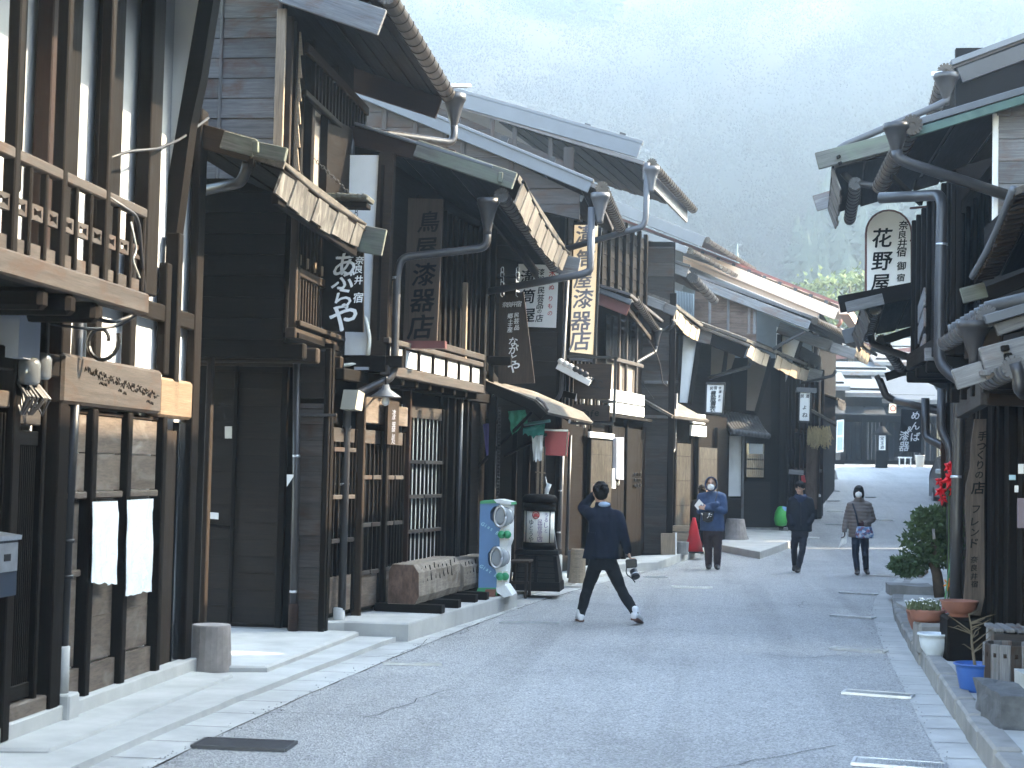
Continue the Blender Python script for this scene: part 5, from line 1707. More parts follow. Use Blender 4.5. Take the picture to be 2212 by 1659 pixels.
# upper, larger roof with pink boarded gable
G7 = facing(36.2, -2.2, 1.75)
gp = pxpoly(G7, [(1499, 700), (1634, 752), (1634, 668), (1502, 622)])
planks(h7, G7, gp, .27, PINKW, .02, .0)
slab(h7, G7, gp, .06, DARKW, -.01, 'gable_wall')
for x in (1533, 1573, 1618, 1630):
    post(h7, G7, G7.uz(x, 680)[0], G7.uz(x, 722)[1], G7.uz(x, 640)[1], .06, .04, GREYW, 0, 'gable_stud')
roof(h7, (-2.6, 36.0, 6.95), (2.25, 36.0, 5.22), (3.4, 41.0, 5.3), (-1.5, 41.0, 7.0), soff=DARKW, n=9, frac=.6)
board_px(h7, 'barge_board', (1494, 596), (1752, 694), 36.0, 19, GREYW, .1)
gutter(h7, (2.2, 36.0, 5.15), (3.3, 40.8, 5.2), .08, GUT)
downpipe(h7, [atY(1738, 716, 36.1), atY(1690, 742, 36.3), atY(1670, 755, 36.4)], .04, PIPE)
# tin-clad side rising behind house six
T7 = facing(35.9, -3.0, 1.0)
tin = MB()
tp = pxpoly(T7, [(1352, 622), (1352, 606), (1392, 606), (1500, 640), (1500, 705)])
z0_, z1_ = min(p[1] for p in tp) - .3, max(p[1] for p in tp)
x0_, x1_ = tp[0][0], tp[3][0]
n = 44
for i in range(n):
    u = x0_ + (x1_ - x0_) * i / n
    tin.tube([T7.P(u, z0_, .01), T7.P(u, z1_ - (u - x0_) / (x1_ - x0_) * .3, .01)], (x1_ - x0_) / n * .55, 6)
o = tin.build('corrugated_sheet', TIN, h7)
slab(h7, T7, rect(x0_ - 1.2, x1_, z0_, z1_ - .28), .05, TIN, -.02, 'tin_wall')
# ground floor beyond the reed doors
slab(h7, F7, rect(.05, .45, .2, 2.8), .06, BLACKW, .01, 'dark_panel')
s7 = thing('shop_sign', 'white lantern-shaped rice shop sign on an iron frame in front of dark posts', 'sign', atY(1545, 892, 34.8))
Y = 34.8
px = Y / FPX
plate(s7, 'face', [atY(x, y, Y) for x, y in ((1525, 890), (1560, 892), (1564, 831), (1527, 829))], .14, WHITEP)
for q in (((1524, 892), (1526, 828)), ((1561, 894), (1566, 830)), ((1525, 828), (1567, 829)), ((1523, 892), (1562, 894))):
    beam(s7, 'frame', atY(*q[0], Y - .02), atY(*q[1], Y - .02), .035, .05, BLACKM)
ch = [(c, (x - 1545) * px, (860 - y) * px, s * px * 1.1) for c, x, y, s in (('豊', 1541, 850, 12), ('飯', 1541, 862, 12), ('豊', 1541, 873, 12), ('衣', 1540, 884, 12), ('信', 1555, 838, 6), ('濃', 1555, 846, 6), ('ま', 1554, 856, 6), ('め', 1554, 864, 6), ('民', 1537, 839, 7), ('宿', 1545, 838, 7))]
lettering(s7, atY(1545, 860, Y), Vector((1, 0, 0)), Z, ch, INK, .005)
# tiled canopy of house seven
tile_c = thing('tiled_canopy', 'dark tiled canopy curving over the white door panel and barred window', 'canopy', atY(1610, 945, 38.6))
tile_canopy(tile_c, atY(1556, 893, 39.2), atY(1578, 934, 37.6), atY(1662, 945, 38.6), atY(1636, 905, 40.0), TILE, 12, .06)
# ================================================================== house eight: side wall facing us, barred window, warm timber front
h8 = thing('townhouse', 'far dark-sided house with barred window, white door panel and warm timber front', 'house', (2.0, 43, .5))
S8 = facing(39.95, .55, 1.62)
zb = .3
slab(h8, S8, rect(-.3, 1.06, zb, 4.6), .1, BLACKW, -.06, 'end_wall')
planks(h8, S8, pxpoly(S8, [(1606, 1142), (1664, 1142), (1664, 1040), (1606, 1040)]), .2, DSIDEW, .02, 0)
planks(h8, S8, pxpoly(S8, [(1634, 935), (1665, 935), (1665, 770), (1634, 770)]), .2, DSIDEW, .02, 0)
slab(h8, S8, pxpoly(S8, [(1569, 1072), (1600, 1072), (1602, 942), (1571, 942)], .05), .05, WHITE, .05, 'white_door_panel')
planks(h8, S8, pxpoly(S8, [(1568, 1142), (1600, 1142), (1600, 1076), (1568, 1076)]), .12, DSIDEW, .02, .03)
for x in (1567, 1604):
    post(h8, S8, S8.uz(x, 1050)[0], zb, 2.9, .06, .07, GREYW if x > 1600 else BLACKW, .03)
slab(h8, S8, pxpoly(S8, [(1612, 1030), (1650, 1032), (1651, 957), (1613, 956)], .03), .02, DARKG, .02, 'window_glass')
slab(h8, S8, pxpoly(S8, [(1618, 980), (1648, 981), (1648, 958), (1618, 957)], .04), .01, SHO, .03, 'window_paper')
for k in range(9):
    x = 1613.5 + 4.3 * k
    a_, b_ = S8.px(x, 1030, .07), S8.px(x + .6, 981, .07)
    beam(h8, 'window_bar', a_, b_, .022, .03, GREYW, up=S8.n, bev=.003)
for y in (956, 992, 1012, 1032):
    beam(h8, 'window_rail', S8.px(1611, y, .06), S8.px(1652, y + 1, .06), .03, .04, DARKW)
slab(h8, S8, pxpoly(S8, [(1600, 1150), (1702, 1153), (1702, 1140), (1600, 1139)]), .5, STONE, .12, 'stone_step')
post(h8, S8, 1.14, zb, 4.6, .12, .1, BLACKW, .02)
W8 = Wall((1.70, 40.1), (3.15, 47.5))
slab(h8, W8, rect(0, 7.6, .3, 5.2), .1, DARKW, -.06, 'wall')
for k, (u, m) in enumerate(((.35, BLACKW), (.9, BLACKW), (1.5, BLACKW), (2.3, DARKW), (3.1, REDW), (3.9, REDW), (5.0, REDW), (6.0, DARKW), (7.2, REDW))):
    post(h8, W8, u, .4, 4.8, .12, .09, m)
lattice(h8, W8, .4, 1.5, .9, 2.5, 9, BLACKW, .03, rails=(1.2, 1.6, 2.0, 2.4))
for z in (1.0, 1.9, 2.9):
    rail(h8, W8, 1.6, 7.4, z, .1, .06, REDW)
slab(h8, W8, rect(2.4, 3.0, .9, 2.8), .02, PINKW, .02, 'warm_panel')
# white wing walls and roof of house eight
F8 = facing(40.3, 1.2, 4.0)
slab(h8, F8, pxpoly(F8, [(1672, 852), (1688, 852), (1730, 728), (1678, 706)]), .1, WHITE, .0, 'wing_wall')
slab(h8, F8, pxpoly(F8, [(1688, 855), (1696, 858), (1734, 742), (1731, 727)]), .14, BLACKW, .02, 'wing_frame')
roof(h8, (.4, 40.0, 6.3), (3.5, 40.0, 5.12), (4.7, 47.5, 5.3), (1.6, 47.5, 6.5), soff=DARKW, n=7, mat=EAVEP)
board_px(h8, 'barge_board', (1685, 696), (1800, 737), 40.0, 24, GREYW, .06)
board_px(h8, 'barge_tip', (1798, 739), (1850, 756), 39.95, 22, GREYW, .08)
eave_boards(h8, (3.5, 40.3, 5.0), (4.2, 44.5, 5.05), .5, .3, PALEW, lean=(-.1, -.3, 0), dip=.03, n=7)
downpipe(h8, [atY(1806, 800, 40.4), atY(1800, 812, 40.4), atY(1730, 828, 40.5)], .04, PIPE)
# red brown small pent behind
roof(h8, (2.2, 44.5, 6.05), (4.45, 44.5, 5.25), (5.2, 48, 5.3), (3, 48, 6.1), mat=REDF, soff=DARKW, n=4)
s8 = thing('shop_sign', 'narrow white lantern sign with a small roof on a black bracket', 'sign', atY(1740, 908, 40.6))
Y = 40.6
px = Y / FPX
plate(s8, 'face', [atY(x, y, Y) for x, y in ((1727, 908), (1748, 909), (1750, 849), (1728, 848))], .16, WHITEP)
for q in (((1725, 912), (1727, 846)), ((1750, 913), (1753, 847)), ((1725, 911), (1752, 912))):
    beam(s8, 'frame', atY(*q[0], Y - .02), atY(*q[1], Y - .02), .04, .05, BLACKM)
plate(s8, 'cap', [atY(x, y, Y - .1) for x, y in ((1720, 846), (1764, 848), (1764, 838), (1722, 836))], .4, GREYM)
ch = [(c, (x - 1738) * px, (880 - y) * px, s * px) for c, x, y, s in (('民', 1733, 856, 8), ('酒', 1744, 856, 8), ('よ', 1738, 880, 10), ('ね', 1739, 896, 12))]
lettering(s8, atY(1738, 880, Y), Vector((1, 0, 0)), Z, ch, INK, .005)
# brown awning and the straw ball under it
aw = thing('plank_awning', 'steep brown plank awning above the pale straw bundle', 'canopy', atY(1780, 905, 43))
roof(aw, atY(1748, 882, 43), atY(1808, 914, 43), atY(1806, 916, 45.5), atY(1756, 884, 45.5), mat=EAVEP, soff=REDW, n=5, thick=.06)
sb = thing('straw_bundle', 'pale straw bundle hung like a broom under the plank awning', 'straw', atY(1768, 940, 42.6))
mb = MB()
c = atY(1768, 936, 42.6)
for k in range(150):
    a = rnd.uniform(-1, 1)
    r_ = rnd.uniform(.7, 1)
    p = c + Vector((a * .28, rnd.uniform(-.15, .15), rnd.uniform(-.02, .2)))
    mb.tube([p, p + Vector((rnd.uniform(-.03, .06), rnd.uniform(-.03, .03), -.22)), p + Vector((rnd.uniform(-.03, .1), rnd.uniform(-.05, .05), -.42 * r_))], .012, 4)
mb.build('straw', plain('straw', (.42, .32, .17), .9, var=.3, scale=14), sb)
# ================================================================== house nine: long peach-painted eave; and roofs stepping up behind
h9 = thing('large_building', 'big pale building behind with a long peach painted eave', 'house', (1, 52, .8))
roof(h9, (-4.5, 47.9, 9.95), (3.85, 47.9, 6.75), (5.1, 58, 7.1), (-3.3, 58, 10.4), mat=REDF, soff=PEACH, n=5, frac=.3, thick=.08)
board_px(h9, 'barge_board', (1400, 500), (1812, 668), 47.8, 24, PEACH, .1)
board_px(h9, 'barge_lower', (1400, 528), (1770, 676), 47.95, 20, PEACH, .08)
board_px(h9, 'barge_tip', (1770, 664), (1814, 668), 47.7, 24, WHITE, .1) if False else None
beam(h9, 'eave_box', (3.75, 47.8, 6.62), (5.0, 57.9, 6.95), .3, .3, PEACH)
slab(h9, facing(48.6, -4.5, 3.2), [(0, .8), (7.6, .8), (7.6, 6.7), (0, 9.6)], .1, WHITE, 0, 'gable_wall')
slab(h9, Wall((3.1, 48.6), (4.3, 58)), rect(0, 9.4, .8, 6.7), .1, DARKW, 0, 'wall')
tube(h9, 'eave_pipe', [atY(1816, 690, 47.8), atY(1815, 700, 47.8), atY(1800, 712, 47.9)], .05, TERRA, 8, .1)
def back_house(label, Y, p0, p1, hpx, depth, wallmat, mat, planked=None, dx=.2):
    h = thing('back_house', label, 'house', (atY(*p0, Y).x, Y, .5))
    A, B = atY(*p0, Y), atY(*p1, Y)
    dn = Vector((0, 0, -hpx * Y / FPX * .3))
    roof(h, A + dn * .3, B + dn * .3, B + Vector((dx * depth, depth, .15)), A + Vector((dx * depth, depth, .15)), mat=ROOFM, thick=.06)
    board_px(h, 'barge_board', p0, p1, Y - .08, hpx, mat, .08)
    W = facing(Y + .8, A.x, B.x - .6)
    k = (B.z - A.z) / (B.x - A.x)
    L = B.x - .6 - A.x
    poly = [(0, .8), (L, .8), (L, A.z + k * L - .35), (0, A.z - .35)]
    slab(h, W, poly, .1, wallmat, 0, 'gable_wall')
    if planked:
        planks(h, W, clip(poly, 1, A.z + k * L - 1.2, False), .3, planked, .03, .0, orient='v', lap=0, name='wall_board')
    gutter(h, B + Vector((.05, 0, -.08)), B + Vector((.05 + dx * depth, depth, .05)), .08, GUT, every=.6)
    return h
back_house('grey roofed house rising behind the lit sign with pink boards', 40.5, (1200, 432), (1487, 534), 15, 6, PEACH, GREYM, PINKW)
back_house('pale grey barge of the highest roof behind the middle houses', 43.0, (1150, 362), (1524, 512), 24, 7, GREYM, GREYM)
back_house('slate grey tin gable under the long peach eave', 45.0, (1440, 556), (1806, 706), 15, 3, TIN, GREYM)
# temple finial on the wooded slope
fin = thing('temple_spire', 'small copper green temple roof with a spire far behind the peach eave', 'tower', atY(1592, 590, 70))
c = atY(1592, 566, 70)
lathe(fin, 'spire', c - Z * .3, [(.5, -.3), (.34, 0), (.16, .25), (.08, .5), (.03, .75), (.015, 1.1)], plain('verdigris', (.13, .18, .17), .8), 8)
lathe(fin, 'roof', c - Z * 1.2, [(1.6, -.1), (1.1, .15), (.5, .6)], REDF, 4)
lathe(fin, 'body', Vector((c.x, c.y, 1.5)), [(.9, 0), (.9, c.z - 2.6)], DARKW, 4)

# ================================================================== house ten: last of the left row, warm timber front with a long pent roof
h10 = thing('townhouse', 'last timber house of the left row, bench and stones at its front', 'house', (3.8, 55, 1))
W10 = Wall((2.9, 47.9), (4.55, 64.0))
slab(h10, W10, rect(0, 16.1, .5, 6.0), .1, DARKW, -.05, 'wall')
for k in range(16):
    post(h10, W10, .1 + k, .7, 5.8, .14, .12, (REDW, DARKW, BLACKW)[k % 3])
for k in range(8):
    slab(h10, W10, rect(.3 + 2 * k, 1.0 + 2 * k, 1.2, 2.9), .02, (SHO, DARKG, TANP)[k % 3], .02, 'screen')
rail(h10, W10, 0, 16, 3.2, .16, .14, REDW)
roof(h10, (2.2, 48.0, 4.5), (3.6, 48.0, 4.05), (5.1, 64, 4.7), (3.7, 64, 5.2), mat=EAVEP, soff=DARKW, n=4)
eave_boards(h10, (3.64, 48.1, 4.0), (5.1, 63.8, 4.6), 1.0, .25, EAVEP, dip=.05, n=14)
roof(h10, (1.0, 48.2, 7.0), (3.7, 48.2, 6.0), (5.1, 64, 6.5), (2.4, 64, 7.5), mat=ROOFM, soff=DARKW, n=5)
# metal snow guards along the verges seen against the sky
for h, p0, p1, Y, n in ((h4, (830, 196), (1240, 372), 21.4, 4), (h5, (1000, 208), (1380, 305), 25.8, 5), (h7, (1510, 600), (1740, 688), 36.0, 6), (h9, (1500, 540), (1800, 660), 47.8, 9)):
    for k in range(n):
        t_ = (k + .5) / n
        c = atY(p0[0] + (p1[0] - p0[0]) * t_, p0[1] + (p1[1] - p0[1]) * t_, Y + .1)
        beam(h, 'snow_guard', c - Z * .03, c + Vector((.03, 0, .06)), .1, .03, BLACKM, up=(0, 1, 0), bev=0)
# ================================================================== right side, house one: tiled eaves, tall driftwood sign
C8, D1, D2, E3, E4 = sheet(1681, 0, .4267), sheet(1681, 619.4, .32), sheet(1813.8, 1106, .3335), sheet(1990.8, 575.1, .2133), sheet(1990.8, 884.8, .2665)
r1 = thing('craft_shop', 'near dark shopfront with low tiled eaves and a tall driftwood sign', 'house', (3.2, 13, .1))
WR = Wall((2.55, 16.2), (2.55, -14.0))
slab(r1, WR, rect(0, 30.2, .05, 4.2), .12, BLACKW, -.06, 'wall')
slab(r1, Wall((6.5, 16.3), (2.5, 16.3)) if False else facing(16.2, 2.62, 6.5), rect(0, 3.9, .05, 4.0), .1, DARKW, 0, 'end_wall')
for k, u in enumerate((.06, .42, .75, 1.15, 1.6, 2.2, 2.6, 3.4, 4.2)):
    post(r1, WR, u, .1, 2.7, .11 if k % 2 else .08, .05 + .02 * (k % 3), BLACKW)
planks(r1, WR, rect(.1, 4.5, .15, 2.5), .22, BLACKW, .02, .0, orient='v', lap=0, name='wall_board')
rail(r1, WR, 0, 9, 2.62, .16, .1, DARKW, 0, 'lintel')
# jettied beam under the eaves
a_, b_ = E3(400, 1430), E3(650, 1280)
beam(r1, 'jetty_beam', atY(*a_, 14.6), atY(*b_, 12.9), .08, .19, SIDEW)
beam(r1, 'jetty_end', atY(2133, 848, 12.9), atY(2260, 852, 12.9), .1, .20, MIDW)
for k in range(5):
    beam(r1, 'joist', (2.05, 14.4 - .55 * k, 2.46), (2.7, 14.4 - .55 * k, 2.46), .09, .12, BLACKW)
# downpipe
downpipe(r1, [atY(2075, 840, 15.2), atY(2073, 870, 15.2), atY(2067, 1100, 15.2), atY(2064, 1345, 15.2)], .056, PIPE, [atY(2067, 1030, 15.2)])
# tiled pent roof with its round gutter and metal verge
def right_eave(Yn, Yf, X, z, rise, back, wallX, mat):
    return [(wallX, Yn, z + rise), (X, Yn, z), (X + back, Yf, z), (wallX + back, Yf, z + rise)]
q = right_eave(12.2, 14.3, 2.02, 2.95, .42, .0, 3.6, TILE)
roof(r1, *q, mat=TILE, soff=DARKW, n=4, left=False)
for k in range(9):
    y = 12.3 + .235 * k
    tube(r1, 'ridge_tile', [(2.0, y, 3.0), (2.5, y, 3.13), (3.6, y, 3.42)], .055, TILE, 8, 0)
board_px(r1, 'verge_board', E3(620, 500), E3(1100, 360), 12.1, 21, GREYM, .1)
board_px(r1, 'verge_board', E3(730, 590), E3(1100, 465), 12.15, 26, GREYW, .06)
gutter(r1, (1.985, 12.15, 2.93), (1.99, 14.25, 2.92), .075, PIPEG, every=.22)
beam(r1, 'gutter_board', (2.13, 12.4, 2.84), (2.13, 14.1, 2.83), .03, .15, MIDW)
hopper(r1, atY(*E3(530, 560), 12.2), .11, .28, PIPE, .035)
downpipe(r1, [atY(*E3(568, 740), 12.2), atY(*E3(550, 840), 12.2), atY(*E3(580, 905), 12.2), atY(*E3(640, 960), 12.3)], .035, PIPEG, rad=.08)
# lower, nearer eave with weathered barge and end board
q = right_eave(10.4, 12.0, 2.05, 2.58, .4, .0, 3.4, EAVEP)
roof(r1, *q, mat=EAVEP, soff=DARKW, n=4, left=False)
board_px(r1, 'barge_board', E3(575, 830), E3(1100, 690), 11.0, 58, GREYW, .06)
board_px(r1, 'barge_tip', E3(300, 1050), E3(590, 960), 11.05, 44, GREYW, .07)
beam(r1, 'barge_peg', atY(*E3(840, 800), 10.95), atY(*E3(850, 860), 10.95), .05, .05, BLACKW)
beam(r1, 'barge_peg', atY(*E3(870, 880), 10.95), atY(*E3(880, 950), 10.95), .05, .05, BLACKW)
beam(r1, 'barge_peg', atY(*E3(640, 1050), 10.95), atY(*E3(645, 1110), 10.95), .07, .06, GREYW)
plate(r1, 'eave_underside', [atY(*E3(640, 1110), 11.2), atY(*E3(870, 980), 10.7), atY(*E3(860, 1000), 10.7), atY(*E3(660, 1150), 11.2)][::-1], .02, PALEW)
gutter(r1, atY(*E3(930, 1020), 10.6), atY(*E3(670, 1150), 11.9), .07, PIPEG, every=.22)
tube(r1, 'downpipe', [atY(*E3(940, 980), 10.6), atY(*E3(985, 1130), 10.6), atY(*E3(990, 1230), 10.6), atY(*E3(1040, 1290), 10.7)], .045, PIPE, 10, .08)
# dark sagging canopy with mossy end, seen from below
cA, cB = atY(2189, 408, 11.8), atY(2101, 597, 13.65)
roof(r1, (3.4, 11.8, cA.z + .55), cA, cB, (3.4, 13.65, cB.z + .5), mat=EAVEP, soff=BLACKW, n=6, left=False, thick=.05)
for k in range(22):
    p = cA.lerp(cB, (k + .5) / 22) - Z * (.035 + .05 * math.sin(math.pi * (k + .5) / 22))
    beam(r1, 'eave_tooth', p + Vector((.01, 0, 0)), p + Vector((.16, 0, .03)), .05, .05, MIDW, bev=.003)
tube(r1, 'eave_edging', [cA.lerp(cB, k / 10) - Z * .05 * math.sin(math.pi * k / 10) for k in range(11)], .03, GREYM, 8, 0)
beam(r1, 'mossy_end_board', atY(2077, 640, 13.7), atY(2130, 626, 13.7), .05, .13, MOSSW)
beam(r1, 'barge_board', atY(2118, 640, 13.72), atY(2300, 570, 13.72), .05, .12, BLACKW)
# upper storey and main roof, set back (unseen, raised and lengthened to shade the street)
slab(r1, Wall((4.4, 17.0), (4.4, -22.0)), rect(0, 39, 3.4, 8.0), .12, DARKW, 0, 'upper_wall')
roof(r1, (9.0, -22.0, 9.7), (3.55, -22.0, 7.75), (3.55, 17.1, 7.75), (9.0, 17.1, 9.7), mat=ROOFM, soff=DARKW, n=8, left=False)

# the driftwood sign
s9 = thing('shop_sign', 'tall wavy-edged driftwood board with dark brush writing on the right shopfront', 'sign', (2.5, 15.0, .2))
Yq = 14.95
fp = [(2079, 1330), (2118, 1330), (2127, 1290), (2126, 1080), (2131, 905), (2106, 905), (2098, 960), (2096, 1010), (2087, 1050), (2085, 1090), (2089, 1180), (2085, 1260)]
plate(s9, 'board', [atY(x, y, Yq) for x, y in fp], .05, SIGNG, along=Z)
px = Yq / FPX
ch = [(c, (x - 2105) * px, (1100 - y) * px, s * px * 1.05) for c, x, y, s in (('手', 2121, 946, 20), ('つ', 2118, 968, 20), ('く', 2116, 986, 20), ('り', 2116, 1007, 20), ('の', 2114, 1028, 18), ('店', 2112, 1055, 27), ('フ', 2108, 1100, 20), ('レ', 2106, 1126, 20), ('ン', 2106, 1148, 19), ('ド', 2105, 1171, 22), ('奈', 2105, 1205, 14), ('良', 2105, 1222, 14), ('井', 2105, 1240, 14), ('宿', 2106, 1256, 14))]
lettering(s9, atY(2105, 1100, Yq), Vector((1, 0, 0)), Z, ch, INK, .005)
nt_ = thing('notice', 'small papers and an oval sticker on the near black shopfront', 'notice', WR.P(2, 1.5, .1))
for (x0, y0, x1, y1, m) in ((785, 440, 828, 520, WHITEP), (755, 615, 785, 670, WHITEP), (710, 530, 763, 570, plain('pale_blue_sticker', (.35, .55, .62), .5))):
    A, B = E4(x0, y1), E4(x1, y0)
    plate(nt_, 'paper', [atY(A[0], A[1], 12.6), atY(B[0], A[1], 12.6), atY(B[0], B[1], 12.6), atY(A[0], B[1], 12.6)], .01, m)
pl_ = [atY(*E4(x, y), 12.3) for x, y in ((785, 960), (900, 960), (900, 718), (785, 718))]
plate(nt_, 'plaque', pl_, .05, plain('mauve_plaque', (.20, .15, .17), .5))
beam(nt_, 'small_awning', atY(*E4(545, 165), 13.2), atY(*E4(690, 60), 12.3), .22, .06, SIDEW) if False else None

# ================================================================== right house two: pale gable boards, jettied box, long pipe
r2 = thing('townhouse', 'right house with pale bleached gable boards and green edged roof', 'house', (3.4, 19, .1))
WR2 = Wall((3.05, 21.1), (2.98, 17.2))
slab(r2, WR2, rect(0, 3.9, .1, 5.2), .12, BLACKW, 0, 'wall')
for k, u in enumerate((.03, .4, .8, 1.3, 1.9, 2.5, 3.1, 3.6, 3.85)):
    post(r2, WR2, u, 2.7, 5.0, .07, .05, DARKW)
GR = facing(17.2, 2.98, 7.0)
gp = pxpoly(GR, [(2141, 640), (2300, 640), (2300, 195), (2146, 245)])
slab(r2, GR, rect(0, 4.0, .1, 5.6), .1, DARKW, -.03, 'gable_wall')
planks(r2, GR, gp, .235, GREYW, .018, 0)
post(r2, GR, gp[0][0] + .03, gp[0][1], 5.55, .06, .04, WHITEP, 0, 'corner_batten')
slab(r2, GR, pxpoly(GR, [(2156, 247), (2184, 247), (2184, 228), (2156, 236)], .1), .12, GREYW, .1, 'purlin_end')
# green verge roof and its gutter
A1, B1 = atY(2300, 165, 17.0), atY(1946, 270, 17.0)
A1 = B1 + (A1 - B1) * 3.2
roof(r2, A1, B1, B1 + Vector((.05, 3.6, 0)), A1 + Vector((.05, 3.6, 0)), mat=ROOFM, soff=BLACKW, n=9, left=False)
GREENV = plain('worn_green_verge_paint', (.06, .12, .10), .6, var=.3, scale=5, dirt=(.22, .24, .22), dirt_amt=.35)
board_px(r2, 'verge_board', (1962, 282), (2300, 178), 16.95, 18, GREENV, .06)
board_px(r2, 'verge_cap', (1948, 268), (2300, 162), 16.97, 15, GREYM, .12)
gutter(r2, (1.99, 16.85, 5.36), (2.02, 20.3, 5.34), .1, GUT, every=.24)
hopper(r2, atY(1937, 268, 16.9), .13, .32, PIPE, .045)
downpipe(r2, [atY(1937, 325, 16.9), atY(1940, 342, 16.9), atY(1962, 352, 16.9), atY(2230, 440, 17.0)], .058, PIPE, rad=.14)
beam(r2, 'soffit_brace', atY(1925, 380, 19), atY(1990, 440, 19.5), .05, .06, BLACKW)
# jettied first floor with stepped box beams
jb = plate(r2, 'jetty_floor', [(2.5, 20.9, 3.1), (2.5, 17.3, 3.1), (3.1, 17.3, 3.1), (3.1, 20.9, 3.1)], .06, BLACKW)
WJ = Wall((2.52, 20.9), (2.52, 17.4))
slab(r2, WJ, rect(0, 3.5, 3.1, 5.0), .05, DARKW, 0, 'jetty_wall')
for k, u in enumerate((.05, .5, 1.0, 1.5, 2.1, 2.7, 3.2, 3.45)):
    post(r2, WJ, u, 3.1, 5.0, .07, .05, DARKW)
for k in range(4):
    beam(r2, 'joist', (2.36, 17.6 + .9 * k, 2.98), (3.1, 17.6 + .9 * k, 2.98), .12, .14, BLACKW, bev=.02)
beam(r2, 'jetty_beam', (2.46, 17.35, 3.2), (2.46, 20.9, 3.2), .07, .2, DARKW)
beam(r2, 'box_end', atY(1997, 766, 18.6), atY(2023, 765, 18.6), .1, .15, GREYW)
for y0 in (700, 745, 800):
    beam(r2, 'side_board', atY(1985, y0 - 20, 20.3), atY(1998, y0 - 60, 19.3), .03, .22, GREYW)
downpipe(r2, [atY(1900, 428, 18.2), atY(1975, 424, 18.0), atY(2030, 421, 17.6), atY(2035, 440, 17.5), atY(2030, 640, 17.4), atY(2029, 785, 17.35), atY(2060, 815, 17.2), atY(2085, 822, 17.0)], .06, PIPE, [atY(2034, 528, 17.45)], rad=.14)
downpipe(r2, [atY(2034, 840, 17.6), atY(2032, 930, 17.6), atY(2052, 965, 17.5), atY(2056, 1290, 17.4)], .045, PIPE, rad=.12)
downpipe(r2, [atY(1999, 860, 20), atY(1999, 945, 20), atY(2040, 965, 19.5), atY(2046, 980, 19.4)], .05, PIPE, rad=.12)
for x, m in ((2038, REDW), (2048, DARKW), (2056, PIPEG)):
    beam(r2, 'front_post', atY(x, 870, 18.2), atY(x - 1, 1180, 18.2), .05, .06, m)

# ================================================================== right house three: long mossy barge, upper metal roof, round white sign
r3 = thing('townhouse', 'right house with a long mossy barge and a grey metal upper roof', 'house', (3.6, 22.8, .1))
WR3 = Wall((3.75, 26.2), (3.05, 21.3))
slab(r3, WR3, rect(0, 4.9, .1, 6.6), .12, BLACKW, 0, 'wall')
for k in range(8):
    post(r3, WR3, .05 + .68 * k, 1.0, 5.6, .08, .06, DARKW)
GR3 = facing(21.2, 3.05, 8.0)
slab(r3, GR3, rect(0, 4.9, .1, 7.3), .1, DARKW, 0, 'gable_wall')
planks(r3, GR3, rect(.9, 4.9, 5.6, 7.2), .24, SIDEW, .02, 0)
# lower roof (long barge)
roof(r3, (4.2, 21.0, 6.55), (1.50, 21.0, 5.76), (1.72, 24.2, 5.70), (4.4, 24.2, 6.5), mat=EAVEP, soff=BLACKW, n=7, left=False)
board_px(r3, 'barge_board', (1760, 331), (2060, 254), 20.95, 36, MOSSW, .07)
for p in ((1810, 336), (1813, 350)):
    beam(r3, 'barge_peg', atY(p[0], p[1], 20.88), atY(p[0] + 3, p[1] + 6, 20.88), .05, .05, BLACKW)
eave_boards(r3, (1.50, 21.1, 5.72), (1.66, 24.1, 5.66), .4, .30, EAVEP, lean=(.10, -.1, 0), dip=.03, n=7)
beam(r3, 'eave_end_board', atY(1760, 440, 24.1), atY(1800, 428, 24.1), .05, .24, GREYW)
gutter(r3, (1.80, 21.3, 5.55), (1.95, 24.0, 5.5), .08, PIPE)
downpipe(r3, [atY(1820, 372, 21.4), atY(1838, 392, 21.4), atY(1885, 402, 21.2)], .045, PIPE)
beam(r3, 'rafter', atY(1845, 357, 21.4), atY(1838, 440, 23.8), .06, .1, DARKW)
# upper metal roof
A3, B3 = atY(2300, 45, 21.2), atY(2052, 140, 21.2)
A3 = B3 + (A3 - B3) * 3.5
roof(r3, A3, B3, B3 + Vector((.3, 4.4, 0)), A3 + Vector((.3, 4.4, 0)), mat=ROOFM, soff=BLACKW, n=8, left=False)
board_px(r3, 'barge_board', (2066, 148), (2300, 62), 21.15, 34, PIPE, .06)
board_px(r3, 'barge_cap', (2052, 132), (2300, 40), 21.18, 12, GREYM, .14)
gutter(r3, B3 + Vector((-.06, -.05, -.10)), B3 + Vector((.25, 4.3, -.12)), .1, GUT)
hopper(r3, atY(2044, 160, 21.1), .15, .36, PIPE, .04)
beam(r3, 'gutter_bar', atY(2012, 160, 21.1), atY(2036, 159, 21.1), .05, .06, STEEL)
downpipe(r3, [atY(2047, 200, 21.1), atY(2045, 217, 21.1), atY(2018, 231, 21.1), atY(1945, 262, 21.2), atY(1826, 313, 21.4), atY(1812, 322, 21.4)], .045, PIPEG, rad=.12)
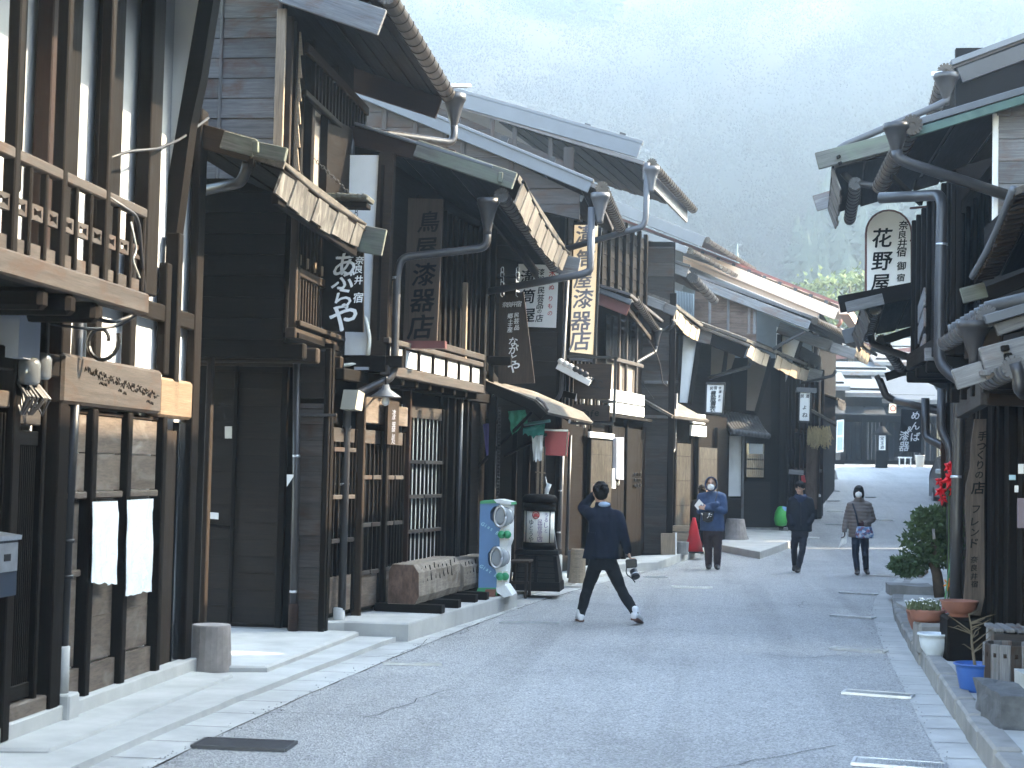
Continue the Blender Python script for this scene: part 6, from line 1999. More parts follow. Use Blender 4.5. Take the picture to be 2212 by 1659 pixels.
# lower pent roof
roof(r3, (3.4, 21.0, 4.35), (1.86, 21.0, 4.00), (2.15, 25.3, 3.95), (3.7, 25.3, 4.3), mat=EAVEP, soff=BLACKW, n=5, left=False)
board_px(r3, 'pent_barge', (1809, 640), (1990, 606), 20.9, 36, DARKW, .06)
board_px(r3, 'pent_tip', (1825, 653), (1905, 634), 20.85, 24, GREYW, .05)
eave_boards(r3, (1.90, 21.1, 3.95), (2.12, 25.2, 3.9), .45, .24, EAVEP, lean=(.08, -.1, 0), dip=.03, n=8)
beam(r3, 'eave_end_board', atY(1822, 728, 25.2), atY(1864, 718, 25.2), .06, .22, GREYM)
gutter(r3, (2.06, 21.2, 3.9), (2.3, 24.8, 3.84), .075, PIPE)
downpipe(r3, [atY(1880, 725, 23.5), atY(1885, 742, 23.5), atY(1912, 755, 23.2), atY(1990, 780, 22.6)], .05, PIPE)
beam(r3, 'bracket', atY(1910, 735, 23), atY(1980, 712, 23), .06, .12, DARKW)
gutter(r3, atY(1905, 735, 24), atY(1945, 795, 27), .08, PIPE)
s10 = thing('shop_sign', 'white round-topped inn sign with a red-brown rim and black brush characters', 'sign', atY(1920, 620, 24))
Y = 23.6
px = Y / FPX
def arch(x0, x1, y0, y1, Y_, n=12):
    c, r_ = (x0 + x1) / 2, (x1 - x0) / 2
    return [atY(x0, y0, Y_), atY(x1, y0, Y_)] + [atY(c + r_ * math.cos(math.pi * k / n), y1 + r_ - r_ * math.sin(math.pi * k / n), Y_) for k in range(n + 1)]
plate(s10, 'rim', arch(1869, 1971, 660, 452, Y), .08, REDP)
plate(s10, 'face', arch(1873, 1967, 656, 456, Y - .01), .03, WHITEP)
ch = [(c, (x - 1920) * px, (560 - y) * px, s * px * 1.1) for c, x, y, s in (('花', 1906, 514, 40), ('野', 1906, 564, 40), ('屋', 1903, 610, 36), ('奈', 1950, 487, 19), ('良', 1948, 507, 17), ('井', 1948, 526, 19), ('宿', 1946, 544, 20), ('御', 1946, 574, 18), ('宿', 1945, 599, 16))]
lettering(s10, atY(1920, 560, Y - .01), Vector((1, 0, 0)), Z, ch, INK, .005)
beam(s10, 'bracket', atY(1965, 520, Y), atY(2000, 520, Y), .03, .03, REDP)
beam(s10, 'bracket', atY(1965, 450, Y), atY(2005, 446, Y), .03, .03, REDP)

# ================================================================== right side beyond: lower pents, shop board, posts
r4 = thing('townhouse', 'low dark house further down the right side with hooked gutter', 'house', (5.0, 30, .3))
WR4 = Wall((6.2, 38.0), (3.75, 26.3))
slab(r4, WR4, rect(0, 12, .1, 4.6), .12, BLACKW, 0, 'wall')
for k in range(10):
    post(r4, WR4, .1 + 1.25 * k, .3, 4.4, .12, .1, DARKW)
roof(r4, (5.2, 27.0, 3.85), (3.28, 27.0, 3.45), (5.3, 36, 3.6), (7.2, 36, 4.0), mat=EAVEP, soff=BLACKW, n=4, left=False)
board_px(r4, 'pent_barge', (1910, 806), (1990, 780), 27, 18, DARKW, .06)
roof(r4, (7.2, 26.6, 6.3), (3.4, 26.6, 5.0), (5.4, 37, 5.0), (9, 37, 6.3), mat=ROOFM, soff=BLACKW, n=6, left=False)
downpipe(r4, [atY(1899, 818, 25), atY(1908, 840, 25), atY(1914, 856, 25), atY(1935, 866, 25), atY(2050, 893, 22)], .055, PIPE, rad=.12)
beam(r4, 'hook', atY(1893, 811, 25), atY(1906, 833, 25), .04, .08, PIPE)
r5 = thing('townhouse', 'farthest house of the right row beside the parked car', 'house', (8.6, 46, .6))
WR5 = Wall((12.6, 76.0), (6.3, 38.2))
slab(r5, WR5, rect(0, 38.2, .1, 7.4), .12, DARKW, 0, 'wall')
roof(r5, (11, 38.4, 7.9), (5.6, 38.4, 5.9), (11.5, 75.5, 8.4), (17, 75.5, 10.4), mat=ROOFM, soff=BLACKW, n=5, left=False)
roof(r5, (7.5, 39.0, 3.7), (5.75, 39.0, 3.3), (8.9, 56, 4.2), (10.6, 56, 4.6), mat=EAVEP, soff=BLACKW, n=4, left=False)
s11 = thing('shop_sign', 'big dark hanging board with pale lunchbox and lacquer lettering and ampersand', 'sign', atY(1970, 930, 58))
Y = 58.0
px = Y / FPX
plate(s11, 'board', [atY(x, y, Y) for x, y in ((1942, 975), (1989, 978), (1993, 886), (1947, 884))], .08, BLACKW, along=Z)
ch = [(c, (x - 1968) * px, (930 - y) * px, s * px * 1.15) for c, x, y, s in (('め', 1977, 898, 17), ('ん', 1977, 920, 17), ('ば', 1977, 943, 18), ('&', 1965, 927, 14), ('漆', 1954, 941, 18), ('の', 1955, 952, 8), ('器', 1954, 964, 19))]
lettering(s11, atY(1968, 930, Y), Vector((1, 0, 0)), Z, ch, INKW, .01)
# ================================================================== the row that closes the street
def far_house(label, Y, x0, x1, ytop, eave, front, roofm, signs=()):
    A, B = atY(x0, 1005, Y), atY(x1, 1005, Y)
    z0 = zg(Y) - .1
    ze = atY((x0 + x1) / 2, eave, Y).z
    zt = atY((x0 + x1) / 2, ytop, Y).z
    h = thing('far_house', label, 'house', ((A.x + B.x) / 2, Y, z0))
    W = Wall((A.x, Y), (B.x, Y))
    L = W.L
    slab(h, W, rect(0, L, z0, ze + .3), .15, front, 0, 'wall')
    plate(h, 'roof', [Vector((A.x - .2, Y - 1.1, ze)), Vector((B.x + .2, Y - 1.1, ze)), Vector((B.x + .2, Y + 4.5, zt)), Vector((A.x - .2, Y + 4.5, zt))], .12, roofm)
    beam(h, 'eave_fascia', (A.x - .2, Y - 1.14, ze - .08), (B.x + .2, Y - 1.14, ze - .08), .05, .2, GREYW)
    zm = z0 + 2.55
    plate(h, 'pent_roof', [Vector((A.x, Y - .95, zm - .1)), Vector((B.x, Y - .95, zm - .1)), Vector((B.x, Y, zm + .3)), Vector((A.x, Y, zm + .3))], .06, TILE)
    n = max(2, int(L / .9))
    for i in range(n + 1):
        post(h, W, L * i / n, z0, ze, .12, .08, DARKW)
    for i in range(n):
        a, b = L * i / n + .12, L * (i + 1) / n - .12
        if i % 3 != 2:
            slab(h, W, rect(a, b, z0 + .3, z0 + 2.1), .03, DARKG, .01, 'door_glass')
            for k in range(4):
                post(h, W, a + (b - a) * (k + .5) / 4, z0 + .3, z0 + 2.1, .03, .04, GREYW if i % 2 else DARKW, .012, 'door_bar')
        slab(h, W, rect(a, b, z0 + 3.1, min(ze - .2, z0 + 4.2)), .02, DARKW, .01, 'upper_window')
    return h
FARR = plain('pale_far_roof', (.09, .105, .12), .7, .0, var=.25, scale=1.2, dirt=(.05, .055, .06), dirt_amt=.4)
far_house('dark shopfront with barred doors closing the end of the street', 78.5, 1822, 1908, 806, 852, BLACKW, FARR)
far_house('right-hand shopfront at the end with white lettered board before it', 79.5, 1908, 2020, 800, 866, BLACKW, TILE)
far_house('grey shuttered house at the far left corner of the street end', 77.0, 1778, 1821, 790, 838, DARKW, FARR)
far_house('low pale roofed house stepping up behind the dark end shopfronts', 85, 1800, 1912, 768, 806, DARKW, FARR)
far_house('narrow roof with pale fascia right behind the hooked gutter', 88, 1890, 2010, 742, 786, BLACKW, ROOFM)
hr = far_house('higher roof with a red strip stepping up beyond the street end', 93, 1780, 2080, 715, 758, DARKW, FARR)
beam(hr, 'red_strip', atY(1800, 772, 91.7), atY(2000, 752, 91.7), .1, .25, REDF)
fx = thing('shutter_door', 'pale blue louvred shutter standing open at the street end', 'door', atY(1815, 978, 76))
plate(fx, 'frame', [atY(x, y, 76) for x, y in ((1806, 978), (1822, 976), (1823, 906), (1808, 908))], .06, WHITEP)
plate(fx, 'louvre', [atY(x, y, 75.95) for x, y in ((1809, 940), (1820, 939), (1821, 910), (1810, 911))], .03, plain('pale_blue_louvre', (.33, .45, .52), .6))
plate(fx, 'louvre', [atY(x, y, 75.95) for x, y in ((1808, 974), (1820, 972), (1820, 944), (1809, 945))], .03, MAT['pale_blue_louvre'])
ln = thing('street_lantern', 'dark post lantern with a white lettered panel at the street end', 'lantern', (atY(1905, 1010, 73).x, 73, zg(73)))
c = atY(1904, 1008, 73)
c.z = zg(73)
MBt = MB()
MBt.blk(c.x - .25, c.x + .25, 72.8, 73.25, c.z, c.z + .75, bev=.02)
MBt.build('base', BLACKW, ln)
MB().blk(c.x - .2, c.x + .2, 72.85, 73.2, c.z + .75, c.z + 1.45, bev=.02).build('case', BLACKW, ln)
plate(ln, 'panel', [Vector((c.x - .13, 72.84, c.z + .78)), Vector((c.x + .15, 72.84, c.z + .78)), Vector((c.x + .15, 72.84, c.z + 1.42)), Vector((c.x - .13, 72.84, c.z + 1.42))], .02, WHITEP)
lathe(ln, 'roof', Vector((c.x, 73.02, c.z + 1.45)), [(.45, 0), (.3, .12), (.1, .38)], BLACKW, 4)
lettering(ln, Vector((c.x, 72.83, c.z + 1.1)), Vector((1, 0, 0)), Z, [('宝', 0, .2, .17), ('玉', 0, 0, .17), ('酒', 0, -.2, .17)], INKB, .004)
bn = thing('bench', 'small white bench at the end of the street beside a white bucket', 'bench', (atY(1955, 1005, 75).x, 75, zg(75)))
c = atY(1955, 1005, 75)
c.z = zg(75)
MB().blk(c.x - .3, c.x + .3, 74.9, 75.2, c.z + .38, c.z + .44).build('seat', WHITEP, bn)
for dx in (-.25, 0, .25):
    beam(bn, 'leg', c + Vector((dx, 0, 0)), c + Vector((dx, 0, .38)), .05, .05, WHITEP)
c = atY(1987, 1003, 75)
tag(lathe(None, 'bucket', (c.x, 75, zg(75)), [(.17, 0), (.21, .5), (.22, .5), (.22, .53)], WHITEP, 14), 'white plastic bucket against the far shopfront', 'bucket')
fs = thing('shop_sign', 'small cream lantern sign with a red ring high at the street end', 'sign', atY(1928, 890, 70))
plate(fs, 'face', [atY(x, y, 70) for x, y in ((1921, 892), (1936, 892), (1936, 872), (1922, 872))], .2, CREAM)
rg = MB()
cc = atY(1929, 882, 69.9)
rg.tube([cc + Vector((math.cos(a) * .11, 0, math.sin(a) * .11)) for a in [k * .45 for k in range(15)]], .02, 5)
rg.build('ring', INKR, fs)
fs2 = thing('shop_sign', 'white panel sign with three lines of writing above the straw bundle', 'sign', atY(1790, 850, 62))
plate(fs2, 'face', [atY(x, y, 62) for x, y in ((1782, 868), (1800, 869), (1804, 842), (1784, 840))], .06, WHITEP)
lettering(fs2, atY(1793, 855, 62), Vector((1, 0, 0)), Z, [(c_, (k - 1) * .09, dy, .09) for dy, row in ((.14, 'そばや'), (.0, '民芸品'), (-.14, '漆器店')) for k, c_ in enumerate(row)], INK, .005)
# ================================================================== paving steps, slabs, kerbs and drains
def gpoly(pts, h):
    """pixels on the ground -> a raised slab's outline at height h"""
    out = []
    for p in pts:
        g = G(*p)
        out.append(Vector((g.x, g.y, zg(g.y) + h)))
    return out
def rough_slab(name, pts, top, mat, label=None, cat=None, kind=None, sub=5):
    base = [Vector(p) for p in pts]
    edge = []
    for a, b in zip(base, base[1:] + base[:1]):
        for k in range(sub):
            p = a.lerp(b, k / sub)
            p += Vector((noise.noise(p * 3.1), noise.noise(p * 3.1 + Vector((5, 5, 5))), 0)) * .02
            edge.append(p)
    n = len(edge)
    v = [Vector((p.x, p.y, zg(p.y) - .05)) for p in edge] + [Vector((p.x, p.y, p.z + top - .015)) for p in edge]
    c = sum(edge, Vector()) / n
    v += [Vector((p.x + (c.x - p.x) * .012, p.y + (c.y - p.y) * .012, p.z + top)) for p in edge]
    f = [(i, (i + 1) % n, n + (i + 1) % n, n + i) for i in range(n)] + [(n + i, n + (i + 1) % n, 2 * n + (i + 1) % n, 2 * n + i) for i in range(n)] + [tuple(2 * n + i for i in range(n))]
    o = mk(name, v, f, mat)
    return tag(o, label, cat, None, kind)
def ring_ccw(p):
    a = sum(p[i].x * p[(i + 1) % len(p)].y - p[(i + 1) % len(p)].x * p[i].y for i in range(len(p)))
    return p if a > 0 else p[::-1]
# raised step of the lacquerware shop, and the rounded ones further on
rough_slab('paving_slab', ring_ccw(gpoly([(742, 1384), (880, 1388), (1118, 1312)], 0) + [Vector((-3.2, 21.4, 0)), Vector((-3.9, 15.8, 0))]), .19, CONC, kind='structure')
rough_slab('paving_slab', ring_ccw(gpoly([(1352, 1236), (1420, 1232), (1462, 1216), (1512, 1204)], 0) + [Vector((-1.0, 34.2, 0)), Vector((-2.1, 27.2, 0))]), .15, CONC, kind='structure')
rough_slab('paving_slab', ring_ccw(gpoly([(1560, 1192), (1642, 1208), (1712, 1182), (1735, 1165)], 0) + [Vector((.9, 40.5, .3)), Vector((.0, 36.0, .1))]), .15, CONC, kind='structure')
rough_slab('paving_slab', ring_ccw([Vector((-9, 12.75, 0)), Vector((-4.15, 12.75, 0)), Vector((-3.55, 12.9, 0)), Vector((-3.45, 15.9, 0)), Vector((-9, 15.9, 0))]), .10, CONC, kind='structure')
rough_slab('paving_slab', ring_ccw([Vector((-4.3, 8.9, 0)), Vector((-3.75, 9.0, 0)), Vector((-3.72, 12.5, 0)), Vector((-4.3, 12.7, 0))]), .075, CONC, kind='structure')
# right walk with its kerb, stone by stone
tag(strip('pavement', lambda y: XR(y) + .37, lambda y: XR(y) + 5, 4, 15.4, .15, CONC, .5, .0, .0), kind='structure')
tag(strip('pavement', lambda y: XR(y) + .37, lambda y: XR(y) + 5, 15.4, 27, .12, CONC, .5, .0, .0), kind='structure')
y = 7.0
while y < 30:
    L = rnd.uniform(.55, .8)
    w = .16
    v0, v1 = Vector((XR(y) + .23 + w / 2, y + .012, 0)), Vector((XR(y + L) + .23 + w / 2, y + L - .012, 0))
    hgt = .17 + .03 * rnd.random() if y < 15.4 else .13 + .02 * rnd.random()
    v0.z, v1.z = zg(y) + hgt / 2 - .02, zg(y + L) + hgt / 2 - .02
    tag(beam(None, 'kerb_stone', v0, v1, w * rnd.uniform(.9, 1.1), hgt, STONE, bev=.018), kind='structure')
    y += L

def grate(x0, y0, x1, y1, w, n, light=True):
    A, B = G(x0, y0), G(x1, y1)
    A.z += .012
    B.z += .012
    g_ = thing('drain_grate', None, None, (A + B) / 2)
    m = STEEL if light else PIPEG
    d = (B - A).normalized()
    s = Z.cross(d) * w / 2
    for a, b in ((A + s, B + s), (A - s, B - s), (A - s, A + s), (B - s, B + s)):
        beam(g_, 'frame', a, b, .02, .02, m, bev=0)
    first = None
    for k in range(n):
        p = A.lerp(B, (k + .5) / n)
        beam(g_, 'bar', p - s * .94, p + s * .94, .011, .016, m, bev=0)
    plate(g_, 'pit', [A - s - Z * .008, B - s - Z * .008, B + s - Z * .008, A + s - Z * .008], .003, BLACKM if light else ASPH)
    return g_
GRT = [(1845, 1648, 2042, 1662, .22, 36, 'steel drain grate at the bottom edge of the photo by the right kerb'),
       (1825, 1497, 1970, 1508, .20, 30, 'steel drain grate by the right kerb level with the blue planter'),
       (1798, 1402, 1911, 1410, .20, 26, 'steel drain grate by the right kerb level with the white flower pot'),
       (1799, 1331, 1886, 1337, .18, 22, 'steel drain grate by the right kerb level with the terracotta bowl'),
       (1818, 1281, 1891, 1286, .2, 16, 'pale steel drain grate just behind the bend of the right kerb'),
       (1886, 1244, 1948, 1248, .22, 14, 'pale steel drain grate in front of the conifer shrub'),
       (1886, 1123, 1930, 1125, .3, 8, 'far drain grate to the right of the walking woman'),
       (1786, 1105, 1824, 1106, .3, 8, 'far drain grate left of the woman at shoulder height'),
       (1782, 1133, 1819, 1134, .3, 8, 'far drain grate beside the hem of the young man'),
       (1777, 1083, 1811, 1083, .3, 8, 'far drain grate level with the woman in taupe, by the left kerb'),
       (1866, 1075, 1887, 1075, .3, 6, 'far drain grate just right of the head of the woman'),
       (1785, 1061, 1814, 1062, .5, 8, 'broad pale drain grate high up the sloping road'),
       (1737, 1162, 1769, 1163, .26, 8, 'drain grate right beside the legs of the young man'),
       (1452, 1269, 1538, 1271, .2, 16, 'pale drain grate on the road right of the photographer'),
       (1392, 1248, 1440, 1249, .2, 10, 'drain grate behind the hand-held camera of the photographer')]
for x0, y0, x1, y1, w, n, lab in GRT:
    g_ = grate(x0, y0, x1, y1, w, n)
    tag(g_, lab, 'drain grate', 'drain grates set across the road edges')
g_ = grate(430, 1608, 628, 1616, .30, 34, False)
tag(g_, 'dark mesh drain grate near the lower left corner of the road', 'drain grate', 'drain grates set across the road edges')
for k, (x0, y0, x1, y1) in enumerate(((830, 1436, 952, 1438), (1080, 1347, 1205, 1348))):
    g_ = grate(x0, y0, x1, y1, .05, 14)
    tag(g_, ('thin dark drain slot in the road before the recessed entrance', 'thin dark drain slot left of the feet of the photographer')[k], 'drain grate', 'drain grates set across the road edges')
# grit and straw collected along the gutter line
gm = MB()
for k in range(1500):
    y = 6 + 26 * rnd.random() ** 1.4
    side = rnd.random() < .6
    x = (XL(y) + rnd.gauss(.02, .05)) if side else (XR(y) - .03 + rnd.gauss(0, .04))
    s = rnd.uniform(.002, .008)
    p = Vector((x, y, zg(y) + .012))
    k0 = len(gm.v)
    a = rnd.uniform(0, 6)
    gm.v += [p + Vector((math.cos(a) * s, math.sin(a) * s, 0)), p + Vector((math.cos(a + 2) * s, math.sin(a + 2) * s, 0)), p + Vector((math.cos(a + 4) * s, math.sin(a + 4) * s, 0)), p + Z * s]
    gm.f += [(k0, k0 + 1, k0 + 3), (k0 + 1, k0 + 2, k0 + 3), (k0 + 2, k0, k0 + 3)]
tag(gm.build('gutter_grit', STONE), kind='stuff')

# ================================================================== left side street furniture
def log_bench(label, p0, p1, w, h, seed, cutmat):
    A, B = Vector(p0), Vector(p1)
    t = thing('log_bench', label, 'bench', (A + B) / 2, 'hewn log benches on bearers')
    d = (B - A).normalized()
    n = Vector((d.y, -d.x, 0))
    prof = [(-.5, 0), (-.5, .82), (-.38, 1), (.3, 1), (.5, .8), (.52, .2), (.4, 0)]
    v, f = [], []
    m = 22
    for i in range(m + 1):
        c = A.lerp(B, i / m)
        notch = 1.0 if i % 3 else .94
        for a, b in prof:
            j = .012 * noise.noise(Vector((i * .7, a * 3 + seed, b * 3)))
            v.append(c + n * (a * w * (notch if b < .9 and a > 0 else 1) + j) + Z * (b * h + j))
    k = len(prof)
    for i in range(m):
        for q in range(k):
            f.append((i * k + q, i * k + (q + 1) % k, (i + 1) * k + (q + 1) % k, (i + 1) * k + q))
    f.append(tuple(range(k))[::-1])
    f.append(tuple(m * k + q for q in range(k)))
    mw = frame(A, d, Z.cross(d))
    inv = mw.inverted()
    mk('log', [inv @ p for p in v], f, LOGW, t, mw)
    end = [A + n * (a * w * .97) + Z * (b * h * .98 + .004) - d * .004 for a, b in prof]
    plate(t, 'sawn_end', end, .01, cutmat)
    for q in range(9):
        c = A.lerp(B, .08 + .1 * q) + n * (w * .5 + .004)
        beam(t, 'crack', c + Z * (h * rnd.uniform(.5, .6)), c + Z * (h * rnd.uniform(.86, .99)) - n * w * .08, .008, .012, BLACKW, up=d, bev=0)
    return t, d, n
zb = .2
l0, l1, l2 = G(868, 1302, .26), G(930, 1283, .26), G(1005, 1276, .26)
CUT = wood('sawn_log_end', (.10, .055, .038), (.25, .155, .115), stain=(.05, .028, .02), amt=.4, rough=.8, grain=(3, 5, 5))
A = Vector((G(871, 1303, .29).x, G(871, 1303, .29).y, .28))
Bx = A + Vector((.16, 1.9, 0)).normalized() * 1.85
t, d, n = log_bench('longer hewn log bench with a reddish sawn end facing us', A, Bx, .34, .42, 1.0, CUT)
for q in (.05, .45, .9):
    c = A.lerp(Bx, q)
    beam(t, 'bearer', c - n * .32 + Vector((0, 0, -.045)), c + n * .42 + Vector((0, 0, -.045)), .14, .09, BLACKW)
A2 = Bx + Vector((.02, .12, 0))
B2 = A2 + d * 1.75
t2, d, n = log_bench('second rougher log bench behind it, next to the blue dispenser', A2, B2, .36, .36, 4.0, LOGW)
for q in (.06, .5, .93):
    c = A2.lerp(B2, q)
    beam(t2, 'bearer', c - n * .3 + Vector((0, 0, -.045)), c + n * .45 + Vector((0, 0, -.045)), .14, .09, BLACKW)

# capsule toy dispenser
gs = thing('capsule_dispenser', 'blue and white double capsule toy dispenser with green trim', 'vending machine', G(1068, 1292, .2))
GY = 19.7
gp = lambda x, y, dy=0.0: atY(*D6(x, y), GY + dy)
BLUEP = plain('faded_blue_panel', (.085, .22, .42), .45, var=.08)
GREENP = plain('green_plastic', (.02, .30, .13), .4, var=.06)
WPL = plain('white_plastic', (.72, .74, .74), .35, var=.05)
CLEAR, cnt_, cbs = nodes('clear_plastic_dome')
cbs.inputs['Base Color'].default_value = (.80, .84, .86, 1)
cbs.inputs['Roughness'].default_value = .12
cbs.inputs['Transmission Weight'].default_value = .55
cbs.inputs['IOR'].default_value = 1.2
side = [(85, 1365), (290, 1350), (300, 1210), (280, 1140), (205, 1080), (195, 960), (235, 900), (330, 870), (330, 800), (340, 660), (290, 610), (225, 560), (222, 470), (260, 415), (330, 400), (330, 372), (105, 372)]
plate(gs, 'side_panel', [gp(*p) for p in side], .5, BLUEP)
body = [(280, 1350), (400, 1330), (425, 1130), (300, 1130), (300, 890), (430, 880), (455, 800), (462, 670), (330, 640), (330, 410), (465, 395), (465, 372), (300, 365)]
plate(gs, 'front_housing', [gp(x - 14, y, .03) for x, y in ((285, 1350), (405, 1328), (425, 1130), (430, 880), (460, 800), (468, 395), (330, 372))], .42, WPL)
plate(gs, 'cap', [gp(x, y, -.02) for x, y in ((100, 378), (330, 372), (468, 392), (462, 362), (330, 330), (110, 345))], .55, GREENP)
plate(gs, 'cap_top', [gp(x, y, -.03) for x, y in ((300, 372), (466, 390), (460, 358), (330, 328), (260, 330))], .5, WPL)
plate(gs, 'foot', [gp(x, y, -.03) for x, y in ((60, 1405), (300, 1440), (290, 1350), (80, 1352))], .5, GREENP)
plate(gs, 'foot_front', [gp(x, y, -.03) for x, y in ((290, 1400), (380, 1465), (478, 1440), (400, 1325), (285, 1350))], .45, WPL)
for (cx, cy, r_) in ((375, 525, 118), (330, 1000, 115)):
    for k, off in enumerate((0, .17, .34)):
        c = gp(cx, cy, .05 + off)
        rr = r_ * D6(1, 0)[0] * 0 + r_ * .18667 * GY / FPX
        lathe(gs, 'capsule_drum', c, [(rr * .6, -.085), (rr * .93, -.075), (rr, -.03), (rr, .05), (rr * .93, .08)], CLEAR if k == 0 else WPL, 26, axis=(.12, 1, 0))
    ring = MB()
    c = gp(cx - 40, cy, -.06)
    w_, h_ = 105 * .18667 * GY / FPX * .62, 118 * .18667 * GY / FPX
    ring.tube([c + Vector((math.cos(a) * w_, .0, math.sin(a) * h_)) for a in [k * math.pi / 10 for k in range(21)]], .016, 8)
    ring.build('window_rim', STEEL, gs, smooth=True)
    caps = MB()
    for q in range(14):
        p = gp(cx - 40 + rnd.uniform(-45, 40), cy + rnd.uniform(10, 90), .04)
        caps.add(*lathe_data([(.004, -.026), (.02, -.018), (.027, 0), (.02, .018), (.004, .026)], 8), m=Matrix.Translation(p))
    caps.build('toy_capsule', TERRA, gs, smooth=True)
for (cx, cy) in ((355, 735), (420, 735), (335, 1220), (395, 1220)):
    plate(gs, 'coin_face', [gp(cx + a, cy + b, -.035) for a, b in ((-24, 70), (24, 62), (26, -62), (-22, -58))], .03, PLASTC)
    lathe(gs, 'coin_knob', gp(cx, cy, -.05), [(.045, -.02), (.05, .0), (.045, .02)], GREENP, 14, axis=(0, 1, 0))
for yy in (680, 1170):
    o_ = gp(245 if yy < 900 else 228, yy, -.003)
    lettering(gs, o_, Vector((.86, 0, -.5)), Vector((.5, 0, .86)), [(c_, .042 * (k - 3.2), 0, .062) for k, c_ in enumerate('Giat Bok') if c_ != ' '], plain('pale_cyan_paint', (.35, .68, .75), .5), .004)
rp = plate(None, 'plant_trough', [gp(x, y, -.12) for x, y in ((160, 1455), (272, 1455), (278, 1372), (165, 1372))], .22, TERRA)
tag(rp, 'small brick-red trough at the foot of the blue dispenser', 'planter')

# big advertising lantern on its boarded pedestal
ld = thing('sign_lantern', 'large cylindrical paper sign lantern with black cap on a flared dark pedestal', 'lantern', G(1150, 1279, .1))
LY = 21.8
lpx = LY / FPX
lp_ = lambda x, y, dy=0.0: atY(*D6(x, y), LY + dy)
k6 = .18667 * lpx
c0 = lp_(735, 1390)
base_c = Vector((lp_(735, 1390).x, LY + .42, lp_(735, 1395).z))
def taper(name, w0, w1, z0, z1, mat, bev=0):
    v = [base_c + Vector((sx * w, sy * w, z)) for z, w in ((z0, w0), (z1, w1)) for sx, sy in ((-1, -1), (1, -1), (1, 1), (-1, 1))]
    f = [(0, 1, 5, 4), (1, 2, 6, 5), (2, 3, 7, 6), (3, 0, 4, 7), (4, 5, 6, 7), (3, 2, 1, 0)]
    return mk(name, v, f, mat, ld)
zt = lambda y: lp_(735, y).z - base_c.z
taper('plinth', 285 * k6, 280 * k6, 0, zt(1290), BLACKW)
taper('pedestal', 270 * k6, 220 * k6, zt(1290), zt(985), DSIDEW)
taper('pedestal_top', 255 * k6, 250 * k6, zt(975), zt(925), DARKW)
for q in (-1, 0, 1):
    a_, b_ = base_c + Vector((q * 255 * k6, -272 * k6, zt(1285))), base_c + Vector((q * 215 * k6, -224 * k6, zt(990)))
    beam(ld, 'pedestal_batten', a_, b_, .05, .03, BLACKW, up=(0, 1, 0))
for yy in (1040, 1110, 1180, 1240):
    t_ = (yy - 985) / 305
    w_ = (222 + 50 * t_) * k6
    beam(ld, 'pedestal_board', base_c + Vector((-w_, -w_ - .004, zt(yy))), base_c + Vector((w_, -w_ - .004, zt(yy))), .02, .012, BLACKW)
LAMPP, lnt, lbs = nodes('lantern_paper')
lbs.inputs['Base Color'].default_value = (.78, .74, .66, 1)
lbs.inputs['Roughness'].default_value = .6
lbs.inputs['Transmission Weight'].default_value = .0
lbs.inputs['Subsurface Weight'].default_value = .3
lbs.inputs['Subsurface Radius'].default_value = (.2, .15, .1)
cc = base_c + Z * zt(925)
lathe(ld, 'drum_base', cc, [(190 * k6, 0), (188 * k6, 88 * k6)], DARKW, 32)
lathe(ld, 'drum', cc, [(180 * k6, 88 * k6), (180 * k6, 455 * k6)], LAMPP, 40)
lathe(ld, 'drum_band', cc, [(196 * k6, 455 * k6), (196 * k6, 550 * k6)], DARKW, 32)
lathe(ld, 'cap', cc, [(205 * k6, 550 * k6), (212 * k6, 565 * k6), (208 * k6, 610 * k6), (180 * k6, 645 * k6), (90 * k6, 655 * k6)], DARKW, 32)
for a in (-2.45, -.72, .8, 2.4):
    p = cc + Vector((math.cos(a) * 184 * k6, math.sin(a) * 184 * k6, 88 * k6))
    beam(ld, 'drum_rib', p, p + Z * 367 * k6, .012, .012, MIDW)
def wrap_letters(chars, mat, name='lettering'):
    V_, F_ = [], []
    R_ = 180 * k6 + .004
    for c_, x, y, s in chars:
        v, f = glyph(c_)
        k = len(V_)
        for p in v:
            X_ = (x - 735) * k6 + p[0] * s * k6
            a = X_ / R_
            V_.append(Vector((cc.x + math.sin(a) * R_, cc.y - math.cos(a) * R_, base_c.z + zt(y) + p[1] * s * k6)))
        F_ += [tuple(i + k for i in q) for q in f]
    return mk(name, V_, F_, mat, ld)
wrap_letters([(c_, 655, y, s * 1.25) for c_, y, s in (('ゆ', 600, 62), ('と', 665, 56), ('う', 735, 58), ('や', 800, 62))], INK)
wrap_letters([(c_, 762, y, s * 1.2) for c_, y, s in (('民', 595, 55), ('芸', 650, 55), ('品', 700, 50), ('の', 745, 40), ('店', 795, 60))], INKP)
wrap_letters([(c_, 838, y, s * 1.2) for c_, y, s in (('う', 515, 50), ('る', 570, 50), ('し', 630, 62), ('と', 695, 45))], INKP)
em = MB()
def wpt(x, y, e=.006):
    R_ = 180 * k6 + e
    a = (x - 735) * k6 / R_
    return Vector((cc.x + math.sin(a) * R_, cc.y - math.cos(a) * R_, base_c.z + zt(y)))
em.tube([wpt(712 + 40 * math.cos(a), 514 + 40 * math.sin(a)) for a in [k * math.pi / 12 for k in range(25)]], .007, 5)
for xx_ in range(-20, 21, 5):
    em.tube([wpt(712 + xx_, 536), wpt(712 + xx_, 500)], .008, 4)
em.tube([wpt(735, 508), wpt(746, 514), wpt(744, 526), wpt(734, 530)], .006, 4)
em.tube([wpt(694, 494), wpt(732, 494)], .006, 4)
em.build('cup_emblem', INKR, ld)
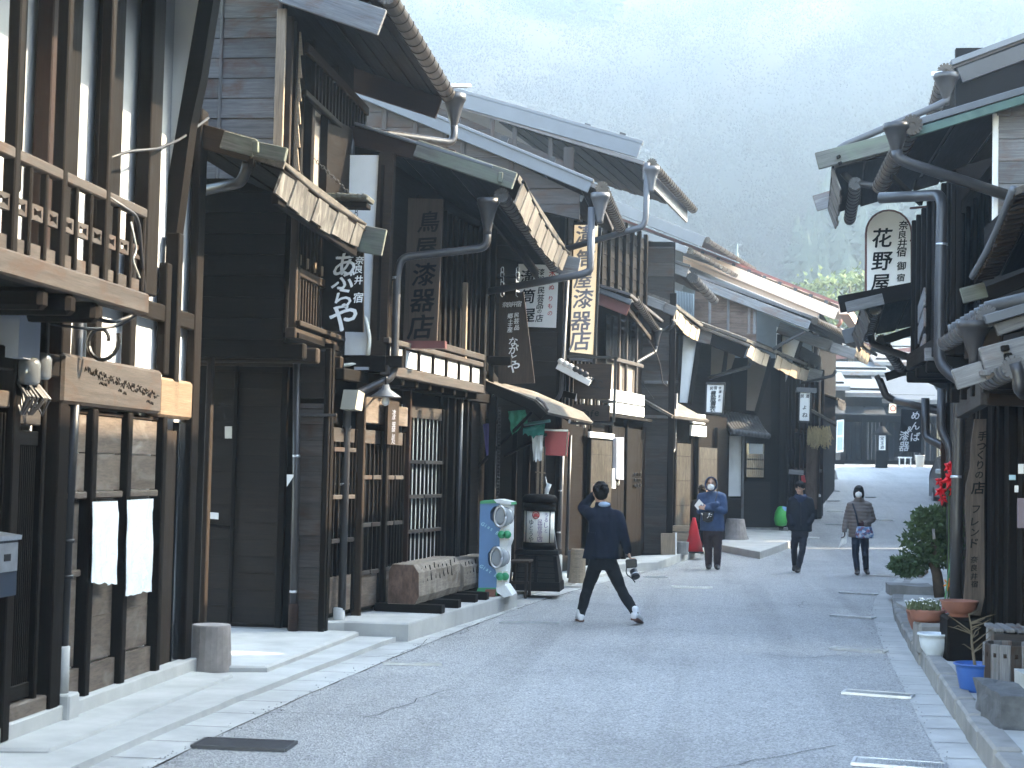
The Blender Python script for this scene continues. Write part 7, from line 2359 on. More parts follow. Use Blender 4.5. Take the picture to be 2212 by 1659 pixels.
# little table in front of it
tb = thing('side_table', 'low brown wooden side table between dispenser and lantern', 'table', G(1120, 1278, .1))
T0, T1 = lp_(430, 1055, -1.2), lp_(672, 1055, -1.2)
zg0 = .1
beam(tb, 'table_top', T0 + Vector((0, .25, 0)), T1 + Vector((0, .25, 0)), .5, .03, MIDW)
for x in (T0.x + .03, T1.x - .04):
    for yy in (.03, .47):
        beam(tb, 'leg', Vector((x, T0.y + yy, zg0)), Vector((x, T0.y + yy, T0.z - .015)), .035, .035, MIDW)
beam(tb, 'stretcher', Vector((T0.x, T0.y + .03, zg0 + .2)), Vector((T1.x, T0.y + .03, zg0 + .2)), .03, .04, MIDW)
lp2 = G(1246, 1256, .1)
stump('log_stool', 'pale barked log standing behind the photographer', (lp2.x, lp2.y + .15, .07), .12, .11, .5, PALEW, 16, .15, 'log', rough=.12)
o = beam(None, 'wood_slab', G(1224, 1252, .1) + Vector((.06, .3, 0)), G(1224, 1252, .1) + Vector((.07, .3, .42)), .16, .12, GREYW, up=(0, 1, 0))
tag(o, 'grey wood slab upright left of the pale log', 'board')
lathe(h5, 'pipe_shoe', (G(1214, 1232, .1).x + .02, 25.7, .1), [(.06, 0), (.06, .3), (.045, .31)], CONC, 12)
# stone lantern with shingled cap
sl = thing('stone_lantern', 'weathered wooden lantern post with a shaggy shingle cap', 'lantern', G(1424, 1195, .16))
SY = 31.4
f2 = lambda x, y, dy=0.0: atY(1327.2 + .2 * x, 1017.5 + .2 * y, SY + dy)
zb = f2(440, 880).z
def vblock(parent, name, x0, x1, y0, y1, d, mat, dy=0.0, bev=.01):
    A, B = f2((x0 + x1) / 2, y0, dy), f2((x0 + x1) / 2, y1, dy)
    w = abs(x1 - x0) * .2 * SY / FPX
    return beam(parent, name, A + Vector((0, d / 2, 0)), B + Vector((0, d / 2, 0)), w, d, mat, up=(0, 1, 0), bev=bev)
vblock(sl, 'base', 385, 498, 885, 752, .26, STONE)
vblock(sl, 'post', 432, 532, 752, 372, .2, GREYW, .05)
vblock(sl, 'lamp_panel', 470, 528, 580, 430, .02, WHITEP, .04)
roof_l = MB()
apex = f2(498, 240, .15)
for k in range(22):
    a = k * 2 * math.pi / 22
    e = apex + Vector((math.cos(a) * .21, math.sin(a) * .2, -.25 + rnd.uniform(-.03, .02)))
    roof_l.box(apex + Vector((0, 0, .0)), e, .09, .05, bev=.01)
roof_l.build('shingle_cap', MOSSW, sl)
vblock(sl, 'finial', 465, 532, 255, 228, .12, MOSSW, .1)
wb = thing('display_panel', 'pale wooden box panel standing beside the lantern post', 'panel', f2(585, 920))
vblock(wb, 'panel', 502, 668, 918, 672, .10, PALEW, -.3)
vblock(wb, 'edge', 655, 672, 922, 668, .12, WHITEP, -.31)
stump('log_stool', 'short dark mossy log between pale box and traffic cone', (f2(733, 900, -.2).x, SY, zb - .02), .11, .12, .24, STONE, 14)
o = vblock(None, 'white_board', 105, 185, 880, 595, .04, WHITEP, -.6)
tag(o, 'white framed board standing behind the photographer with a green corner', 'board')
vb = vblock(o, 'green_corner', 75, 104, 910, 865, .02, GREENP, -.6)
def cone(label, x, yb, yt, Y, mat, group='red traffic cones by the reed doors'):
    c = thing('traffic_cone', label, 'traffic cone', atY(x, yb, Y), group)
    p = atY(x, yb, Y)
    h = (yb - yt) * Y / FPX
    lathe(c, 'cone', p, [(.19, .03), (.035, h - .02), (.03, h), (.012, h)], mat, 22)
    beam(c, 'foot', p + Vector((-.2, 0, .015)), p + Vector((.2, 0, .015)), .4, .03, BLACKM)
    return c
CONEM = plain('red_cone_plastic', (.62, .02, .03), .4, var=.06)
cone('red traffic cone with white rimmed foot by the reed doors', 1498, 1194, 1119, 32.0, CONEM)
cone('red traffic cone mostly hidden behind the man in the blue hood', 1530, 1181, 1130, 33.6, CONEM)
ts = G(1588, 1163, .17)
stump('tree_stump', 'big smooth grey tree stump flaring at its foot on the stone step', (ts.x, ts.y + .1, zg(ts.y) + .13), .27, .20, .47, BARKG, 22, .18, 'stump')
# green bag, dark trunk and stones beyond the young man
gb = thing('green_bag', 'bright green sack with a blue lining slumped by the far corner post', 'bag', G(1690, 1135, .2))
mb = MB()
gc = G(1688, 1138, .3) + Vector((0, .3, 0))
prof = [(.05, 0), (.16, .03), (.20, .2), (.17, .42), (.10, .56), (.04, .6)]
v, f = lathe_data(prof, 16)
v = [(.75 * x * (1.1 + .2 * noise.noise(Vector((x * 6, y * 6, z * 5)))), y * .8, z * .8) for x, y, z in v]
mk('sack', v, f, plain('green_sack', (.03, .38, .07), .45, var=.15, scale=5), gb, Matrix.Translation(gc), True)
beam(gb, 'lining', gc + Vector((.02, -.06, .43)), gc + Vector((.14, -.06, .41)), .05, .1, plain('blue_lining', (.2, .4, .65), .5))
bt = thing('dark_trunk', 'black box trunk standing at the left kerb behind the young man', 'box', G(1766, 1122))
c = G(1765, 1122)
MB().blk(c.x - .16, c.x + .14, c.y, c.y + .5, c.z + .02, c.z + .62, bev=.03).build('box', BLACKM, bt)
MB().blk(c.x - .18, c.x + .10, c.y + .02, c.y + .5, c.z + .62, c.z + .70, bev=.03).build('lid', WHITEP, bt)
for k, (x, y, r_, lab) in enumerate(((1793, 1035, .28, 'squat stone at the far left kerb by the bench'), (1772, 1042, .34, 'mossy planted stone trough at the far left kerb'), (1783, 1015, .3, 'small dark stool-like stone near the street end'))):
    p = G(x, y)
    o = stump('kerb_boulder', lab, (p.x, p.y, p.z - .02), r_, r_ * .8, r_ * 1.3, STONE, 12, .1, 'stone', rough=.3)
# shelf and red banner at house eight
o = beam(None, 'counter_shelf', atY(1703, 1019, 41), atY(1735, 1021, 41), .4, .12, GREYW)
tag(o, 'weathered counter shelf at the warm timber front', 'shelf')
o = sheet_cloth(None, 'red_banner', atY(1731, 1042, 43), atY(1741, 1042, 43), atY(1738, 1026, 43), atY(1730, 1028, 43), INKR, 6, 6, .03)
tag(o, 'small red cloth behind the head of the young man', 'banner')
for k, (x, m) in enumerate(((1752, PINKW), (1764, MIDW))):
    o = beam(None, 'timber_post', atY(x, 1100, 43.5), atY(x + 3, 930, 43.5), .3 if k == 0 else .09, .1, m, up=(0, 1, 0))
    tag(o, ('broad sunlit plank standing under the straw bundle', 'slim brown post carrying the plank awning')[k], 'post')

# ================================================================== right side: pots, plants, bench, stones
def pot(name, label, p, prof, mat, cat='flower pot', soil=True, seg=24):
    t = thing(name, label, cat, p)
    lathe(t, 'pot', p, prof, mat, seg)
    if soil:
        r_, z_ = prof[-1]
        top = max(q[1] for q in prof)
        rr = max(q[0] for q in prof if q[1] > top - .03) * .88
        lathe(t, 'soil', Vector(p) + Z * (top - .035), [(rr, 0), (rr * .6, .012)], SOIL, seg)
    return t
PY = 14.6
k_ = PY / FPX
def at(x, y, Y=PY): return atY(x, y, Y)
# stone and wood blocks the pots stand on
zq = .15
c = at(2085, 1400)
o = MB().blk(c.x - .15, c.x + .2, PY, PY + .5, zq - .02, at(2085, 1336).z, bev=.02).build('wood_block', BLACKW)
tag(o, 'black charred block carrying the terracotta bowl', 'block')
p = at(2072, 1334, PY + .2)
pot('bowl_planter', 'wide empty terracotta bowl planter on the black block', p, [(.10, 0), (.085, .03), (.11, .045), (.15, .09), (.158, .13), (.168, .14), (.168, .152), (.15, .152), (.14, .13)], TERRA)
c = at(2000, 1395, 15.3)
o = MB().blk(at(1984, 1395, 15.3).x, at(2060, 1395, 15.3).x, 15.3, 15.75, zq - .03, at(2000, 1347, 15.3).z, bev=.03).build('rock_block', STONE)
tag(o, 'grey split stone block under the terracotta pots', 'stone')
ztop = at(2000, 1347, 15.3).z
p1 = Vector((at(2003, 1345, 15.5).x, 15.5, ztop))
t = pot('flower_pot', 'low round terracotta pot with small white flowered succulents', p1, [(.12, 0), (.15, .03), (.165, .1), (.16, .115), (.15, .115), (.14, .1)], TERRA)
mbf, mbw_ = MB(), MB()
for k in range(130):
    a, r_ = rnd.uniform(0, 6.3), rnd.uniform(0, .16)
    b0 = p1 + Vector((math.cos(a) * r_ - .03, math.sin(a) * r_, .11))
    q_ = b0 + Vector((rnd.uniform(-.03, .03), rnd.uniform(-.03, .03), rnd.uniform(.03, .10)))
    mbf.tube([b0, q_], .007, 4)
    if k % 4 == 0:
        mbw_.add(*lathe_data([(.004, 0), (.013, .006), (.004, .014)], 6), m=Matrix.Translation(q_))
mbf.build('succulent', plain('grey_green_leaf', (.10, .13, .06), .7, var=.3), t)
mbw_.build('blossom', WHITEP, t)
p2 = Vector((at(2000, 1308, 16.1).x, 16.1, .33))
t = pot('flower_pot', 'larger banded terracotta pot behind it with a red pinwheel toy', Vector((p2.x, p2.y, .28)), [(.13, 0), (.17, .1), (.18, .16), (.185, .16), (.185, .2), (.17, .2), (.16, .18)], TERRA)
mb = MB()
for k in range(5):
    a = k * 2 * math.pi / 5
    c = Vector((p2.x + .12, p2.y - .2, .47))
    mb.box(c, c + Vector((math.cos(a) * .05, 0, math.sin(a) * .05)), .01, .035, up=(0, 1, 0))
mb.build('pinwheel', INKR, t)
mb = MB()
for k in range(60):
    a, r_ = rnd.uniform(0, 6.3), rnd.uniform(0, .15)
    b0 = Vector((p2.x + math.cos(a) * r_, p2.y + math.sin(a) * r_, .45))
    mb.tube([b0, b0 + Vector((rnd.uniform(-.06, .06), rnd.uniform(-.04, .04), rnd.uniform(.03, .12)))], .006, 4)
mb.build('dry_leaves', plain('dusty_leaf', (.2, .22, .17), .8, var=.4), t)
mb = MB()
c = at(2048, 1262, 16.2)
for k in range(6):
    a = k * 1.05 + .3
    mb.box(c, c + Vector((math.cos(a) * .045, rnd.uniform(-.01, .01), math.sin(a) * .06)), .012, .04, up=(0, 1, 0))
tag(mb.build('orange_flower', plain('orange_petal', (.75, .22, .01), .6, var=.15)), 'single orange blossom above the terracotta pots', 'flower')
stem = tube(None, 'stem', [c, c - Z * .25], .006, SHRUB, 6, 0)
stem.parent = bpy.data.objects['orange_flower']
stem.matrix_parent_inverse = Matrix.Identity(4)
p3 = Vector((at(2019, 1402, 14.9).x, 14.9, zq))
pot('flower_pot', 'pale blue-white glazed pot with a flat rim, empty', p3, [(.07, 0), (.075, .02), (.12, .08), (.135, .15), (.135, .19), (.155, .195), (.155, .212), (.135, .212), (.12, .19)], plain('white_glaze', (.55, .60, .63), .35, var=.1, scale=14))
# blue planter with the bare sapling
p4 = Vector((at(2106, 1495, 12.6).x, 12.6, zq))
t = pot('planter', 'blue plastic planter with a bare sapling near the right kerb', p4, [(.105, 0), (.112, .02), (.142, .17), (.145, .195), (.16, .197), (.16, .21), (.145, .21), (.138, .19)], plain('blue_plastic', (.02, .10, .34), .4, var=.1))
mb = MB()
b0 = p4 + Z * .18
trunk = [b0, b0 + Vector((-.012, 0, .08)), b0 + Vector((-.025, 0, .18)), b0 + Vector((-.03, 0, .30)), b0 + Vector((-.05, .01, .40))]
mb.add(*tube_data(trunk, [.013, .012, .010, .007, .003], 7))
for k in range(15):
    t_ = rnd.uniform(.3, 1)
    i = min(3, int(t_ * 4))
    q0 = trunk[i].lerp(trunk[i + 1], t_ * 4 - i)
    a = rnd.uniform(0, 6.3)
    L = rnd.uniform(.06, .17)
    q1 = q0 + Vector((math.cos(a) * L * .8, math.sin(a) * L * .6, L * rnd.uniform(.2, .9)))
    q2 = q1 + Vector((math.cos(a + .5) * L * .5, math.sin(a) * L * .3, L * rnd.uniform(-.1, .5)))
    mb.add(*tube_data([q0, q1, q2], [.006, .004, .0018], 5))
mb.build('sapling', plain('young_bark', (.12, .095, .06), .8, var=.2), t)
# the clipped conifer
cs = thing('conifer_shrub', 'dark green tiered conifer shrub in a pot beside the black downpipe', 'shrub', at(2020, 1290, 17.6))
SYc = 17.8
ctr = lambda x, y, dy=0: atY(x, y, SYc + dy)
tk = [ctr(2030, 1290), ctr(2024, 1240), ctr(2015, 1215), ctr(2018, 1180), ctr(2012, 1140), ctr(2020, 1105)]
mk('trunk', *tube_data(tk, [.06, .055, .045, .035, .025, .01], 8), plain('conifer_bark', (.07, .05, .035), .9, var=.4, scale=15, bumpd=.004), cs, None, True)
clumps = [(1965, 1222, 34, 15), (1995, 1200, 40, 20), (2035, 1205, 34, 20), (1985, 1165, 32, 17), (2025, 1165, 40, 22), (2050, 1180, 22, 20), (1998, 1132, 30, 16), (2035, 1130, 34, 18), (2015, 1110, 34, 12), (2048, 1112, 24, 10), (2055, 1150, 20, 22), (1950, 1214, 18, 8), (1940, 1222, 14, 7), (1957, 1232, 18, 8)]
sv, sf = [], []
for (x, y, rx, ry) in clumps:
    c = ctr(x, y, rnd.uniform(-.12, .12))
    a_ = rx * 1.22 * SYc / FPX
    b_ = ry * 1.15 * SYc / FPX
    for k in range(230):
        u = Vector((rnd.gauss(0, 1), rnd.gauss(0, 1), rnd.gauss(0, 1))).normalized()
        r_ = rnd.random() ** .5
        p = c + Vector((u.x * a_, u.y * a_ * .8, u.z * b_)) * r_
        dr = (u + Vector((rnd.uniform(-.5, .5), rnd.uniform(-.5, .5), rnd.uniform(-.3, .5)))).normalized()
        L = rnd.uniform(.03, .07)
        s = dr.orthogonal().normalized()
        s = (Matrix.Rotation(rnd.uniform(0, 6.3), 3, dr) @ s) * .011
        s2 = dr.cross(s)
        k0 = len(sv)
        sv += [p - s, p + s, p + dr * L + s * .4, p + dr * L - s * .4, p + dr * L * .35 + s2 * 2.2, p + dr * L * .35 - s2 * 2.2, p + dr * L * .95]
        sf += [(k0, k0 + 1, k0 + 2, k0 + 3), (k0, k0 + 4, k0 + 6), (k0 + 5, k0, k0 + 6)]
tag(mk('foliage', sv, sf, SHRUB, cs), kind='stuff')
lathe(cs, 'pot', (tk[0].x, tk[0].y, .12), [(.14, 0), (.17, .14), (.18, .14), (.18, .17), (.16, .17)], TERRA, 18)
beam(cs, 'tag', ctr(2016, 1142, -.3), ctr(2018, 1165, -.3), .03, .01, GREYW, up=(0, 1, 0))
o = tube(None, 'garden_cane', [at(2040, 1305, 16.0), at(2062, 1150, 16.4)], .008, plain('green_cane', (.06, .22, .09), .5), 6, 0)
tag(o, 'slanting green garden cane between the shrub and the black pipe', 'cane')
# poinsettia hanging by the pipe
po = thing('poinsettia', 'bright red artificial poinsettia flowers by the right downpipe', 'flower', at(2050, 1040, 16))
redpet = plain('red_petal', (.62, .005, .012), .6, var=.15)
def bloom(x, y, r_, n, seed):
    mb = MB()
    c = at(x, y, 16 + .02 * seed)
    for k in range(n):
        a = k * 2 * math.pi / n + seed
        L = r_ * 16 / FPX * rnd.uniform(.8, 1.1)
        d_ = Vector((math.cos(a), -.35, math.sin(a))).normalized()
        s_ = Vector((-math.sin(a), 0, math.cos(a))) * L * .28
        k0 = len(mb.v)
        mb.v += [c, c + d_ * L * .5 + s_, c + d_ * L + Vector((0, .02, -.01)), c + d_ * L * .5 - s_, c + d_ * L * .45 + Vector((0, -.025, 0))]
        mb.f += [(k0, k0 + 1, k0 + 4), (k0 + 1, k0 + 2, k0 + 4), (k0 + 2, k0 + 3, k0 + 4), (k0 + 3, k0, k0 + 4)]
    mb.build('bloom', redpet, po)
for x, y, r_, n in ((2056, 1035, 26, 7), (2052, 1008, 18, 6), (2032, 1062, 15, 6), (2030, 1040, 14, 5), (2066, 1005, 15, 6), (2036, 1078, 12, 5), (2062, 1060, 16, 6)):
    bloom(x, y, r_, n, rnd.uniform(0, 3))
mb = MB()
for k in range(14):
    c = at(2050 + rnd.uniform(-14, 14), 1056 + rnd.uniform(-8, 16), 16.05)
    a = rnd.uniform(0, 6.3)
    mb.box(c, c + Vector((math.cos(a) * .07, .02, math.sin(a) * .05)), .004, .035, up=(0, 1, .3))
mb.tube([at(2050, 1050, 16.06), at(2049, 1290, 16.3)], .008, 5)
mb.build('leaf', SHRUB, po)
# slatted bench and wooden tub at the frame's edge
bn2 = thing('slatted_bench', 'weathered slatted bench at the right edge before the black shopfront', 'bench', (2.35, 13.0, .15))
b0 = at(2130, 1352, 13.6)
zs = b0.z
for k in range(8):
    x = b0.x + .04 + .085 * k
    beam(bn2, 'seat_slat', (x, 13.2, zs), (x, 13.75, zs), .065, .03, GREYW)
beam(bn2, 'apron', (b0.x, 13.22, zs - .07), (b0.x + .9, 13.22, zs - .07), .03, .09, SIDEW)
for x in (b0.x + .05, b0.x + .30, b0.x + .85):
    beam(bn2, 'leg', (x, 13.25, zq), (x, 13.25, zs - .02), .06, .06, GREYW)
    beam(bn2, 'leg', (x, 13.7, zq), (x, 13.7, zs - .02), .06, .06, GREYW)
tbp = thing('wooden_tub', 'staved wooden tub at the lower right edge behind the blue planter', 'tub', at(2180, 1475, 12.4))
c = Vector((at(2195, 1475, 12.3).x, 12.5, zq))
hT = at(2180, 1392, 12.4).z - zq
for k in range(16):
    a = k * 2 * math.pi / 16
    p = c + Vector((math.cos(a) * .19, math.sin(a) * .19, 0))
    beam(tbp, 'stave', p, p + Z * hT, .078, .025, GREYW if k % 3 else SIDEW, up=(math.cos(a), math.sin(a), 0))
lathe(tbp, 'hoop', c + Z * hT * .75, [(.205, 0), (.205, .03)], MIDW, 16)
lathe(tbp, 'soil', c + Z * (hT - .05), [(.17, 0), (.1, .02)], SOIL, 16)
# rough stone and concrete steps in the corner
def rock(name, label, x0, x1, y0, y1, z0, z1, mat, cat, amp=.03, n=7):
    v, f = [], []
    def P(u, w, k):
        return None
    import itertools
    idx = {}
    def vert(i, j, k):
        key = (i, j, k)
        if key not in idx:
            p = Vector((x0 + (x1 - x0) * i / n, y0 + (y1 - y0) * j / n, z0 + (z1 - z0) * k / n))
            q = Vector((noise.noise(p * 5), noise.noise(p * 5 + Vector((9, 0, 0))), noise.noise(p * 5 + Vector((0, 9, 0))))) * amp
            if k == 0:
                q.z = 0
            idx[key] = len(v)
            v.append(p + q)
        return idx[key]
    for a in range(n):
        for b in range(n):
            f.append((vert(a, 0, b), vert(a + 1, 0, b), vert(a + 1, 0, b + 1), vert(a, 0, b + 1)))
            f.append((vert(a + 1, n, b), vert(a, n, b), vert(a, n, b + 1), vert(a + 1, n, b + 1)))
            f.append((vert(0, a + 1, b), vert(0, a, b), vert(0, a, b + 1), vert(0, a + 1, b + 1)))
            f.append((vert(n, a, b), vert(n, a + 1, b), vert(n, a + 1, b + 1), vert(n, a, b + 1)))
            f.append((vert(a, b, n), vert(a + 1, b, n), vert(a + 1, b + 1, n), vert(a, b + 1, n)))
    return tag(mk(name, v, f, mat, None, None, False), label, cat)
g1 = G(2078, 1600)
DSTONE = plain('dark_rough_stone', (.10, .105, .11), .95, var=.4, scale=9, bumpd=.012)
rock('kerb_rock', 'dark rough stone at the kerb below the blue planter', 1.84, 2.14, 10.7, 11.7, 0, .36, DSTONE, 'stone', .035)
PCONC = plain('pale_stained_concrete', (.40, .41, .40), .9, var=.15, scale=3, bumpd=.006, dirt=(.17, .19, .16), dirt_amt=.5)
rock('concrete_step', 'upper pale concrete block wall at the right edge', 2.06, 3.6, 10.5, 11.4, 0, .46, PCONC, 'step', .012)
rock('concrete_step', 'lower stained concrete block in the lower right corner', 2.06, 3.6, 9.3, 10.35, 0, .40, PCONC, 'step', .014)
rock('stone_plank', 'grey stone plank lying at the bend of the right kerb', 2.50, 3.1, 23.2, 23.9, .1, .24, STONE, 'stone', .015, 4)
rock('stone_plank', 'flat pale paving stone nearest the conifer on the right walk', 2.35, 2.9, 20.4, 21.2, .1, .17, CONC, 'stone', .01, 4)

# ================================================================== the parked car, seen past the flowers
car = thing('parked_car', 'dark car with red tail lamps parked on the right beyond the flowers', 'car', G(2062, 1090))
CYc = 51.5
cx = atY(2058, 1090, CYc).x + .55
zc = zg(CYc)
bodym = plain('black_car_paint', (.012, .012, .014), .3, var=.02, spec=.5)
redl = plain('red_lamp_glass', (.45, .01, .015), .15, var=.03, spec=.8)
prof = [(0, .28), (0, .72), (.35, .95), (.95, 1.02), (1.55, 1.52), (2.2, 1.62), (3.4, 1.58), (4.0, 1.1), (4.2, .9), (4.2, .3)]
v, f = [], []
for sx, inset in ((-1, 0), (1, 0)):
    for y_, z_ in prof:
        k = .78 - (.13 if z_ > 1.1 else 0)
        v.append((cx + sx * k, CYc - .4 + y_, zc + z_))
n = len(prof)
f = [tuple(range(n))[::-1], tuple(range(n, 2 * n))] + [(i, i + n, (i + 1) % n + n, (i + 1) % n) for i in range(n)]
mk('body', v, f[::1], bodym, car)
plate(car, 'windscreen', [Vector((cx - .62, CYc + .60, zc + 1.06)), Vector((cx + .62, CYc + .60, zc + 1.06)), Vector((cx + .56, CYc + 1.10, zc + 1.49)), Vector((cx - .56, CYc + 1.10, zc + 1.49))], .01, plain('sky_lit_glass', (.10, .13, .16), .05, spec=.9)) 
plate(car, 'side_window', [Vector((cx - .665, CYc + 2.6, zc + 1.1)), Vector((cx - .665, CYc + .95, zc + 1.1)), Vector((cx - .665, CYc + 1.3, zc + 1.5)), Vector((cx - .665, CYc + 2.5, zc + 1.52))], .01, MAT['sky_lit_glass'])
plate(car, 'roof_edge', [Vector((cx - .62, CYc + 1.1, zc + 1.60)), Vector((cx + .62, CYc + 1.1, zc + 1.60)), Vector((cx + .6, CYc + 2.8, zc + 1.66)), Vector((cx - .6, CYc + 2.8, zc + 1.66))], .02, WHITEP)
for sx in (-1, 1):
    MB().box((cx + sx * .52, CYc - .42, zc + .78), (cx + sx * .74, CYc - .36, zc + .80), .06, .22, bev=.02).build('tail_lamp', redl, car)
    MB().box((cx + sx * .80, CYc + .75, zc + 1.12), (cx + sx * .98, CYc + .72, zc + 1.12), .1, .14, bev=.03).build('mirror', WPL, car)
    for yy in (.55, 3.0):
        w_ = lathe(car, 'wheel', (cx + sx * .70, CYc - .1 + yy - .2, zc + .31), [(.2, -.1), (.31, -.09), (.31, .09), (.2, .1)], BLACKM, 20, axis=(1, 0, 0))
        lathe(w_, 'rim', (cx + sx * .79, CYc - .1 + yy - .2, zc + .31), [(.19, -.02), (.12, .02)], STEEL, 14, axis=(sx, 0, 0))
MB().box((cx - .7, CYc - .43, zc + .62), (cx + .7, CYc - .43, zc + .62), .04, .12, bev=.01).build('grille', redl, car)
MB().box((cx - .74, CYc - .42, zc + .38), (cx + .74, CYc - .42, zc + .38), .06, .14, bev=.02).build('bumper', BLACKM, car)
mr = thing('road_mirror', 'tilted white and red roadside marker post behind the parked car', 'post', atY(2033, 1060, 58))
beam(mr, 'pole', atY(2034, 1070, 58), atY(2036, 965, 58), .07, .07, GREYPL, up=(0, 1, 0))
beam(mr, 'arm', atY(2030, 962, 58), atY(2062, 976, 58), .1, .16, WHITEP)
beam(mr, 'red_cap', atY(2036, 975, 57.9), atY(2042, 960, 57.9), .12, .2, INKR)

# ================================================================== single pines on the near slope
def pine(label, x, y, Y, h):
    p = atY(x, y, Y)
    zb_ = p.z - h
    t = thing('pine_tree', label, 'tree', (p.x, Y, zb_), 'pines above the street end')
    tk = [Vector((p.x, Y, zb_)), Vector((p.x + .2, Y, zb_ + h * .5)), Vector((p.x, Y, zb_ + h * .95))]
    mk('trunk', *tube_data(tk, [.22, .16, .05], 7), MAT['conifer_bark'], t, None, True)
    v, f = [], []
    for k in range(9):
        c = Vector((p.x + rnd.uniform(-2.4, 2.4), Y + rnd.uniform(-1.2, 1.2), zb_ + h * rnd.uniform(.62, 1.0)))
        for q in range(150):
            u = Vector((rnd.gauss(0, 1), rnd.gauss(0, 1), rnd.gauss(0, .35)))
            a = c + u * .75
            d_ = Vector((rnd.uniform(-1, 1), rnd.uniform(-1, 1), rnd.uniform(-.2, 1))) * .26
            s_ = d_.orthogonal() * .35
            k0 = len(v)
            v += [a - s_, a + s_, a + d_]
            f.append((k0, k0 + 1, k0 + 2))
        if k < 6:
            mk('limb', *tube_data([tk[1].lerp(tk[2], rnd.random()), c], [.07, .02], 5), MAT['conifer_bark'], t)
    tag(mk('crown', v, f, PINEN, t), kind='stuff')
pine('yellow-green pine left of the round inn sign, over the peach eave', 1835, 605, 92, 7)
pine('second pine nearer the right house, half behind the round sign', 1880, 585, 96, 9)
# ================================================================== people
SKIN = plain('skin', (.50, .30, .215), .55, var=.06, scale=20)
HAIR = plain('black_hair', (.009, .008, .008), .75, var=.5, scale=40, bumpd=.002, spec=.2)
MASKM = plain('white_face_mask', (.78, .80, .80), .8, var=.03)

def cloth(name, c, rough=.85, quilt=False, var=.25):
    return plain(name, c, rough, var=var, scale=9, bumpd=.002, spec=.25)

def ell(mb, c, rx, ry, rz, X=(1, 0, 0), Y=(0, 1, 0), seg=16, rings=10):
    prof = [(max(.02, math.sin(math.pi * k / rings)), -math.cos(math.pi * k / rings)) for k in range(rings + 1)]
    v, f = lathe_data(prof, seg)
    X, Y = Vector(X).normalized(), Vector(Y).normalized()
    W = X.cross(Y)
    m = Matrix((X * rx, Y * ry, W * rz)).transposed().to_4x4()
    m.translation = Vector(c)
    mb.add(v, f, m)

def loft(mb, rings, seg=18):
    """rings: (centre, half-width vector, half-depth vector)"""
    k0 = len(mb.v)
    for c, a, b in rings:
        for k in range(seg):
            t = 2 * math.pi * k / seg
            ca, sa = math.cos(t), math.sin(t)
            ca = math.copysign(abs(ca) ** .85, ca)
            sa = math.copysign(abs(sa) ** .85, sa)
            mb.v.append(Vector(c) + Vector(a) * ca + Vector(b) * sa)
    n = len(rings)
    for i in range(n - 1):
        for k in range(seg):
            mb.f.append((k0 + i * seg + k, k0 + i * seg + (k + 1) % seg, k0 + (i + 1) * seg + (k + 1) % seg, k0 + (i + 1) * seg + k))
    mb.f.append(tuple(k0 + k for k in range(seg))[::-1])
    mb.f.append(tuple(k0 + (n - 1) * seg + k for k in range(seg)))

def limb(mb, pts, rad, seg=12, n=5):
    """a tapering limb through joints, with a little muscle between them"""
    P, Rr = [], []
    for i in range(len(pts) - 1):
        for k in range(n):
            t = k / n
            P.append(Vector(pts[i]).lerp(Vector(pts[i + 1]), t))
            Rr.append((rad[i] * (1 - t) + rad[i + 1] * t) * (1 + .06 * math.sin(math.pi * t)))
    P.append(Vector(pts[-1]))
    Rr.append(rad[-1])
    mb.add(*tube_data(P, Rr, seg))
    ell(mb, pts[0], rad[0], rad[0], rad[0])
    ell(mb, pts[-1], rad[-1], rad[-1], rad[-1])
    for p, r_ in zip(pts[1:-1], rad[1:-1]):
        ell(mb, p, r_ * 1.0, r_ * 1.0, r_ * 1.0)

def fuse(mb, name, mat, parent, voxel, fold=0.0, ffreq=7.0, seed=0.0, quilt=0.0, smooth=4, stretch=.45):
    """fuse overlapping closed shapes into one continuous skin, then press folds or quilting into it"""
    me = bpy.data.meshes.new(name)
    me.from_pydata([tuple(v) for v in mb.v], [], mb.f)
    o = bpy.data.objects.new(name, me)
    col.objects.link(o)
    m = o.modifiers.new('fuse', 'REMESH')
    m.mode = 'VOXEL'
    m.voxel_size = voxel
    s = o.modifiers.new('soften', 'SMOOTH')
    s.factor = .5
    s.iterations = smooth
    bpy.context.view_layer.update()
    dg = bpy.context.evaluated_depsgraph_get()
    out = bpy.data.meshes.new_from_object(o.evaluated_get(dg))
    bpy.data.objects.remove(o)
    bpy.data.meshes.remove(me)
    if fold or quilt:
        nr = [v.normal.copy() for v in out.vertices]
        for v, q in zip(out.vertices, nr):
            p = v.co * ffreq
            p = Vector((p.x + seed, p.y, p.z * stretch + .5 * p.x))
            a = 1 - abs(noise.noise(p)) * 2
            b = noise.noise(p * 2.3 + Vector((3, 1, 4)))
            e = fold * (a * .8 + b * .5)
            if quilt:
                e += quilt * (abs(math.sin(v.co.z * math.pi / .062)) ** .5 - .6)
            v.co += q * e
    out.materials.clear()
    out.materials.append(mat)
    out.polygons.foreach_set('use_smooth', [True] * len(out.polygons))
    ob = bpy.data.objects.new(name, out)
    return place(ob, None, parent)

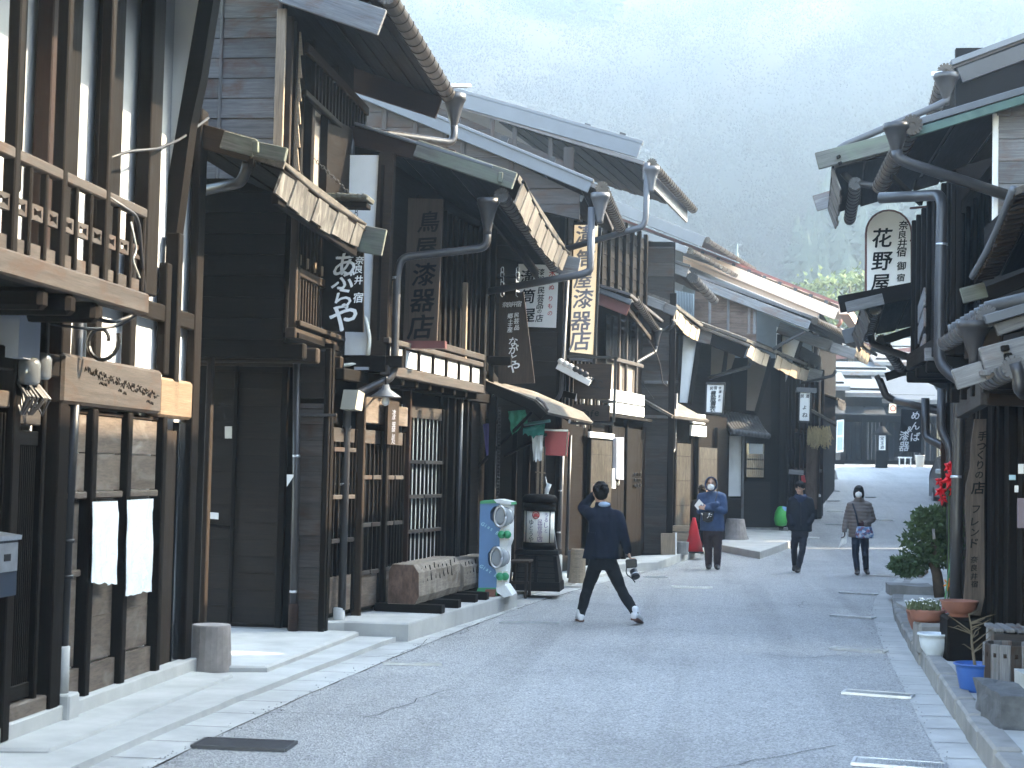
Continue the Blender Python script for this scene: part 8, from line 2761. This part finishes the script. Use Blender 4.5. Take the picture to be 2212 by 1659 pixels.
def hand(mb, w, d, side, curl=.5, s=1.0):
    """wrist w, direction d, `side` = towards the thumb"""
    w, d, side = Vector(w), Vector(d).normalized(), Vector(side)
    side = (side - d * side.dot(d)).normalized()
    pn = d.cross(side)
    ell(mb, w + d * .045 * s, .040 * s, .05 * s, .016 * s, side, d)
    limb(mb, [w - d * .02, w + d * .02], [.026 * s, .025 * s], 8, 2)
    for k, L in enumerate((.066, .076, .07, .054)):
        b = w + d * .085 * s + side * (.027 - .018 * k) * s
        c1 = (d * math.cos(curl * .7) + pn * math.sin(curl * .7)).normalized()
        c2 = (d * math.cos(curl * 1.7) + pn * math.sin(curl * 1.7)).normalized()
        limb(mb, [b - d * .02 * s, b, b + c1 * L * .5 * s, b + c1 * L * .5 * s + c2 * L * .5 * s], [.0095 * s, .0095 * s, .0085 * s, .007 * s], 8, 2)
    b = w + d * .03 * s + side * .03 * s
    t1 = (d * .7 + side * .7 + pn * .25).normalized()
    limb(mb, [b - side * .012 * s, b + t1 * .03 * s, b + (t1 + d * .4).normalized() * .06 * s], [.012 * s, .011 * s, .008 * s], 8, 2)

def foot_loft(mb, ankle, toe, w, h, heel=.06):
    a, t = Vector(ankle), Vector(toe)
    d = (t - a)
    d.z = 0
    L = d.length
    d.normalize()
    s = d.cross(Z)
    ground = t.z
    rows = []
    for q, ww, hh in ((-heel, .6, .55), (-heel * .6, .8, .9), (0, .85, 1.05), (L * .4, .95, .8), (L * .75, 1.0, .55), (L * .95, .75, .42), (L * 1.03, .35, .3)):
        c = Vector((a.x, a.y, 0)) + d * q
        gz = (a.z - .085) * (1 - max(0, q) / L) + ground * max(0, min(1, q / L))
        rows.append((c + Z * (gz + hh * h / 2), s * ww * w / 2, Z * hh * h / 2))
    loft(mb, rows, 14)

def head(parent, C, f, up, s, mat_hair, skin_mb, style, eyes=True, mask=False, glasses=False, mouth=True):
    """adds the head to the body skin, hair and face pieces as children"""
    C, f, up = Vector(C), Vector(f).normalized(), Vector(up).normalized()
    r = f.cross(up).normalized()
    up = r.cross(f)
    P = lambda x, y, z: C + (r * x + f * y + up * z) * s
    ell(skin_mb, P(0, -.008, .02), .074 * s, .094 * s, .098 * s, r, f)
    ell(skin_mb, P(0, .022, -.05), .056 * s, .066 * s, .066 * s, r, f)
    ell(skin_mb, P(0, .058, -.088), .028 * s, .024 * s, .022 * s, r, f)
    ell(skin_mb, P(0, .092, -.018), .012 * s, .02 * s, .026 * s, r, f)
    for sx in (-1, 1):
        ell(skin_mb, P(sx * .076, -.01, -.01), .012 * s, .022 * s, .032 * s, r, f)
        ell(skin_mb, P(sx * .042, .058, -.03), .022 * s, .022 * s, .02 * s, r, f)
    if eyes:
        for sx in (-1, 1):
            mb = MB()
            ell(mb, P(sx * .031, .080, .006), .013 * s, .006 * s, .006 * s, r, f, 10, 6)
            mb.build('eye', INK, parent, smooth=True)
            mb = MB()
            mb.tube([P(sx * .016, .088, .026), P(sx * .033, .087, .031), P(sx * .05, .078, .026)], .004 * s, 5)
            mb.build('eyebrow', mat_hair, parent)
    if mouth and not mask:
        mb = MB()
        ell(mb, P(0, .082, -.062), .022 * s, .006 * s, .006 * s, r, f, 10, 6)
        mb.build('mouth', plain('lips', (.33, .12, .10), .5), parent, smooth=True)
    if mask:
        mb = MB()
        ell(mb, P(0, .050, -.048), .066 * s, .062 * s, .060 * s, r, f)
        ell(mb, P(0, .094, -.026), .022 * s, .024 * s, .034 * s, r, f)
        fuse(mb, 'face_mask', MASKM, parent, .006, smooth=2)
        for sx in (-1, 1):
            tube(parent, 'mask_loop', [P(sx * .06, .045, -.03), P(sx * .08, -.01, -.005)], .002, MASKM, 5, 0)
    if glasses:
        mb = MB()
        for sx in (-1, 1):
            c = P(sx * .033, .098, .004)
            mb.tube([c + (r * math.cos(a) * .026 + up * math.sin(a) * .019) * s for a in [k * math.pi / 7 for k in range(15)]], .0025 * s, 5)
            mb.tube([P(sx * .06, .09, .006), P(sx * .077, .0, .004)], .0022 * s, 5)
        mb.tube([P(-.008, .1, .008), P(.008, .1, .008)], .0025 * s, 5)
        mb.build('glasses', BLACKM, parent)
    mb = MB()
    if style == 'short_back':
        ell(mb, P(0, -.018, .032), .087 * s, .103 * s, .100 * s, r, f)
        ell(mb, P(0, -.055, -.02), .078 * s, .06 * s, .07 * s, r, f)
        for k in range(46):
            a, e = rnd.uniform(0, 6.3), rnd.uniform(-.4, 1.4)
            d_ = Vector((math.cos(a) * math.cos(e), math.sin(a) * math.cos(e) - .2, math.sin(e)))
            if d_.y > .5 and d_.z < .5:
                continue
            q = P(d_.x * .074, d_.y * .086 - .02, d_.z * .086 + .03)
            ell(mb, q, .024 * s, .028 * s, .020 * s)
    elif style == 'bowl':
        ell(mb, P(0, -.016, .038), .086 * s, .102 * s, .092 * s, r, f)
        ell(mb, P(0, .045, .078), .064 * s, .04 * s, .028 * s, r, f)
        for sx in (-1, 1):
            ell(mb, P(sx * .072, -.025, .025), .018 * s, .05 * s, .045 * s, r, f)
            for k in range(4):
                ell(mb, P(sx * (.018 + .014 * k), .074 - .006 * k, .064), .013 * s, .016 * s, .022 * s, r, f)
        ell(mb, P(0, -.06, -.005), .075 * s, .05 * s, .06 * s, r, f)
    elif style == 'bob':
        ell(mb, P(0, -.016, .036), .090 * s, .104 * s, .096 * s, r, f)
        ell(mb, P(0, .045, .072), .066 * s, .045 * s, .030 * s, r, f)
        for sx in (-1, 1):
            ell(mb, P(sx * .076, .0, -.03), .026 * s, .06 * s, .085 * s, r, f)
        ell(mb, P(0, -.055, -.035), .085 * s, .06 * s, .09 * s, r, f)
    if style != 'hood':
        fuse(mb, 'hair', mat_hair, parent, .007, fold=.004, ffreq=26, seed=3, smooth=2, stretch=.2)
    return P

def build_person(name, label, J, s, f, top, bottom, shoe, style, group, **k):
    """J: joints in the world; f: facing; top/bottom/shoe: cloth materials"""
    root = thing(name, label, 'person', J['base'], group)
    f = Vector(f).normalized()
    r = f.cross(Z).normalized()
    J = {a: Vector(b) for a, b in J.items()}
    skin = MB()
    head(root, J['head'], k.get('look', f), k.get('hup', Z), s * k.get('hs', 1.0), HAIR, skin, style, mask=k.get('mask', False), glasses=k.get('glasses', False), eyes=k.get('eyes', True))
    limb(skin, [J['neck'] - Z * .06, J['head'] - Z * .06 * s], [.062 * s, .054 * s], 12, 3)
    loft(skin, [(J['pelvis'] - Z * .08, r * .12 * s, f * .08 * s), (J['pelvis'], r * .13 * s, f * .09 * s), (J['pelvis'].lerp(J['neck'], .5), r * .12 * s, f * .085 * s), (J['pelvis'].lerp(J['neck'], .85), r * .14 * s, f * .09 * s), (J['neck'], r * .07 * s, f * .06 * s)])
    for q in ('L', 'R'):
        limb(skin, [J['sh' + q], J['el' + q], J['wr' + q]], [.042 * s, .034 * s, .025 * s])
        limb(skin, [J['hip' + q], J['kn' + q], J['an' + q]], [.07 * s, .05 * s, .035 * s])
        h = k.get('hand' + q)
        if h:
            hand(skin, J['wr' + q], h[0], h[1], h[2], s)
    fuse(skin, 'body', SKIN, root, .0075, smooth=2)
    # trousers
    mb = MB()
    lw = k.get('leg', 1.0)
    loft(mb, [(J['pelvis'] - Z * .12 * s, r * .15 * s, f * .105 * s), (J['pelvis'], r * .155 * s, f * .11 * s), (J['pelvis'] + Z * .08 * s, r * .145 * s, f * .105 * s)])
    for q in ('L', 'R'):
        limb(mb, [J['hip' + q], J['kn' + q], J['an' + q] - Z * .02], [.088 * s * lw, .066 * s * lw, .052 * s * lw], 14, 6)
    fuse(mb, 'trousers', bottom, root, .011, fold=.006, ffreq=9, seed=2.2, stretch=1.1)
    # jacket
    mb = MB()
    hem = J['hem']
    tw = k.get('tw', 1.0)
    nk = J['neck']
    c_sh = (J['shL'] + J['shR']) / 2
    loft(mb, [(hem, r * .195 * s * tw, f * .145 * s * tw), (hem.lerp(c_sh, .25), r * .19 * s * tw, f * .14 * s * tw), (hem.lerp(c_sh, .55), r * .185 * s * tw, f * .135 * s * tw), (hem.lerp(c_sh, .85), r * .19 * s * tw, f * .13 * s * tw), (c_sh + Z * .015, r * .165 * s, f * .10 * s), (nk + Z * .02, r * .085 * s, f * .08 * s)])
    ah = k.get('arm', 1.0)
    for q in ('L', 'R'):
        limb(mb, [c_sh.lerp(J['sh' + q], .6), J['sh' + q], J['el' + q], J['wr' + q]], [.085 * s * ah, .076 * s * ah, .062 * s * ah, .046 * s * ah], 14, 5)
    if k.get('collar'):
        loft(mb, [(nk - Z * .02, r * .095 * s, f * .09 * s), (nk + Z * .06 * s, r * .085 * s, f * .085 * s)])
    fuse(mb, 'jacket', top, root, .011, fold=k.get('fold', .009), ffreq=k.get('ff', 6.5), seed=k.get('seed', 0), quilt=k.get('quilt', 0))
    # shoes
    for q in ('L', 'R'):
        mb = MB()
        foot_loft(mb, J['an' + q], J['toe' + q], .098 * s, .105 * s)
        limb(mb, [J['an' + q] - Z * .03, J['an' + q] + Z * .02], [.05 * s, .046 * s], 10, 2)
        fuse(mb, 'shoe', shoe, root, .008, smooth=3)
        if k.get('sole'):
            mb = MB()
            foot_loft(mb, J['an' + q] - Z * .012, J['toe' + q] - Z * .012, .104 * s, .03 * s, .065)
            mb.build('sole', k['sole'], root, smooth=True)
    return root

NAVY = cloth('navy_blazer', (.006, .010, .022))
BLKT = cloth('black_trousers', (.007, .008, .010))
BLUEJ = cloth('blue_rain_jacket', (.030, .062, .135), .7)
BRNT = cloth('brown_trousers', (.038, .024, .026))
DNAVY = cloth('dark_navy_parka', (.010, .014, .022), .8)
GREYJ = cloth('charcoal_trousers', (.022, .024, .034))
TAUPE = cloth('taupe_puffer', (.15, .125, .115), .5, var=.15)
DENIM = cloth('dark_denim', (.010, .016, .034))
WSHOE = plain('white_sneaker', (.66, .68, .70), .6, var=.08)
BSHOE = plain('black_shoe', (.009, .009, .010), .4)
BSOLE = plain('brown_rubber_sole', (.13, .055, .035), .7)

# --- the photographer, his back to us
Y = 18.8
q = lambda x, y, dy=0.0: atY(x, y, Y + dy)
J = dict(base=(q(1312, 1343).x, Y, 0), head=q(1296, 1064, .06), neck=q(1303, 1097, .02), shL=q(1277, 1112), shR=q(1333, 1116), elL=q(1258, 1098, .20), wrL=q(1281, 1070, .16), elR=q(1347, 1158, -.02), wrR=q(1356, 1190, .05),
         pelvis=q(1303, 1208), hem=q(1303, 1205), hipL=q(1288, 1216), hipR=q(1318, 1216), knL=q(1269, 1272, .03), knR=q(1341, 1272, -.02), anL=q(1254, 1325, -.02), anR=q(1372, 1321, -.22), toeL=q(1249, 1338, .16), toeR=q(1384, 1342, .0))
J['toeL'].z, J['toeR'].z = .012, .012
J['anL'].z, J['anR'].z = .10, .155
per = build_person('person', 'man in navy blazer with legs apart, seen from behind, camera in hand', J, 1.0, (.12, 1, 0), NAVY, BLKT, WSHOE, 'short_back', 'people in the street',
                   look=(-.35, 1, -.05), eyes=False, sole=BSOLE, handR=((.35, .0, -1), (-.3, 1, 0), 1.0), handL=((.3, .1, .9), (.9, .3, 0), .6), fold=.010, seed=4, collar=True, leg=.95, tw=.95, arm=.95)
mb = MB()
loft(mb, [(q(1285, 1207, 0), Vector((-.15, 0, 0)), Vector((0, .12, 0))), (q(1264, 1203, .02), Vector((-.05, 0, -.03)), Vector((0, .10, 0)))])
cv_ = plate(per, 'jacket_flap', [q(1258, 1206, -.03), q(1285, 1210, -.12), q(1285, 1150, -.13), q(1270, 1150, -.08)], .015, NAVY)
mb = MB()
ell(mb, q(1305, 1090, -.03), .075, .06, .035)
fuse(mb, 'shirt_collar', plain('pale_blue_shirt', (.30, .40, .52), .8), per, .008)
cm = thing('camera', 'black camera with dangling strap in the right hand of the photographer', 'camera', q(1365, 1215))
MB().box(q(1352, 1218, .03), q(1376, 1216, .03), .09, .10, bev=.012).build('camera_body', BLACKM, cm)
lathe(cm, 'lens', q(1368, 1232, -.02), [(.045, 0), (.045, .07), (.05, .07), (.05, .1), (.04, .1)], BLACKM, 18, axis=(.35, -.5, -.8))
lathe(cm, 'lens_ring', q(1368, 1232, -.02) + Vector((.35, -.5, -.8)).normalized() * .05, [(.047, 0), (.047, .012)], STEEL, 18, axis=(.35, -.5, -.8))
tube(cm, 'strap', bend([q(1354, 1222, .02), q(1352, 1240, .0), q(1366, 1250, .0), q(1372, 1258, 0)], .05), .007, BLACKM, 6, 0)

# --- man in the blue hood, arms folded
Y = 29.45
q = lambda x, y, dy=0.0: atY(x, y, Y + dy)
J = dict(base=(q(1539, 1230).x, Y, zg(Y)), head=q(1536, 1046, -.04), neck=q(1537, 1064), shL=q(1559, 1074), shR=q(1516, 1074), elL=q(1563, 1103, -.06), wrL=q(1528, 1098, -.20), elR=q(1512, 1103, -.06), wrR=q(1548, 1090, -.22),
         pelvis=q(1538, 1142), hem=q(1539, 1146), hipL=q(1549, 1146), hipR=q(1530, 1146), knL=q(1550, 1186, -.02), knR=q(1530, 1187, .02), anL=q(1549, 1221), anR=q(1531, 1222), toeL=q(1550, 1231, -.2), toeR=q(1531, 1232, -.2))
for a in ('toeL', 'toeR'):
    J[a].z = zg(Y) + .012
for a in ('anL', 'anR'):
    J[a].z = zg(Y) + .09
per = build_person('person', 'man in blue hooded jacket and face mask with folded arms', J, 1.0, (-.05, -1, 0), BLUEJ, BRNT, BSHOE, 'hood', 'people in the street', mask=True, hs=1.02, fold=.011, seed=9, leg=1.08, tw=1.12, arm=1.1, handL=((-1, -.1, .1), (0, 0, 1), .3))
hd = J['head']
mb = MB()
n_ = 16
rows = []
for k in range(7):
    t = k / 6
    c = hd + Vector((0, .11 - .19 * t, .012 - .01 * t))
    rr = .112 * math.sin(math.pi * (.16 + .40 * t)) ** .7 + .004
    rows.append((c, Vector((rr, 0, 0)), Vector((0, 0, rr * 1.18))))
k0 = 0
vs_, fs_ = [], []
for c, a, b in rows:
    for k in range(n_):
        t = 2 * math.pi * k / n_
        vs_.append(c + a * math.cos(t) + b * math.sin(t))
for k in range(n_):
    vs_.append(rows[-1][0] + Vector((0, .03, 0)) + rows[-1][1] * .84 * math.cos(2 * math.pi * k / n_) + rows[-1][2] * .84 * math.sin(2 * math.pi * k / n_))
for i in range(7):
    for k in range(n_):
        fs_.append((i * n_ + k, i * n_ + (k + 1) % n_, (i + 1) * n_ + (k + 1) % n_, (i + 1) * n_ + k))
fs_.append(tuple(range(n_))[::-1])
mk('hood', vs_, fs_, BLUEJ, per, None, True)
tube(per, 'strap', [q(1550, 1062, -.12), q(1545, 1085, -.17), q(1540, 1112, -.2)], .008, BLACKM, 6, 0)
bag = thing('camera_bag', 'small black pouch with pale print hung on the hooded man', 'bag', q(1528, 1118))
mb = MB()
ell(mb, q(1529, 1117, -.22), .105, .06, .10)
mb.blk(q(1529, 1117).x - .09, q(1529, 1117).x + .09, Y - .27, Y - .17, q(1529, 1125).z, q(1529, 1106).z)
fuse(mb, 'pouch', BLACKM, bag, .012)
pr = MB()
for k in range(7):
    c = q(1532 + rnd.uniform(-5, 6), 1113 + rnd.uniform(-5, 6), -.292)
    pr.box(c, c + Vector((rnd.uniform(.015, .03), 0, rnd.uniform(-.012, .012))), .004, rnd.uniform(.008, .016))
pr.build('print', INKW, bag)
ppr = plate(None, 'papers', [q(x, y, -.12) for x, y in ((1519, 1115), (1530, 1099), (1510, 1078), (1500, 1092))], .006, WHITEP)
tag(ppr, 'sheaf of white papers tucked under the arm of the hooded man', 'papers')

# --- dark figure with a backpack half hidden behind him
Y = 33.3
q = lambda x, y, dy=0.0: atY(x, y, Y + dy)
J = dict(base=(q(1514, 1200).x, Y, zg(Y)), head=q(1519, 1060, .14), neck=q(1516, 1078, .06), shL=q(1500, 1088), shR=q(1531, 1088), elL=q(1498, 1118, .05), wrL=q(1503, 1140, .12), elR=q(1534, 1118), wrR=q(1533, 1142, .1),
         pelvis=q(1515, 1136), hem=q(1515, 1142), hipL=q(1507, 1140), hipR=q(1523, 1140), knL=q(1507, 1170), knR=q(1523, 1170), anL=q(1507, 1198), anR=q(1523, 1198), toeL=q(1506, 1207, .2), toeR=q(1524, 1207, .2))
for a in ('toeL', 'toeR'):
    J[a].z = zg(Y) + .16
for a in ('anL', 'anR'):
    J[a].z = zg(Y) + .24
per = build_person('person', 'dark-clad person with backpack turned to the doors, half hidden behind the hooded man', J, .98, (.3, 1, 0), cloth('black_coat', (.010, .010, .011)), BLKT, BSHOE, 'short_back', 'people in the street', eyes=False, handL=((.1, .1, -1), (0, 1, 0), .6))
mb = MB()
ell(mb, q(1510, 1105, -.2), .16, .11, .24)
o = fuse(mb, 'backpack', cloth('black_backpack', (.014, .012, .012)), None, .014, fold=.008)
tag(o, 'bulky black backpack on the dark-clad person by the doors', 'backpack')
mb = MB()
ell(mb, q(1505, 1140, -.1), .06, .04, .16)
o = fuse(mb, 'shoulder_bag', cloth('brown_bag', (.06, .045, .04)), None, .01)
tag(o, 'brown bag dangling behind the red traffic cone', 'bag')

# --- young man with glasses, hands in pockets
Y = 29.3
q = lambda x, y, dy=0.0: atY(x, y, Y + dy)
J = dict(base=(q(1724, 1236).x, Y, zg(Y)), head=q(1728, 1054, -.05), neck=q(1729, 1074), shL=q(1747, 1084), shR=q(1712, 1083), elL=q(1754, 1112, .02), wrL=q(1748, 1131, -.12), elR=q(1706, 1112, .02), wrR=q(1710, 1132, -.12),
         pelvis=q(1728, 1146), hem=q(1729, 1147), hipL=q(1736, 1150), hipR=q(1719, 1150), knL=q(1733, 1190, -.10), knR=q(1715, 1188, .02), anL=q(1724, 1229, -.10), anR=q(1717, 1222, .25), toeL=q(1722, 1238, -.32), toeR=q(1716, 1229, .08))
J['toeL'].z, J['toeR'].z = zg(Y) + .012, zg(Y) + .012
J['anL'].z, J['anR'].z = zg(Y) + .09, zg(Y) + .13
per = build_person('person', 'young man with glasses and dark parka walking, hands in pockets', J, .97, (-.15, -1, 0), DNAVY, GREYJ, BSHOE, 'bowl', 'people in the street', look=(-.25, -1, -.12), glasses=True, fold=.012, seed=14, leg=.86, tw=1.05, arm=1.05, sole=WSHOE)
mb = MB()
c = J['neck']
for k in range(14):
    a = k * 2 * math.pi / 14
    ell(mb, c + Vector((math.cos(a) * .085, math.sin(a) * .075 - .01, .0 + .015 * math.sin(a * 2))), .038, .038, .045)
ell(mb, c + Vector((.0, -.09, -.06)), .06, .03, .06)
fuse(mb, 'scarf', cloth('navy_scarf', (.02, .032, .066)), per, .01, fold=.008, ffreq=14, seed=3)
tube(per, 'zip', [c + Vector((0, -.125, -.08)), J['hem'] + Vector((0, -.165, .1))], .006, BLACKM, 5, 0)

# --- woman in the taupe quilted jacket
Y = 29.15
q = lambda x, y, dy=0.0: atY(x, y, Y + dy)
J = dict(base=(q(1860, 1241).x, Y, zg(Y)), head=q(1855, 1063, -.03), neck=q(1856, 1082), shL=q(1875, 1092), shR=q(1838, 1092), elL=q(1885, 1121, .03), wrL=q(1870, 1132, -.17), elR=q(1829, 1122, .04), wrR=q(1824, 1146, -.04),
         pelvis=q(1858, 1150), hem=q(1858, 1161), hipL=q(1867, 1158), hipR=q(1849, 1158), knL=q(1869, 1196, -.12), knR=q(1848, 1197, .04), anL=q(1871, 1231, .12), anR=q(1852, 1233, -.05), toeL=q(1875, 1239, -.08), toeR=q(1851, 1243, -.26))
J['toeL'].z, J['toeR'].z = zg(Y) + .012, zg(Y) + .012
J['anL'].z, J['anR'].z = zg(Y) + .11, zg(Y) + .09
per = build_person('person', 'woman in taupe quilted jacket and face mask with patterned shoulder bag', J, .93, (-.05, -1, 0), TAUPE, DENIM, BSHOE, 'bob', 'people in the street', mask=True, look=(-.1, -1, .05), fold=.004, quilt=.012, seed=20, leg=.92, tw=1.12, arm=1.0, collar=True)
GLV = cloth('maroon_glove', (.05, .015, .018))
for w_, d_, s_ in ((J['wrL'], (-.8, -.2, -.1), (0, 0, 1)), (J['wrR'], (0, -.1, -1), (.2, -1, 0))):
    mb = MB()
    hand(mb, w_, d_, s_, .8, 1.05)
    fuse(mb, 'glove', GLV, per, .006, smooth=2)
tube(per, 'bag_strap', [q(1842, 1088, -.10), q(1849, 1110, -.20), q(1855, 1140, -.20)], .014, DENIM, 6, 0)
bag = thing('shoulder_bag', 'blue and white patterned bag at the hip of the woman', 'bag', q(1870, 1150))
PATB, bnt, bbs = nodes('patterned_bag_cloth')
vo = N(bnt, 'ShaderNodeTexVoronoi', Scale=22.0)
bnt.links.new(coords(bnt, (1, 1, 1)), vo.inputs['Vector'])
bnt.links.new(ramp(bnt, vo.outputs['Color'], [(.15, (.015, .03, .10)), (.4, (.10, .22, .42)), (.6, (.55, .62, .68)), (.75, (.30, .08, .12)), (.9, (.03, .05, .12))]), bbs.inputs['Base Color'])
mb = MB()
loft(mb, [(q(1868, 1162, -.22), Vector((.15, 0, 0)), Vector((0, .055, 0))), (q(1868, 1152, -.22), Vector((.16, 0, 0)), Vector((0, .07, 0))), (q(1867, 1138, -.22), Vector((.125, 0, 0)), Vector((0, .05, 0)))])
fuse(mb, 'pouch', PATB, bag, .011, fold=.008, ffreq=11)
o = sheet_cloth(None, 'plastic_bag', q(1811, 1184, -.06), q(1829, 1172, -.06), q(1829, 1150, -.06), q(1822, 1150, -.06), WHITEP, 10, 12, .02, freq=4, seed=2)
tag(o, 'thin white plastic bag dangling from the gloved hand of the woman', 'bag')
# ------------------------------------------------------------------ morning haze in the valley: one closed box of even, thin air
hz = MB().blk(-235, 415, -42, 520, -1.6, 208)
hzm = bpy.data.materials.new('valley_haze')
hzm.use_nodes = True
hnt = hzm.node_tree
hnt.nodes.remove(hnt.nodes['Principled BSDF'])
pv = hnt.nodes.new('ShaderNodeVolumePrincipled')
pv.inputs['Color'].default_value = (.60, .76, .87, 1)
pv.inputs['Density'].default_value = HAZE
pv.inputs['Anisotropy'].default_value = .82
hnt.links.new(pv.outputs[0], hnt.nodes['Material Output'].inputs['Volume'])
tag(hz.build('haze', hzm), kind='stuff')
